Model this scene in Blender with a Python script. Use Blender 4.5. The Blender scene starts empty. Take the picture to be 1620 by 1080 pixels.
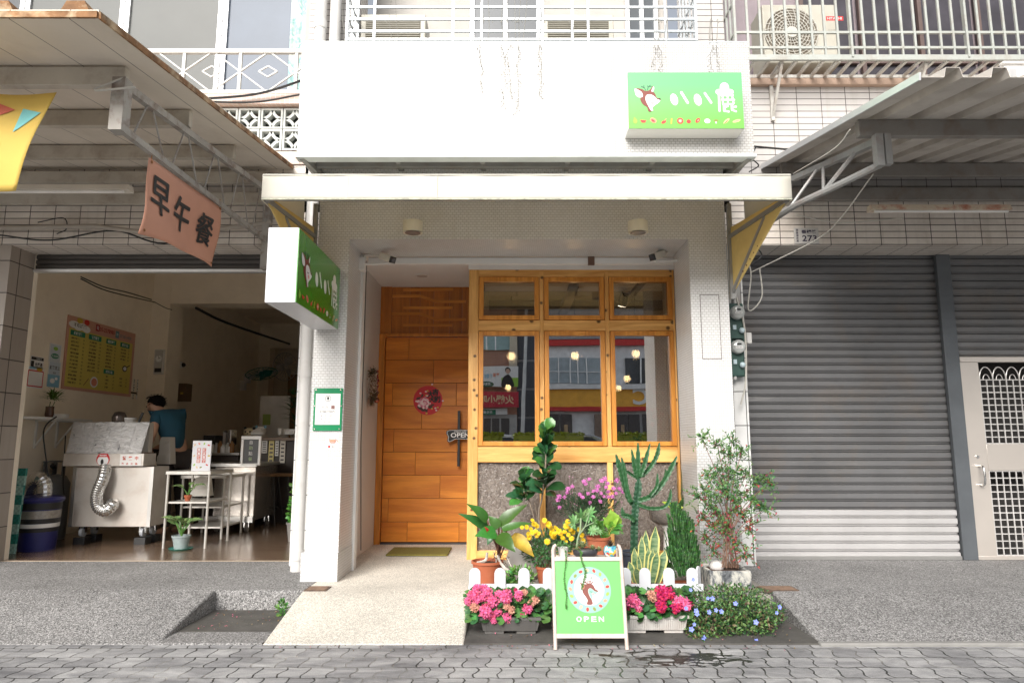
import bpy, bmesh, math, random
from mathutils import Vector, Matrix, Euler
R = math.radians
rnd = random.Random(7)
S = bpy.context.scene
# ---------------- camera, sky, sun, exposure ----------------
CAMZ = 1.05; PITCH = math.atan(160/1080)
cam = bpy.data.objects.new('camera', bpy.data.cameras.new('camera'))
S.collection.objects.link(cam); S.camera = cam
cam.location = (0, 0, CAMZ); cam.rotation_euler = (math.pi/2 + PITCH, 0, 0)
cam.data.lens = 24; cam.data.sensor_width = 36; cam.data.clip_start = .05; cam.data.clip_end = 500
W = bpy.data.worlds.new('World'); S.world = W; W.use_nodes = True
_n = W.node_tree; _bg = _n.nodes['Background']
SUN_EL, SUN_AZ = R(31), R(196)       # azimuth clockwise from +Y: behind the camera
_sky = _n.nodes.new('ShaderNodeTexSky'); _sky.sky_type = 'NISHITA'; _sky.sun_disc = False
_sky.sun_elevation = SUN_EL; _sky.sun_rotation = SUN_AZ
_sky.air_density = 1.0; _sky.dust_density = 3.0; _sky.ozone_density = 1.0
_hs = _n.nodes.new('ShaderNodeHueSaturation'); _hs.inputs['Saturation'].default_value = .32
_n.links.new(_sky.outputs[0], _hs.inputs['Color']); _n.links.new(_hs.outputs[0], _bg.inputs[0])
_bg.inputs[1].default_value = .075
sun = bpy.data.objects.new('sun', bpy.data.lights.new('sun', 'SUN'))
S.collection.objects.link(sun)
sun.data.energy = 1.9; sun.data.angle = R(34); sun.data.color = (1, .96, .915)
_d = Vector((math.sin(SUN_AZ)*math.cos(SUN_EL), math.cos(SUN_AZ)*math.cos(SUN_EL), math.sin(SUN_EL)))
sun.rotation_euler = (-_d).to_track_quat('-Z', 'Y').to_euler()
S.view_settings.view_transform = 'Standard'; S.view_settings.look = 'None'
S.view_settings.exposure = 1.36; S.view_settings.gamma = 1
S.render.engine = 'CYCLES'
S.cycles.max_bounces = 10; S.cycles.diffuse_bounces = 6; S.cycles.glossy_bounces = 4
S.cycles.transparent_max_bounces = 16; S.cycles.sample_clamp_indirect = 6
S.cycles.use_denoising = True

# ---------------- pixel -> point helpers (photo pixels, 1620 x 1080) ----------------
_c, _s = math.cos(PITCH), math.sin(PITCH)
def ray(px, py):
    u = (px-810)/1080; v = (540-py)/1080
    return Vector((u, _c - v*_s, _s + v*_c))
O = Vector((0, 0, CAMZ))
def P(px, py, Y): r = ray(px, py); return O + r*(Y/r.y)
def PX(px, py, X): r = ray(px, py); return O + r*(X/r.x)
def PZ(px, py, Z): r = ray(px, py); return O + r*((Z-CAMZ)/r.z)

# ---------------- materials ----------------
_M = {}
def srgb(h):
    h = h.lstrip('#'); c = [int(h[i:i+2], 16)/255 for i in (0, 2, 4)]
    return tuple(x/12.92 if x <= .04045 else ((x+.055)/1.055)**2.4 for x in c)
class NT:
    def __init__(s, name):
        s.m = bpy.data.materials.new(name); s.m.use_nodes = True
        s.t = s.m.node_tree; s.b = s.t.nodes['Principled BSDF']; s.o = s.t.nodes['Material Output']
    def n(s, typ, **k):
        x = s.t.nodes.new('ShaderNode'+typ)
        for a, v in k.items():
            if hasattr(x, a) and not a[0].isupper(): setattr(x, a, v)
            else: x.inputs[a.replace('_', ' ')].default_value = v
        return x
    def l(s, a, b): s.t.links.new(a, b)
    def obj(s, scale=(1, 1, 1), rot=(0, 0, 0)):
        tc = s.n('TexCoord'); mp = s.n('Mapping'); mp.inputs['Scale'].default_value = scale; mp.inputs['Rotation'].default_value = rot
        s.l(tc.outputs['Object'], mp.inputs[0]); return mp.outputs[0]
    def noise(s, vec, scale, detail=4, rough=.55, dist=0):
        x = s.n('TexNoise'); x.inputs['Scale'].default_value = scale; x.inputs['Detail'].default_value = detail
        x.inputs['Roughness'].default_value = rough; x.inputs['Distortion'].default_value = dist
        s.l(vec, x.inputs['Vector']); return x.outputs['Fac']
    def ramp(s, fac, stops):
        x = s.n('ValToRGB'); e = x.color_ramp.elements
        while len(e) < len(stops): e.new(.5)
        for k, (p, c) in enumerate(stops):
            e[k].position = p; e[k].color = (*c, 1) if len(c) == 3 else c
        s.l(fac, x.inputs[0]); return x.outputs[0]
    def mix(s, fac, a, b, mode='MIX'):
        x = s.n('Mix', data_type='RGBA', blend_type=mode)
        for sock, v in ((x.inputs[0], fac), (x.inputs[6], a), (x.inputs[7], b)):
            if isinstance(v, bpy.types.NodeSocket): s.l(v, sock)
            elif isinstance(v, (int, float)): sock.default_value = v
            else: sock.default_value = (*v, 1)
        return x.outputs[2]
    def math(s, op, a, b=0, c=0):
        x = s.n('Math', operation=op)
        for k, v in enumerate((a, b, c)):
            if isinstance(v, bpy.types.NodeSocket): s.l(v, x.inputs[k])
            else: x.inputs[k].default_value = v
        return x.outputs[0]
    def bump(s, h, dist=.01, strength=1, normal=None):
        x = s.n('Bump'); x.inputs['Distance'].default_value = dist; x.inputs['Strength'].default_value = strength
        s.l(h, x.inputs['Height'])
        if normal: s.l(normal, x.inputs['Normal'])
        s.l(x.outputs[0], s.b.inputs['Normal']); return x.outputs[0]
    def col(s, c): s.l(c, s.b.inputs['Base Color'])
    def set(s, **k):
        for a, v in k.items(): s.b.inputs[a.replace('_', ' ')].default_value = v
def sc(c, k): return tuple(min(1, x*k) for x in c)
def mat(name, col=(.5, .5, .5), rough=.6, metal=0, var=.12, scale=4, bump=0, bscale=60, dirt=None, dscale=2.5, damt=.55, emit=0, spec=.5, island=0, trans=0, coat=0):
    if name in _M: return _M[name]
    if isinstance(col, str): col = srgb(col)
    t = NT(name); _M[name] = t.m
    v = t.obj()
    c = t.ramp(t.noise(v, scale, 5), [(.3, sc(col, 1-var)), (.7, sc(col, 1+var))])
    if island:
        g = t.n('NewGeometry'); k = t.math('MULTIPLY_ADD', g.outputs['Random Per Island'], island*2, 1-island)
        hv = t.n('HueSaturation'); t.l(k, hv.inputs['Value']); t.l(c, hv.inputs['Color'])
        t.l(t.math('MULTIPLY_ADD', g.outputs['Random Per Island'], .05, .475), hv.inputs['Hue']); c = hv.outputs[0]
    if dirt:
        if isinstance(dirt, str): dirt = srgb(dirt)
        f = t.ramp(t.noise(v, dscale, 8, .65, .3), [(.48, (0, 0, 0)), (.75, (damt,)*3)])
        c = t.mix(f, c, dirt)
    t.col(c)
    t.set(Roughness=rough, Metallic=metal, Specular_IOR_Level=spec)
    if coat: t.set(Coat_Weight=coat, Coat_Roughness=.08)
    if trans: t.set(Subsurface_Weight=trans, Subsurface_Radius=(.01, .01, .005))
    if bump: t.bump(t.noise(v, bscale, 4), bump)
    if emit:
        t.set(Emission_Strength=emit); t.b.inputs['Emission Color'].default_value = (*col, 1)
    return t.m
def wallcoord(t, off=(0, 0)):
    # (u, v) on any axis-aligned face in metres
    tc = t.n('TexCoord'); sp = t.n('SeparateXYZ'); t.l(tc.outputs['Object'], sp.inputs[0])
    g = t.n('NewGeometry'); sn = t.n('SeparateXYZ'); t.l(g.outputs['True Normal'], sn.inputs[0])
    ax = t.math('GREATER_THAN', t.math('ABSOLUTE', sn.outputs[0]), .6)
    az = t.math('GREATER_THAN', t.math('ABSOLUTE', sn.outputs[2]), .6)
    def pick(f, a, b):
        m = t.n('Mix', data_type='FLOAT'); t.l(f, m.inputs[0]); t.l(a, m.inputs[2]); t.l(b, m.inputs[3]); return m.outputs[0]
    u = pick(ax, sp.outputs[0], sp.outputs[1]); v = pick(az, sp.outputs[2], sp.outputs[1])
    cb = t.n('CombineXYZ'); t.l(t.math('ADD', u, off[0]), cb.inputs[0]); t.l(t.math('ADD', v, off[1]), cb.inputs[1])
    return cb.outputs[0], tc.outputs['Object']
def tile_mat(name, w, h, m, c1, c2, grout, offset=.5, streak=0, rough=.35, bump=.002, dirt=None, damt=.4, dscale=1.5, off=(0, 0), warp=0):
    if name in _M: return _M[name]
    t = NT(name); _M[name] = t.m
    uv, ob = wallcoord(t, off)
    if warp:
        nz = t.n('TexNoise'); nz.inputs['Scale'].default_value = 14; t.l(uv, nz.inputs['Vector'])
        sb = t.n('VectorMath', operation='SUBTRACT'); t.l(nz.outputs['Color'], sb.inputs[0]); sb.inputs[1].default_value = (.5, .5, .5)
        sl = t.n('VectorMath', operation='SCALE'); t.l(sb.outputs[0], sl.inputs[0]); sl.inputs['Scale'].default_value = warp
        ad = t.n('VectorMath', operation='ADD'); t.l(uv, ad.inputs[0]); t.l(sl.outputs[0], ad.inputs[1]); uv = ad.outputs[0]
    b = t.n('TexBrick', offset=offset, squash=1.0)
    b.inputs['Scale'].default_value = 1; b.inputs['Brick Width'].default_value = w; b.inputs['Row Height'].default_value = h
    b.inputs['Mortar Size'].default_value = m; b.inputs['Mortar Smooth'].default_value = .3; b.inputs['Bias'].default_value = 0
    for k, c in (('Color1', c1), ('Color2', c2), ('Mortar', grout)): b.inputs[k].default_value = (*(srgb(c) if isinstance(c, str) else c), 1)
    t.l(uv, b.inputs['Vector'])
    c = b.outputs['Color']
    var = t.ramp(t.noise(ob, 1.3, 6, .6), [(.3, (.86,)*3), (.7, (1, 1, 1))])
    c = t.mix(1, c, var, 'MULTIPLY')
    if dirt:
        f = t.ramp(t.noise(ob, dscale, 9, .7, .5), [(.5, (0, 0, 0)), (.8, (damt,)*3)])
        c = t.mix(f, c, srgb(dirt))
    if streak:
        f = t.ramp(t.noise(t.obj((7, 7, .35)), 1.6, 6, .65), [(.52, (0, 0, 0)), (.72, (streak,)*3)]); c = t.mix(f, c, srgb('#8a8272'))
    t.col(c); t.set(Roughness=rough)
    inv = t.math('SUBTRACT', 1, b.outputs['Fac']); t.bump(inv, bump)
    return t.m
def wood_mat(name, c_dark, c_light, axis='z', scale=1, rough=.4, knots=0, coat=.15, per=0, ring=9):
    if name in _M: return _M[name]
    t = NT(name); _M[name] = t.m
    k = {'x': (.08, 1, 1), 'y': (1, .08, 1), 'z': (1, 1, .08)}[axis]
    v = t.obj(tuple(a*scale for a in k))
    if per:
        g = t.n('NewGeometry'); ad = t.n('VectorMath', operation='ADD'); cb = t.n('CombineXYZ')
        r3 = t.math('MULTIPLY', g.outputs['Random Per Island'], 37)
        for q in range(3): t.l(r3, cb.inputs[q])
        t.l(v, ad.inputs[0]); t.l(cb.outputs[0], ad.inputs[1]); v = ad.outputs[0]
    a = t.noise(v, ring, 3, .5, 1.5); b = t.noise(v, 90, 4, .7)
    f = t.math('ADD', t.math('MULTIPLY', a, .72), t.math('MULTIPLY', b, .28))
    cd, cl = (srgb(x) if isinstance(x, str) else x for x in (c_dark, c_light))
    c = t.ramp(f, [(.34, cd), (.5, tuple((p+q)/2 for p, q in zip(cd, cl))), (.62, cl)])
    if per:
        hv = t.n('HueSaturation'); t.l(c, hv.inputs['Color']); t.l(t.math('MULTIPLY_ADD', g.outputs['Random Per Island'], per*2, 1-per), hv.inputs['Value']); c = hv.outputs[0]
    if knots:
        v2 = wallcoord(t)[0]
        vo = t.n('TexVoronoi', voronoi_dimensions='2D'); vo.inputs['Scale'].default_value = knots; t.l(v2, vo.inputs['Vector'])
        kn = t.ramp(vo.outputs['Distance'], [(.07, (1, 1, 1)), (.15, (0, 0, 0))])
        sk = t.n('SeparateColor'); t.l(vo.outputs['Color'], sk.inputs[0]); kn = t.math('MULTIPLY', kn, t.math('GREATER_THAN', sk.outputs[0], .62))
        c = t.mix(kn, c, sc(cd, .2))
    t.col(c); t.set(Roughness=rough, Coat_Weight=coat, Coat_Roughness=.25)
    t.bump(b, .0006)
    return t.m
def glass_mat(name, refl=.3, tint=(.9, .93, .92), rough=0):
    if name in _M: return _M[name]
    t = NT(name); _M[name] = t.m
    t.t.nodes.remove(t.b)
    a = t.n('BsdfTransparent'); a.inputs[0].default_value = (*tint, 1)
    g = t.n('BsdfGlossy'); g.inputs['Roughness'].default_value = rough
    bp_ = t.n('Bump'); bp_.inputs['Distance'].default_value = .00022; t.l(t.noise(t.obj(), 2.4, 1), bp_.inputs['Height']); t.l(bp_.outputs[0], g.inputs['Normal'])
    f = t.n('LayerWeight'); f.inputs['Blend'].default_value = .25
    m = t.n('MixShader'); t.l(t.math('MULTIPLY_ADD', f.outputs['Fresnel'], .7, refl), m.inputs[0]); t.l(a.outputs[0], m.inputs[1]); t.l(g.outputs[0], m.inputs[2])
    t.l(m.outputs[0], t.o.inputs[0]); return t.m

# ---------------- objects ----------------
ORG = {}
def mark(o, label=None, cat=None, group=None, kind=None):
    if label: o['label'] = label
    if cat: o['category'] = cat
    if group: o['group'] = group
    if kind: o['kind'] = kind
    return o
def thing(name, label, cat, loc=(0, 0, 0), group=None):
    o = bpy.data.objects.new(name, None); S.collection.objects.link(o); o.empty_display_size = .1
    o.location = loc; ORG[o.name] = Vector(loc); return mark(o, label, cat, group)
def frame3(d, up=Vector((0, 0, 1))):
    d = d.normalized()
    if abs(d.dot(up)) > .98: up = Vector((1, 0, 0))
    x = d.cross(up).normalized(); y = x.cross(d).normalized(); return x, y, d
class MB:
    def __init__(s): s.v = []; s.f = []; s.mi = []; s.m = 0; s.mx = None
    def pv(s, p):
        p = Vector(p)
        s.v.append(s.mx @ p if s.mx else p); return len(s.v)-1
    def face(s, ix, m=None): s.f.append(ix); s.mi.append(s.m if m is None else m)
    def quad(s, *pts): s.face([s.pv(p) for p in pts])
    def box(s, x0, x1, y0, y1, z0, z1):
        b = [s.pv(p) for p in ((x0, y0, z0), (x1, y0, z0), (x1, y1, z0), (x0, y1, z0), (x0, y0, z1), (x1, y0, z1), (x1, y1, z1), (x0, y1, z1))]
        for q in ((0, 3, 2, 1), (4, 5, 6, 7), (0, 1, 5, 4), (1, 2, 6, 5), (2, 3, 7, 6), (3, 0, 4, 7)): s.face([b[i] for i in q])
    def bar(s, a, b, w, h, up=Vector((0, 0, 1))):
        a, b = Vector(a), Vector(b); x, y, d = frame3(b-a, up); x *= w/2; y *= h/2
        q = [s.pv(p) for c in (a, b) for p in (c-x-y, c+x-y, c+x+y, c-x+y)]
        for f in ((0, 3, 2, 1), (4, 5, 6, 7), (0, 1, 5, 4), (1, 2, 6, 5), (2, 3, 7, 6), (3, 0, 4, 7)): s.face([q[i] for i in f])
    def tube(s, pts, r, n=8, caps=True):
        pts = [Vector(p) for p in pts]; rs = r if isinstance(r, (list, tuple)) else [r]*len(pts)
        rings = []; x = None
        for i, p in enumerate(pts):
            d = (pts[min(i+1, len(pts)-1)] - pts[max(i-1, 0)])
            if d.length < 1e-9: d = Vector((0, 0, 1))
            d.normalize()
            if x is None: x = frame3(d)[0]
            x = (x - d*x.dot(d))
            if x.length < 1e-6: x = frame3(d)[0]
            x.normalize(); y = d.cross(x)
            rings.append([s.pv(p + (x*math.cos(t) + y*math.sin(t))*rs[i]) for t in (2*math.pi*k/n for k in range(n))])
        for a, b in zip(rings, rings[1:]):
            for k in range(n): s.face([a[k], a[(k+1) % n], b[(k+1) % n], b[k]])
        if caps: s.face(rings[0][::-1]); s.face(rings[-1])
    def cyl(s, a, b, r, n=16): s.tube([a, b], r, n)
    def lathe(s, c, prof, n=24, ax=Vector((0, 0, 1)), sx=1, sy=1):
        c = Vector(c); x, y, d = frame3(Vector(ax), Vector((0, 1, 0)) if abs(Vector(ax).z) > .9 else Vector((0, 0, 1)))
        rings = [[s.pv(c + (x*math.cos(t)*sx + y*math.sin(t)*sy)*r + d*z) for t in (2*math.pi*k/n for k in range(n))] for r, z in prof]
        for a, b in zip(rings, rings[1:]):
            for k in range(n): s.face([a[k], a[(k+1) % n], b[(k+1) % n], b[k]])
        s.face(rings[0][::-1]); s.face(rings[-1])
    def ball(s, c, r, n=12, sc_=(1, 1, 1)):
        c = Vector(c); m = max(4, n//2+1); rings = []
        for j in range(1, m):
            t = math.pi*j/m
            rings.append([s.pv(c + Vector((math.sin(t)*math.cos(a)*sc_[0], math.sin(t)*math.sin(a)*sc_[1], -math.cos(t)*sc_[2]))*r) for a in (2*math.pi*k/n for k in range(n))])
        b = s.pv(c-Vector((0, 0, r*sc_[2]))); tp = s.pv(c+Vector((0, 0, r*sc_[2])))
        for k in range(n): s.face([b, rings[0][(k+1) % n], rings[0][k]]); s.face([tp, rings[-1][k], rings[-1][(k+1) % n]])
        for a, q in zip(rings, rings[1:]):
            for k in range(n): s.face([a[k], a[(k+1) % n], q[(k+1) % n], q[k]])
    def sheet(s, fn, nu, nv):
        g = [[s.pv(fn(i/nu, j/nv)) for j in range(nv+1)] for i in range(nu+1)]
        for i in range(nu):
            for j in range(nv): s.face([g[i][j], g[i+1][j], g[i+1][j+1], g[i][j+1]])
    def prism(s, pts, o, u, v, n, t):
        # 2D outline extruded by t along n (towards the back: -n)
        o, u, v, n = map(Vector, (o, u, v, n))
        a = [s.pv(o + u*x + v*y) for x, y in pts]; b = [s.pv(o + u*x + v*y - n*t) for x, y in pts]
        s.face(a); s.face(b[::-1])
        for i in range(len(pts)):
            j = (i+1) % len(pts); s.face([a[j], a[i], b[i], b[j]])
    def build(s, name, mats, parent=None, smooth=35, bevel=0, weld=0, solid=0, label=None, cat=None, group=None, kind=None, pin=None):
        me = bpy.data.meshes.new(name)
        if parent is not None: org = ORG[parent.name]
        elif pin is not None: org = Vector(pin)
        elif s.v:
            xs = [p.x for p in s.v]; ys = [p.y for p in s.v]; zs = [p.z for p in s.v]
            org = Vector(((min(xs)+max(xs))/2, (min(ys)+max(ys))/2, min(zs)))
        else: org = Vector()
        if kind in ('structure',): org = Vector()
        me.from_pydata([p-org for p in s.v], [], s.f)
        if not isinstance(mats, (list, tuple)): mats = [mats]
        for m in mats: me.materials.append(m)
        me.polygons.foreach_set('material_index', s.mi)
        if weld:
            bm = bmesh.new(); bm.from_mesh(me); bmesh.ops.remove_doubles(bm, verts=bm.verts, dist=.0005); bmesh.ops.recalc_face_normals(bm, faces=bm.faces); bm.to_mesh(me); bm.free()
        if smooth:
            me.polygons.foreach_set('use_smooth', [True]*len(me.polygons)); me.set_sharp_from_angle(angle=R(smooth))
        me.update()
        o = bpy.data.objects.new(name, me); S.collection.objects.link(o)
        ORG[o.name] = org
        if parent is not None: o.parent = parent
        else: o.location = org
        if solid:
            q = o.modifiers.new('solid', 'SOLIDIFY'); q.thickness = solid; q.offset = 0
        if bevel:
            q = o.modifiers.new('bevel', 'BEVEL'); q.width = bevel; q.segments = 2; q.limit_method = 'ANGLE'; q.angle_limit = R(40); q.harden_normals = False
        return mark(o, label, cat, group, kind)
def dup(root, off, label=None, group=None):
    r = root.copy(); S.collection.objects.link(r); r.location = Vector(root.location) + Vector(off); ORG[r.name] = Vector(r.location)
    if label: r['label'] = label
    if group: r['group'] = group
    for ch in list(root.children):
        c = ch.copy(); S.collection.objects.link(c); c.parent = r
        for g in list(ch.children):
            d = g.copy(); S.collection.objects.link(d); d.parent = c
    return r
# text as flat glyph faces
_TC = {}
def glyphs(s, weight=0, fine=False):
    k = (s, weight, fine)
    if k not in _TC:
        cu = bpy.data.curves.new('t', 'FONT'); cu.body = s; cu.size = 1; cu.offset = weight; cu.resolution_u = 3; cu.fill_mode = 'FRONT'
        ob = bpy.data.objects.new('t', cu); S.collection.objects.link(ob)
        bpy.context.view_layer.update()
        me = bpy.data.meshes.new_from_object(ob)
        if fine:      # cloth lettering: cut finely so it follows the folds
            bm = bmesh.new(); bm.from_mesh(me); bmesh.ops.triangulate(bm, faces=bm.faces)
            for _ in range(4):
                ee = [e for e in bm.edges if e.calc_length() > .07]
                if not ee: break
                bmesh.ops.subdivide_edges(bm, edges=ee, cuts=1); bmesh.ops.triangulate(bm, faces=bm.faces)
            bm.to_mesh(me); bm.free()
        V = [tuple(v.co[:2]) for v in me.vertices]; Fc = [list(p.vertices) for p in me.polygons]
        bpy.data.objects.remove(ob); bpy.data.curves.remove(cu); bpy.data.meshes.remove(me)
        if V:
            x0 = min(p[0] for p in V); x1 = max(p[0] for p in V); y0 = min(p[1] for p in V); y1 = max(p[1] for p in V)
        else: x0 = x1 = y0 = y1 = 0
        _TC[k] = (V, Fc, x0, x1, y0, y1)
    return _TC[k]
class Decal:
    """printed layers on a flat board: origin o, unit axes u (right), v (up), n (out)"""
    def __init__(s, o, u, v, n, step=.0012):
        s.o, s.u, s.v, s.n = Vector(o), Vector(u), Vector(v), Vector(n); s.b = MB(); s.mats = []; s.step = step; s.fn = None; s.k = 0
    def _mi(s, m):
        if m not in s.mats: s.mats.append(m)
        return s.mats.index(m)
    def pt(s, x, y, L):
        if s.fn: return s.fn(x, y, L*s.step)
        return s.o + s.u*x + s.v*y + s.n*(L*s.step)
    def poly(s, pts, m, L=1):
        s.k += 1; L = L + s.k*.006
        s.b.face([s.b.pv(s.pt(x, y, L)) for x, y in pts], s._mi(m))
    def rect(s, x0, x1, y0, y1, m, L=1): s.poly([(x0, y0), (x1, y0), (x1, y1), (x0, y1)], m, L)
    def ell(s, cx, cy, rx, ry, m, L=1, rot=0, n=20):
        c, q = math.cos(rot), math.sin(rot)
        s.poly([(cx + rx*math.cos(t)*c - ry*math.sin(t)*q, cy + rx*math.cos(t)*q + ry*math.sin(t)*c) for t in (2*math.pi*k/n for k in range(n))], m, L)
    def ring(s, cx, cy, r, w, m, L=1, n=32):
        for k in range(n):
            a, b = 2*math.pi*k/n, 2*math.pi*(k+1)/n
            s.poly([(cx+r*math.cos(a), cy+r*math.sin(a)), (cx+(r+w)*math.cos(a), cy+(r+w)*math.sin(a)), (cx+(r+w)*math.cos(b), cy+(r+w)*math.sin(b)), (cx+r*math.cos(b), cy+r*math.sin(b))], m, L)
    def line(s, x0, y0, x1, y1, w, m, L=1):
        d = math.hypot(x1-x0, y1-y0) or 1; nx, ny = -(y1-y0)/d*w/2, (x1-x0)/d*w/2
        s.poly([(x0-nx, y0-ny), (x1-nx, y1-ny), (x1+nx, y1+ny), (x0+nx, y0+ny)], m, L)
    def text(s, t, cx, cy, h, m, L=2, weight=0, width=None, align='c', rot=0):
        """glyphs scaled so their box is h tall (and width wide if given)"""
        V, Fc, x0, x1, y0, y1 = glyphs(t, weight)
        if not V: return
        k = h/max(1e-6, y1-y0); kx = k if width is None else width/max(1e-6, x1-x0)
        ax = {'c': (x0+x1)/2, 'l': x0, 'r': x1}[align]; ay = (y0+y1)/2; i = s._mi(m); c, q = math.cos(rot), math.sin(rot)
        s.k += 1; L = L + s.k*.006
        base = len(s.b.v)
        for x, y in V:
            X, Y = (x-ax)*kx, (y-ay)*k; s.b.pv(s.pt(cx + X*c - Y*q, cy + X*q + Y*c, L))
        for f in Fc: s.b.face([base+j for j in f], i)
    def build(s, name, parent, label=None): return s.b.build(name, s.mats, parent, smooth=0, label=label)
def smoothpoly(pts, n=4):
    out = []; N = len(pts)
    for i in range(N):
        p0, p1, p2, p3 = (pts[(i+k-1) % N] for k in range(4))
        for j in range(n):
            t = j/n
            out.append(tuple(.5*((2*p1[a]) + (-p0[a]+p2[a])*t + (2*p0[a]-5*p1[a]+4*p2[a]-p3[a])*t*t + (-p0[a]+3*p1[a]-3*p2[a]+p3[a])*t**3) for a in (0, 1)))
    return out
def curve3(pts, n=6):
    pts = [Vector(p) for p in pts]; q = [pts[0]*2-pts[1]] + pts + [pts[-1]*2-pts[-2]]; out = []
    for i in range(1, len(q)-2):
        p0, p1, p2, p3 = q[i-1:i+3]
        for j in range(n):
            t = j/n; out.append(.5*((2*p1) + (p2-p0)*t + (2*p0-5*p1+4*p2-p3)*t*t + (3*p1-p0-3*p2+p3)*t**3))
    out.append(pts[-1]); return out
# ---------------- common materials ----------------
white_paint = mat('white_paint', (.78, .77, .74), .5, var=.04, dirt='#b9b2a4', damt=.25)
cream_paint = mat('cream_paint', (.60, .54, .43), .6, var=.05, dirt='#8a7c66', damt=.25)
soft_white = mat('soft_white', (.80, .79, .77), .6, var=.03)
mosaic = tile_mat('white_mosaic', .034, .021, .0024, (.76, .76, .755), (.71, .71, .705), (.50, .49, .475), .5, .1, .3, .0012, dirt='#b8a88c', damt=.22)
mosaic_f = tile_mat('fascia_mosaic_lit', .034, .021, .0026, (.66, .66, .655), (.61, .61, .605), (.36, .35, .335), .5, .28, .3, .0012, dirt='#a09684', damt=.3, dscale=.9)  # copy of white_mosaic darkened to offset bright light on the fascia
longtile = tile_mat('long_white_tile', .232, .062, .0038, (.78, .72, .65), (.72, .65, .58), (.045, .035, .03), 0, .3, .45, .003, dirt='#8f7f6d', damt=.5, dscale=2)  # toned up to lift the shade under the canopies
longtile_lit = tile_mat('long_white_tile_lit', .232, .062, .0032, (.56, .53, .51), (.50, .48, .46), (.04, .03, .028), 0, .25, .4, .003, dirt='#a59a8d', damt=.3)  # same tile as above, toned darker to counter stronger light on upper walls
bigtile = tile_mat('pilaster_tile', .11, .30, .004, (.80, .80, .78), (.76, .76, .75), (.05, .05, .05), 0, .15, .35, .003, dirt='#9b9a94', damt=.4)
pinkmosaic = tile_mat('pink_mosaic', .045, .045, .003, (.55, .36, .29), (.62, .46, .38), (.62, .58, .54), 0, .1, .5, .001)
steel_grey = mat('grey_painted_steel', (.30, .30, .29), .5, .3, .12, dirt='#7a5a3c', damt=.35, dscale=6)
steel_light = mat('light_painted_steel', (.55, .54, .50), .5, .1, .1, dirt='#7a4c28', damt=.6, dscale=7)
rail_white = mat('white_painted_rail', (.60, .60, .57), .45, 0, .06, dirt='#8d6a4c', damt=.35, dscale=9)
rust = mat('rust', (.30, .13, .04), .85, 0, .4, scale=18, bump=.002)
stainless = mat('stainless_steel', (.62, .61, .59), .32, .85, .06, scale=3)
chrome = mat('polished_metal', (.75, .75, .74), .18, 1, .03)
black_pl = mat('black_plastic', (.02, .02, .021), .4, var=.1)
dark = mat('dark_interior', (.035, .032, .03), .8)
alum = mat('aluminium_frame', (.72, .73, .74), .35, .5, .04)
cable_w = mat('grey_white_cable', (.55, .53, .48), .6)
cable_b = mat('black_cable', (.02, .02, .02), .6)
pvc = mat('white_pvc', (.62, .61, .59), .4, 0, .04, dirt='#a09a90', damt=.35, dscale=5)
paper = mat('white_paper', (.80, .79, .77), .7, var=.03)
ink = mat('black_ink', (.02, .018, .018), .6, var=0)
red = mat('red_print', (.62, .03, .03), .5, var=.03)
pine = wood_mat('knotty_pine', (.60, .27, .055), (.92, .54, .18), 'z', 1, .42, knots=8, ring=11)
pine_x = wood_mat('knotty_pine_rails', (.60, .27, .055), (.92, .54, .18), 'x', 1, .42, knots=6, ring=11)
sash_w = wood_mat('orange_sash_timber', (.52, .18, .018), (.78, .34, .06), 'z', 1, .4, ring=12)
door_w = wood_mat('door_timber', (.56, .15, .010), (.84, .30, .032), 'x', 1.0, .32, coat=.4, per=.11, ring=6)
doorframe_w = wood_mat('door_frame_timber', (.46, .15, .015), (.72, .27, .04), 'z', 1, .36, coat=.3)
clear_glass = glass_mat('window_glass', .7)
up_glass = glass_mat('transom_glass', .12, (.8, .78, .72))
dark_glass = mat('dark_window_glass', (.06, .07, .08), .3, 0, .3, scale=.8, spec=.35)

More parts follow.
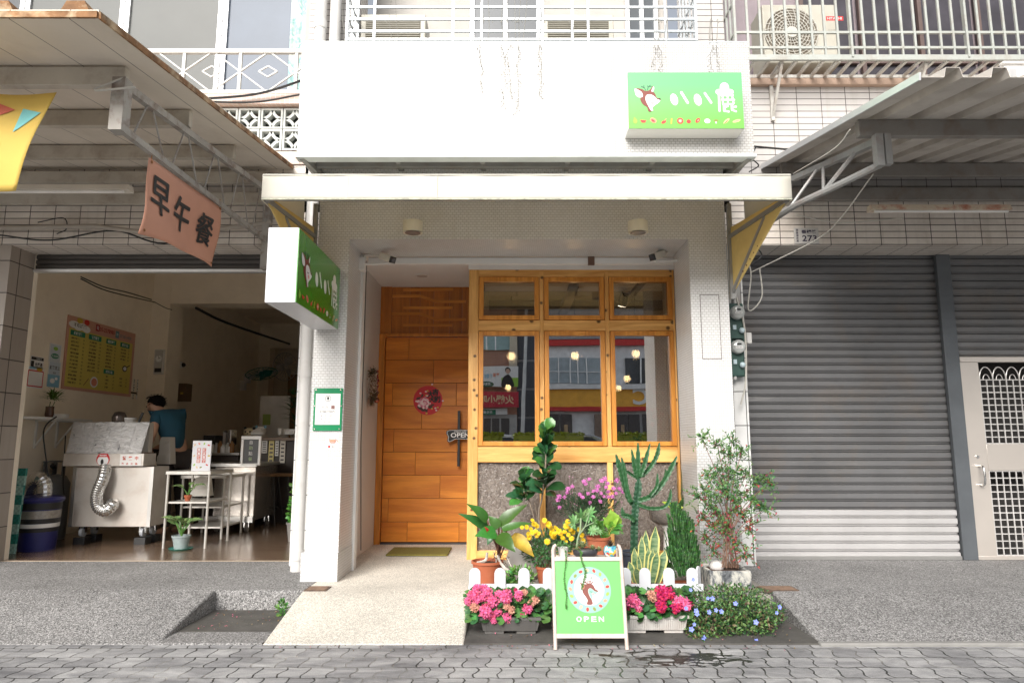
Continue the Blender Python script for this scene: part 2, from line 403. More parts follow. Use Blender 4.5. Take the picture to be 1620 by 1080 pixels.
# ---------------- ground (setting) ----------------
def paver_mat():
    t = NT('interlocking_pavers'); tc = t.n('TexCoord'); sp = t.n('SeparateXYZ'); t.l(tc.outputs['Object'], sp.inputs[0])
    wx = t.math('MULTIPLY', t.math('SINE', t.math('MULTIPLY', sp.outputs[1], 2*math.pi/.17)), .011)
    wy = t.math('MULTIPLY', t.math('SINE', t.math('MULTIPLY', sp.outputs[0], 2*math.pi/.235)), .0)
    nz = t.noise(tc.outputs['Object'], 9, 3); nx = t.math('MULTIPLY', t.math('SUBTRACT', nz, .5), .05)
    cb = t.n('CombineXYZ')
    t.l(t.math('ADD', t.math('ADD', sp.outputs[0], wx), nx), cb.inputs[0]); t.l(t.math('ADD', t.math('ADD', sp.outputs[1], wy), nx), cb.inputs[1])
    b = t.n('TexBrick', offset=.5); b.inputs['Scale'].default_value = 1; b.inputs['Brick Width'].default_value = .128; b.inputs['Row Height'].default_value = .17
    b.inputs['Mortar Size'].default_value = .005; b.inputs['Mortar Smooth'].default_value = .5
    b.inputs['Color1'].default_value = (.36, .36, .36, 1); b.inputs['Color2'].default_value = (.25, .25, .255, 1); b.inputs['Mortar'].default_value = (.085, .085, .08, 1)
    mc_ = t.ramp(t.noise(tc.outputs['Object'], 2.2, 4), [(.48, (.05, .05, .045)), (.6, (.33, .32, .30))]); t.l(mc_, b.inputs['Mortar'])
    t.l(cb.outputs[0], b.inputs['Vector'])
    st = t.ramp(t.noise(t.obj((1, 2.5, 1)), 2.2, 8, .7, .6), [(.35, (.55, .55, .56)), (.65, (1.4, 1.39, 1.37))])
    c = t.mix(1, b.outputs['Color'], st, 'MULTIPLY')
    fine = t.ramp(t.noise(tc.outputs['Object'], 160, 3, .7), [(.3, (.78,)*3), (.7, (1.2,)*3)])
    c = t.mix(1, c, fine, 'MULTIPLY')
    # wet cracks and dark seepage by the sign and planters
    mp = t.n('Mapping'); mp.inputs['Location'].default_value = (-1.09, -13.0, 0); mp.inputs['Scale'].default_value = (1.15, 3.2, 1); t.l(tc.outputs['Object'], mp.inputs[0])
    ln = t.n('VectorMath', operation='LENGTH'); t.l(mp.outputs[0], ln.inputs[0])
    wn = t.noise(t.obj((1, 3, 1)), 6, 5, .6, 1)
    near = t.math('SUBTRACT', 1.1, ln.outputs['Value'])
    wet = t.math('GREATER_THAN', t.math('ADD', t.math('MULTIPLY', near, .55), t.math('ADD', wn, t.math('MULTIPLY', b.outputs['Fac'], .38))), .92)
    c = t.mix(wet, c, (.035, .036, .03)); t.col(c)
    t.l(t.math('MULTIPLY_ADD', wet, -.45, .78), t.b.inputs['Roughness'])
    h = t.math('ADD', t.math('SUBTRACT', 1, b.outputs['Fac']), t.math('MULTIPLY', t.noise(tc.outputs['Object'], 60, 4), .35))
    t.bump(h, .006); return t.m
def aggregate_mat(name, base, scale=170, contrast=1, spot=None):
    t = NT(name); v = t.obj()
    vo = t.n('TexVoronoi'); vo.inputs['Scale'].default_value = scale; t.l(v, vo.inputs['Vector'])
    g = t.n('SeparateColor'); t.l(vo.outputs['Color'], g.inputs[0])
    lo, hi = sc(base, 1-.62*contrast), sc(base, 1+.75*contrast)
    c = t.ramp(g.outputs[0], [(.05, lo), (.35, sc(base, .8)), (.7, sc(base, 1.15)), (.97, hi)])
    n = t.ramp(t.noise(v, 1.4, 7, .65), [(.3, (.78,)*3), (.7, (1.1,)*3)]); c = t.mix(1, c, n, 'MULTIPLY')
    if spot:
        f = t.ramp(t.noise(v, 4.5, 7, .75, .5), [(.66, (0, 0, 0)), (.76, (.45,)*3)]); c = t.mix(f, c, spot)
    t.col(c); t.set(Roughness=.8)
    t.bump(t.math('SUBTRACT', 1, vo.outputs['Distance']), .0025*contrast); return t.m
paver = paver_mat()
agg = aggregate_mat('washed_pebble', (.255, .25, .245), 150, 1.1, (.10, .095, .085))
agg_w = aggregate_mat('white_terrazzo_ramp', (.66, .62, .545), 210, .5, (.36, .28, .19))
conc = mat('damp_concrete', (.095, .09, .082), .85, 0, .3, scale=5, bump=.004, bscale=45, dirt='#3a3a30', damt=.6)
conc_l = mat('pale_concrete_edge', (.27, .265, .25), .85, 0, .15, scale=8, bump=.003)
b = MB(); b.quad((-60, -60, -.15), (60, -60, -.15), (60, 4.33, -.15), (-60, 4.33, -.15)); b.build('street_paving', paver, kind='structure')
b = MB(); b.quad((-60, 4.33, -.152), (60, 4.33, -.152), (60, 60, -.152), (-60, 60, -.152)); b.build('ground', conc, kind='structure')
YC, YT = 4.32, 5.09
def zr(y): return -.148 + .148*min(1, max(0, (y-YC)/(YT-YC)))
def apron(name, x0, x1, m, y1, side=True, rows=8, ease=.0):
    b = MB(); ys = [YC + (YT-YC)*k/rows for k in range(rows+1)] + [y1]
    def zz(y):
        t = min(1, max(0, (y-YC)/(YT-YC))); return -.146 + .146*(t*(1-ease) + ease*math.sin(t*math.pi/2))
    for a, c in zip(ys, ys[1:]): b.quad((x0, a, zz(a)), (x1, a, zz(a)), (x1, c, zz(c)), (x0, c, zz(c)))
    for x in (x0, x1):
        for a, c in zip(ys, ys[1:]): b.quad((x, a, -.16), (x, c, -.16), (x, c, zz(c)), (x, a, zz(a)))
    b.quad((x0, YC, -.16), (x1, YC, -.16), (x1, YC, zz(YC)), (x0, YC, zz(YC)))
    return b
b = apron('l', -9, -2.13, agg, 5.12, ease=.25)
b.build('pebble_apron_slope', agg, kind='structure', smooth=20, weld=1, bevel=.012); b = MB()
b.box(-9, -1.5, 5.1215, 6.36, -.16, .0)
b.build('pebble_apron', agg, kind='structure', smooth=20, weld=1, bevel=.018)
b = MB(); b.box(-2.13, -1.5, YC, 5.12, -.16, -.138); b.m = 1; b.box(-2.13, -1.5, 4.56, 5.12, -.1385, -.134); b.build('drain_channel', [agg, conc], kind='structure')
b = apron('r', 1.86, 9, agg, 6.4, ease=.3)
b.build('pebble_apron_by_shutter', agg, kind='structure', smooth=20, weld=1, bevel=.018)
b = MB(); b.box(1.84, 9, 4.285, 4.335, -.16, -.13); b.build('kerb', conc_l, kind='structure', bevel=.008)
b = apron('m', -1.5, -.29, agg_w, 7.6, ease=.1)
b.build('entrance_ramp', agg_w, kind='structure', smooth=20, weld=1, bevel=.012)
b = MB(); b.box(-.29, 1.86, YC, 5.12, -.16, -.14); b.build('planting_strip', conc, kind='structure')
b = MB(); b.box(-.289, 1.859, 5.12, 6.6, -.15, -.003); b.build('entrance_floor', aggregate_mat('dark_terrazzo', (.30, .28, .25), 160, .6), kind='structure')
# ---- drains
for x0, x1, y0, y1, l in ((-1.49, -1.33, 5.09, 5.24, 'small rusty drain cover at the foot of the pillar left of the door'), (1.80, 2.06, 5.10, 5.24, 'small rusty drain cover beside the weathered stone planter')):
    b = MB(); b.box(x0, x1, y0, y1, -.01, .006); b.m = 1
    for k in range(5): b.box(x0+.015, x1-.015, y0+.02+k*.026, y0+.03+k*.026, .006, .010)
    b.build('drain_cover', [mat('rusted_iron', (.12, .08, .055), .8, 0, .4, scale=25, bump=.002), mat('rusted_iron_bars', (.2, .13, .09), .8, 0, .3, scale=30)], label=l, cat='drain cover', group='drain covers')

# ---------------- centre shop building ----------------
shop = thing('shop_building', 'white mosaic tiled restaurant front between two neighbouring shophouses', 'building', (.05, 6, 0))
YP = 5.45
def wb(name, mats, parent, *boxes, bevel=0, label=None, **k):
    b = MB()
    for x in boxes: b.box(*x)
    return b.build(name, mats, parent, bevel=bevel, label=label, **k)
wb('pillar', mosaic, shop, (-1.6, -1.34, YP, 5.97, 0, 2.71), (-1.62, -1.335, YP-.03, 5.9, 0.0, .215), bevel=.002, label='white mosaic pillar left of the entrance')
wb('pillar', mosaic, shop, (1.455, 1.766, YP, 5.97, -.15, 2.71), (1.45, 1.772, YP-.03, 5.9, -.15, .62), bevel=.002, label='white mosaic pillar right of the window')
wb('lintel', mosaic, shop, (-1.6, 1.766, YP, 5.97, 2.71, 3.32), bevel=.002)
wb('metal_edge', soft_white, shop, (-1.342, -1.318, 5.9, 5.985, 0, 2.71))
wb('side_wall', mat('side_wall_white', (.72, .70, .66), .6, var=.03), shop, (-1.6, -1.446, 5.971, 7.6, 0, 2.8))
wb('side_wall', mosaic, shop, (1.575, 1.764, 5.972, 7.0, 0, 2.8))
wb('porch_ceiling', soft_white, shop, (-1.6, 1.766, 5.972, 7.6, 2.755, 2.82), (-.42, 1.575, 6.40, 6.5, 2.70, 2.754))
# access hatch outline on right pillar
b = MB()
a0, a1 = P(1107, 466, YP), P(1142, 568, YP)
for (x0, x1, z0, z1) in ((a0.x, a1.x, a0.z-.004, a0.z), (a0.x, a1.x, a1.z, a1.z+.004), (a0.x, a0.x+.004, a1.z, a0.z), (a1.x-.004, a1.x, a1.z, a0.z)): b.box(x0, x1, YP-.003, YP-.0005, z0, z1)
b.build('access_hatch', mat('dark_joint', (.12, .1, .09), .8), shop, smooth=0)
# upper wall of the centre building
wb('upper_wall', longtile_lit, shop, (-1.93, 2.02, 6.08, 6.3, 3.16, 4.6), (-1.93, -1.45, 6.0, 6.3, 4.6, 7.5), (1.66, 2.02, 6.0, 6.3, 4.6, 7.5))
cw = mat('pale_upper_wall', (.42, .40, .37), .7, var=.06, dirt='#8d867a', damt=.3)
wb('balcony_wall', cw, shop, (-1.45, 1.66, 6.7, 6.8, 4.5, 7.5), (-1.45, 1.66, 5.9, 6.7, 4.45, 4.58))
for x0, x1 in ((-.42, .28), (1.22, 1.52)):
    f = wb('window', dark_glass, shop, (x0, x1, 6.66, 6.70, 4.6, 6.8)); b = MB()
    for x in (x0, (x0+x1)/2, x1): b.box(x-.02, x+.02, 6.63, 6.66, 4.6, 6.8)
    b.build('window_frame', alum, f)
# timber window wall
XL, XR, YW = -.413, 1.56, 6.42
def X_(px, py=600): return P(px, py, YW).x
def Z_(py): return P(900, py, YW).z
ztop = Z_(425)
rails_z = [(Z_(438), ztop), (Z_(523), Z_(506.5)), (Z_(731), Z_(706)), (-.002, Z_(871))]
cols = [(XL, X_(756.5)), (X_(854), X_(861)), (X_(959), X_(966)), (X_(1068.5), XR)]
for k, (x0, x1) in enumerate(cols):
    if k in (0, 3): wb('timber_post', pine, shop, (x0, x1, YW, YW+.13, 0, ztop), bevel=.003)
    else:
        wb('timber_post', pine, shop, (x0, x1, YW+.002, YW+.12, Z_(706), ztop-.03), bevel=.003); wb('timber_post', pine, shop, (x0-.005, x1+.005, YW+.002, YW+.12, .01, Z_(731)), bevel=.003)
for z0, z1 in rails_z: wb('timber_rail', pine_x, shop, (cols[0][1]-.001, cols[3][0]+.001, YW+.004, YW+.125, z0, z1), bevel=.003)
cells = [(cols[i][1], cols[i+1][0]) for i in range(3)]
for x0, x1 in cells:
    for (z0, z1), gm in (((Z_(506.5), Z_(438)), up_glass), ((Z_(706), Z_(523)), clear_glass)):
        sb = MB(); w = .047; y0 = YW-.012; y1 = YW+.07
        sb.box(x0+.004, x0+w, y0, y1, z0+.004, z1-.004); sb.box(x1-w, x1-.004, y0, y1, z0+.004, z1-.004)
        sb.box(x0+w, x1-w, y0, y1, z0+.004, z0+w); sb.box(x0+w, x1-w, y0, y1, z1-w, z1-.004)
        s_ = sb.build('window', sash_w, shop, bevel=.003)
        g_ = MB(); g_.box(x0+w-.004, x1-w+.004, YW+.02, YW+.026, z0+w-.004, z1-w+.004); g_.build('pane', gm, s_, smooth=0)
def rough_glass():
    t = NT('hammered_glass'); v = t.obj()
    vo = t.n('TexVoronoi'); vo.feature = 'SMOOTH_F1'; vo.inputs['Scale'].default_value = 60; t.l(v, vo.inputs['Vector'])
    n1 = t.noise(t.obj((1, 1, .7)), 34, 3, .5, 1.5)
    t.col(t.ramp(n1, [(.35, (.24, .20, .175)), (.7, (.48, .42, .37))]))
    t.set(Roughness=.14, Transmission_Weight=.45, IOR=1.4, Specular_IOR_Level=.9); t.bump(t.math('ADD', t.math('MULTIPLY', vo.outputs['Distance'], .5), n1), .007, .9); return t.m
rg = rough_glass()
for i, (x0, x1) in enumerate(cells):
    g_ = MB(); g_.box(x0+(.005 if i else 0), x1-.005, YW+.05, YW+.058, Z_(871), Z_(731)); g_.build('textured_pane', rg, shop, smooth=0)
wb('inner_rail', pine_x, shop, (XL+.12, XR-.08, YW+.13, YW+.16, P(850, 772, YW).z, P(850, 759, YW).z))
wb('inner_panel', mat('dark_inner_panel', (.10, .085, .075), .7), shop, (XL+.1, XR-.05, YW+.22, YW+.24, .05, P(850, 762, YW+.2).z)); wb('inner_panel', mat('pale_inner_panel', (.36, .31, .27), .7), shop, (XL+.1, XR-.05, YW+.25, YW+.27, P(850, 762, YW+.2).z, .96))
# door in its recess
YD = 7.4
def D(px, py): return P(px, py, YD)
zl = D(640, 533).z; xl = D(606, 700).x; xr = -.36
b = MB()
b.box(-1.446, xl, YD-.05, YD+.06, 0, zl+.03); b.box(xl, xr, YD-.05, YD+.06, zl, zl+.035); b.build('door_frame', doorframe_w, shop, bevel=.003)
door = MB(); door.box(xl, xr, YD+.012, YD+.05, .018, zl-.004)
rows = [533.5, 569.5, 605.5, 641.5, 678, 714.5, 751, 788, 825, 860]
joints = [[647], [686], [621, 722], [667], [623, 722], [657], [696], [614], [644, 726]]
door_o = door.build('entrance_door', mat('door_joint', (.07, .02, .006), .8), shop, label='orange timber entrance door of staggered panels')
pn = MB()
for k in range(9):
    z1, z0 = D(660, rows[k]).z-.002, D(660, rows[k+1]).z+.002
    xs = [xl+.003] + [D(j, (rows[k]+rows[k+1])/2).x for j in joints[k]] + [xr]
    for a, c in zip(xs, xs[1:]): pn.box(a+.0015, c-.0015, YD, YD+.013, max(z0, .02), z1)
pn.build('door_panel', door_w, door_o, bevel=.0015)
wb('threshold', mat('door_threshold', (.05, .05, .055), .5), shop, (-1.44, xr, YD-.03, YD+.05, -.002, .014))
# transom panel
zt2 = 2.76
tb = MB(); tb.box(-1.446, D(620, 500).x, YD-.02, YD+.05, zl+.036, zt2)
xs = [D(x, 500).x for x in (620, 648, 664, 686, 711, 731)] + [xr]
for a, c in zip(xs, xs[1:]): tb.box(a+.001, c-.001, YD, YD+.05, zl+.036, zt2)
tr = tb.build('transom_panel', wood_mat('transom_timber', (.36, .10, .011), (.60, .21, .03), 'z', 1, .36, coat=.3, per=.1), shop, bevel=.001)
tb = MB()
def strip(p): 
    q = [P(x, y, YD-.006) for x, y in p]
    for a, c in zip(q, q[1:]): tb.bar(a, c, .030, .022, Vector((0, 1, 0)))
for p in ([(638, 459), (717, 458)], [(621, 468.5), (665, 468.5), (690, 477), (737, 477)], [(638, 487), (716, 487)], [(620, 496.5), (665, 496.5), (690, 505.5), (737, 505.5)], [(638, 514.5), (716, 514.5)]): strip(p)
tb.build('moulding', wood_mat('moulding_timber', (.55, .19, .02), (.78, .32, .05), 'x', 1, .4), tr)
# pull handle
hb = MB(); hx = D(727, 660).x
hb.bar((hx, YD-.07, D(727, 650).z), (hx, YD-.07, D(727, 737).z), .028, .028)
for y in (662, 726): hb.cyl((hx, YD-.07, D(727, y).z), (hx, YD, D(727, y).z), .01)
hb.build('pull_handle', black_pl, door_o, bevel=.003)
# ---- dining room behind the glass
din = thing('dining_room', 'dim dining room with warm pendant bulbs seen behind the restaurant windows', 'room', (1, 8, 0))
wb('room_wall', mat('dining_wall', (.30, .27, .23), .8), din, (-.36, -.30, 6.56, 12, 0, 2.9), (4.0, 4.06, 6.5, 12, 0, 2.9), (-.36, 4.06, 12, 12.1, 0, 2.9), (1.58, 4.0, 6.9, 6.95, 0, 2.9))
wb('room_floor', mat('dining_floor', (.12, .09, .06), .4), din, (-.36, 4.06, 6.5, 12, -.05, -.005))
wb('room_ceiling', mat('dining_ceiling', (.42, .39, .33), .8), din, (-.36, 4.06, 6.5, 12, 2.9, 2.95))
b = MB()
for y in (7.6, 8.8, 10.0): b.box(-.3, 4, y, y+.12, 2.78, 2.9)
b.box(.62, .72, 7.2, 11, 2.7, 2.78); b.box(1.35, 1.42, 7, 11, 2.72, 2.78)
b.build('ceiling_beam', mat('dining_beam', (.16, .14, .12), .7), din)
b = MB()
for k in range(4): b.box(.2+k*.85, .75+k*.85, 8.6, 9.2, .70, .74); b.box(.45+k*.85, .5+k*.85, 8.85, 8.9, 0, .7)
b.build('dining_table', mat('table_wood', (.28, .16, .08), .5), din)
# ---------------- neighbour on the left ----------------
lb = thing('shophouse', 'tiled shophouse with an open breakfast shop on its ground floor, left of the green signs', 'building', (-3.3, 6.2, 0))
wb('tiled_beam', longtile, lb, (-9, -1.60, 6.08, 6.4, 2.845, 3.62))
wb('pilaster', bigtile, lb, (-1.915, -1.601, 6.08, 6.4, 0, 2.845), label='narrow tiled pilaster beside the drainpipe')
wb('pilaster', tile_mat('beige_pilaster_tile', .24, .30, .005, (.42, .37, .32), (.36, .31, .27), (.05, .04, .04), 0, .3, .4, .003), lb, (-5.6, -4.60, 6.08, 6.4, 0, 2.845))
wb('upper_band', pinkmosaic, lb, (-9, -1.93, 6.06, 6.4, 3.62, 3.745), (-9, -1.93, 6.0, 6.6, 4.19, 4.29))
shop_wall = mat('shop_cream_wall', (.90, .81, .67), .7, var=.03, dirt='#b3a68f', damt=.2)
wb('interior_wall', shop_wall, lb, (-5.35, -5.201, 6.4, 14.7, 0, 3.5), (-1.99, -1.93, 6.4, 14.7, 0, 3.5), (-5.2, -1.99, 14.7, 14.8, 0, 3.5), (-5.2, -4.6, 6.401, 6.46, 0, 3.5))
wb('interior_column', shop_wall, lb, (-5.2, -4.94, 9.69, 10.1, 0, 3.48)); wb('interior_column', shop_wall, lb, (-5.2, -4.97, 13.9, 14.2, 0, 3.48))
wb('interior_beam', shop_wall, lb, (-4.938, -1.99, 9.693, 10.05, 3.04, 3.48)); wb('interior_beam', shop_wall, lb, (-4.968, -1.99, 13.903, 14.2, 2.97, 3.48))
wb('interior_ceiling', shop_wall, lb, (-5.35, -1.93, 6.4, 14.7, 3.48, 3.53))
wb('brown_door', mat('brown_door', (.40, .24, .12), .6), lb, (-4.8, -3.8, 14.6, 14.69, 0, 2.5))
wfl = wood_mat('dark_plank_floor', (.12, .075, .05), (.26, .18, .125), 'x', 1, .22, ring=14, coat=.3)
wb('plank_floor', wfl, None, (-5.3, -1.93, 6.36, 14.7, -.02, .002), kind='structure')
wb('threshold', mat('beige_threshold', (.42, .33, .24), .6), lb, (-4.6, -1.9, 6.34, 6.362, -.02, .004))
# rolled shutter over the opening
def slats(x0, x1, z0, z1, y, pitch=.074, depth=.016):
    b = MB(); n = round((z1-z0)/pitch); h = (z1-z0)/n
    prof = []
    for k in range(n):
        z = z0 + k*h
        prof += [(y, z), (y-depth*.2, z+h*.12), (y-depth*.9, z+h*.26), (y-depth, z+h*.34), (y-depth, z+h*.80), (y-depth*.7, z+h*.88), (y, z+h*.92), (y+.018, z+h*.935), (y+.018, z+h*.985)]
    prof.append((y, z1))
    for a, c in zip(prof, prof[1:]): b.quad((x0, a[0], a[1]), (x1, a[0], a[1]), (x1, c[0], c[1]), (x0, c[0], c[1]))
    return b
sh_grey = mat('grey_shutter_paint', (.145, .145, .147), .42, .1, .16, scale=1.3, dirt='#7a6a58', damt=.45, dscale=2.2)
def scuffs(m):
    t = m.node_tree; bs = t.nodes['Principled BSDF']; src = bs.inputs['Base Color'].links[0].from_socket
    tc = t.nodes.new('ShaderNodeTexCoord'); mp = t.nodes.new('ShaderNodeMapping'); mp.inputs['Scale'].default_value = (.5, 1, 9); t.links.new(tc.outputs['Object'], mp.inputs[0])
    nz = t.nodes.new('ShaderNodeTexNoise'); nz.inputs['Scale'].default_value = 2.2; nz.inputs['Detail'].default_value = 9; nz.inputs['Roughness'].default_value = .72; t.links.new(mp.outputs[0], nz.inputs['Vector'])
    rp = t.nodes.new('ShaderNodeValToRGB'); rp.color_ramp.elements[0].position = .6; rp.color_ramp.elements[1].position = .78; rp.color_ramp.elements[1].color = (.45, .45, .45, 1); t.links.new(nz.outputs['Fac'], rp.inputs[0])
    mx = t.nodes.new('ShaderNodeMix'); mx.data_type = 'RGBA'; t.links.new(rp.outputs[0], mx.inputs[0]); t.links.new(src, mx.inputs[6]); mx.inputs[7].default_value = (.42, .40, .37, 1); t.links.new(mx.outputs[2], bs.inputs['Base Color'])
scuffs(sh_grey)
sh_dark = mat('dark_shutter_paint', (.085, .078, .072), .5, .1, .12, dirt='#40342a', damt=.4)
rs = slats(-4.6, -1.9, 2.70, 2.90, 6.43, .05).build('rolled_shutter', sh_dark, lb, smooth=30)
wb('shutter_bar', alum, rs, (-4.6, -1.915, 6.39, 6.45, 2.672, 2.70))
wb('guide_rail', mat('dark_green_rail', (.05, .07, .06), .5), lb, (-4.625, -4.601, 6.36, 6.42, 0, 2.85))
# balcony: breeze blocks, windows
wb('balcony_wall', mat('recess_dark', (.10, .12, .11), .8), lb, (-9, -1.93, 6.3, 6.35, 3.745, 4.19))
bz = MB(); x = -1.95; s_ = .205
while x > -6.2:
    for z in (3.757, 3.757+s_+.008):
        cx, cz = x - s_/2, z + s_/2
        for (a0, a1, c0, c1) in ((x-s_, x, z, z+.018), (x-s_, x, z+s_-.018, z+s_), (x-s_, x-s_+.018, z+.018, z+s_-.018), (x-.018, x, z+.018, z+s_-.018)): bz.box(a0, a1, 6.06, 6.14, c0, c1)
        for qx, qz, a in ((x-s_, z, 0), (x, z, 90), (x, z+s_, 180), (x-s_, z+s_, 270)):
            r0, r1 = .088, .115
            for k in range(5):
                t0, t1 = R(a+18*k), R(a+18*(k+1))
                p = [(qx+r*math.cos(t), qz+r*math.sin(t)) for r, t in ((r0, t0), (r1, t0), (r1, t1), (r0, t1))]
                bz.prism(p, (0, 6.07, 0), (1, 0, 0), (0, 0, 1), (0, -1, 0), .06)
    x -= s_ + .008
bz.build('breeze_blocks', mat('white_breeze_block', (.52, .54, .52), .7, var=.08, dirt='#8a8f88', damt=.5, dscale=6), lb, smooth=0)
YB = 6.9
wb('upper_wall', cw, lb, (-9, -1.93, YB+.05, YB+.2, 4.1, 8), (-2.10, -1.93, 6.4, YB+.05, 4.29, 8))
def upwin(x0, x1, z0, z1, name_mat):
    g_ = wb('window', name_mat, lb, (x0, x1, YB+.0, YB+.04, z0, z1))
    b = MB()
    for a in (x0, x1-.05): b.box(a, a+.05, YB-.03, YB+.0, z0, z1)
    b.box(x0+.05, x1-.05, YB-.03, YB, z0, z0+.05); b.box(x0+.05, x1-.05, YB-.03, YB, z1-.05, z1)
    b.build('window_frame', alum, g_, bevel=.003)
    return g_
screen = mat('window_screen_grey', (.085, .09, .085), .5, 0, .12, scale=1.2)
pane_b = mat('window_pane_blue', (.075, .10, .14), .35, 0, .2, scale=.9, spec=.3)
for i, (a, c) in enumerate(((-7.9, -6.75), (-6.74, -5.35), (-5.34, -4.25), (-4.24, -3.17), (-3.16, -2.12))):
    g_ = upwin(a, c, 4.62, 7.4, (pane_b, dark_glass, screen, screen, pane_b)[i])
    if i in (0, 4):
        b = MB()
        cx = {0: -7.0, 3: -3.28, 4: -2.42}[i]
        b.sheet(lambda u, v: (cx-.0+u*.27, YB-.008-.012*(1+math.sin(u*22+math.sin(v*5)))*.9, 4.66+v*2.7), 26, 10)
        t_ = NT('teal_leaf_curtain'); vv = t_.obj((1, 1, .6)); t_.col(t_.ramp(t_.noise(vv, 6, 5, .6, 1.2), [(.42, (.62, .66, .62)), (.5, (.22, .42, .42)), (.6, (.60, .62, .56))])); t_.set(Roughness=.8)
        b.build('curtain', t_.m, g_, smooth=80)
# small paler wall bits right of opening jamb
# ---------------- neighbour on the right ----------------
rb = thing('shophouse', 'tiled shophouse closed by a grey roller shutter, right of the restaurant', 'building', (3.4, 6.2, 0))
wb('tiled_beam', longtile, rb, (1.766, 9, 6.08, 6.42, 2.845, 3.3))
wb('upper_wall', longtile_lit, rb, (2.021, 9, 6.08, 6.42, 3.3, 4.40))
wb('cornice', mat('rusty_cornice', (.42, .30, .23), .8, var=.2, bump=.002), rb, (2.021, 9, 6.03, 6.42, 4.40, 4.47))
wb('pilaster', bigtile, rb, (1.773, 2.10, 6.08, 6.42, 0, 2.845))
sx1 = P(1496, 600, YW).x
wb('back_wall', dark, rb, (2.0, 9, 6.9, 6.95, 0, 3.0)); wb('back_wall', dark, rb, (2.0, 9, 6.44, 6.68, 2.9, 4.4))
sh = slats(2.10, sx1+.1, .0, 2.9, 6.47, .0742).build('roller_shutter', sh_grey, rb, smooth=30)
zs = P(1400, 805, YW).z
sl = slats(2.10, sx1-.012, .0, zs, 6.44, .074, .022); sl.build('light_slats', mat('bare_metal_slats', (.56, .55, .545), .3, .3, .06, scale=3), sh, smooth=30)
wb('bottom_bar', stainless, sh, (2.10, sx1-.005, 6.41, 6.44, .0, .035))
wb('shutter_post', mat('blue_grey_post', (.10, .11, .12), .45, .1), rb, (sx1, sx1+.135, 6.395, 6.44, 0, 2.845), bevel=.004)
xd = sx1+.135
slats(xd-.1, 7.5, 1.86, 2.9, 6.46, .074).build('roller_shutter', sh_grey, rb, smooth=30)
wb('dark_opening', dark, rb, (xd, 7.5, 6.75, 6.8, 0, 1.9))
# stainless gate with lattice
gate = MB(); zt = P(1570, 568, YW).z; g0 = xd+.005; g1 = g0+1.1
gm_ = mat('pale_stainless_door', (.58, .53, .48), .36, .45, .05, scale=2)
gate.box(g0, g1, 6.40, 6.46, zt-.03, zt+.02); gate.box(g0, g0+.175, 6.41, 6.46, .02, zt-.03)
gate.box(g1-.17, g1, 6.41, 6.46, .02, zt-.03)
zmid0, zmid1 = P(1580, 744, YW).z, P(1580, 702, YW).z
gate.box(g0+.175, g1-.17, 6.41, 6.46, zmid0, zmid1); gate.box(g0, g1, 6.405, 6.46, -.0, .035)
gt = gate.build('gate_leaf', gm_, rb, bevel=.003, label='pale stainless steel door with two lattice openings')
def lattice(x0, x1, z0, z1, arch):
    b = MB(); n = round((x1-x0)/.062); w = (x1-x0)/n
    top = z1-.16 if arch else z1
    for k in range(n+1): b.bar((x0+k*w, 6.42, z0), (x0+k*w, 6.42, top if k < n+1 else z1), .009, .009, Vector((0, 1, 0)))
    z = z0
    while z < top+.001: b.bar((x0, 6.425, z), (x1, 6.425, z), .009, .009, Vector((0, 1, 0))); z += (top-z0)/round((top-z0)/.062)
    if arch:
        for k in range(0, n-1, 2):
            for s in (1, -1):
                xa = x0+(k if s > 0 else k+2)*w
                pts = [(xa + s*w*(1-math.cos(R(t)))*1.0, 6.42, top+.12*math.sin(R(t))) for t in range(0, 91, 15)]
                b.tube(pts, .005, 6)
            b.tube([(x0+k*w+w-.03*math.cos(R(t)), 6.42, top+.05*math.sin(R(t))) for t in range(0, 181, 20)], .004, 6)
    return b
lat = mat('pale_lattice', (.62, .60, .58), .3, .2)
lattice(g0+.18, g1-.172, zmid1+.005, zt-.035, True).build('lattice', lat, gt, smooth=30)
lattice(g0+.18, g1-.172, .04, zmid0-.005, False).build('lattice', lat, gt, smooth=30)
b = MB(); hp = P(1555, 752, 6.36); b.tube(curve3([(hp.x, 6.41, hp.z+.085), (hp.x, 6.35, hp.z+.08), (hp.x, 6.335, hp.z), (hp.x, 6.35, hp.z-.08), (hp.x, 6.41, hp.z-.085)], 5), .010, 8)
b.build('handle', chrome, gt, smooth=60)
b = MB(); q = P(1546, 722, 6.41); b.cyl((q.x, 6.40, q.z), (q.x, 6.41, q.z), .014); b.build('lock', chrome, gt)
# upper right: windows and wall behind the cage
wb('upper_wall', mat('mauve_upper_wall', (.30, .25, .27), .7, var=.15), rb, (2.021, 9, 6.7, 6.8, 4.47, 7.5))
wb('balcony_slab', cw, rb, (2.021, 9, 6.42, 6.7, 4.40, 4.56))
for k in range(5):
    x0 = 3.05+k*.62
    g_ = wb('window', pane_b if k % 2 else dark_glass, rb, (x0, x0+.56, 6.64, 6.69, 4.7, 7.2)); g_.data.materials[0] = mat('dull_dark_pane', (.05, .045, .055), .35, var=.3); b = MB()
    b.box(x0-.02, x0+.02, 6.60, 6.64, 4.7, 7.2); b.box(x0+.02, x0+.56, 6.60, 6.64, 4.95, 4.98); b.build('window_frame', mat('brown_window_frame', (.13, .09, .08), .5), g_)

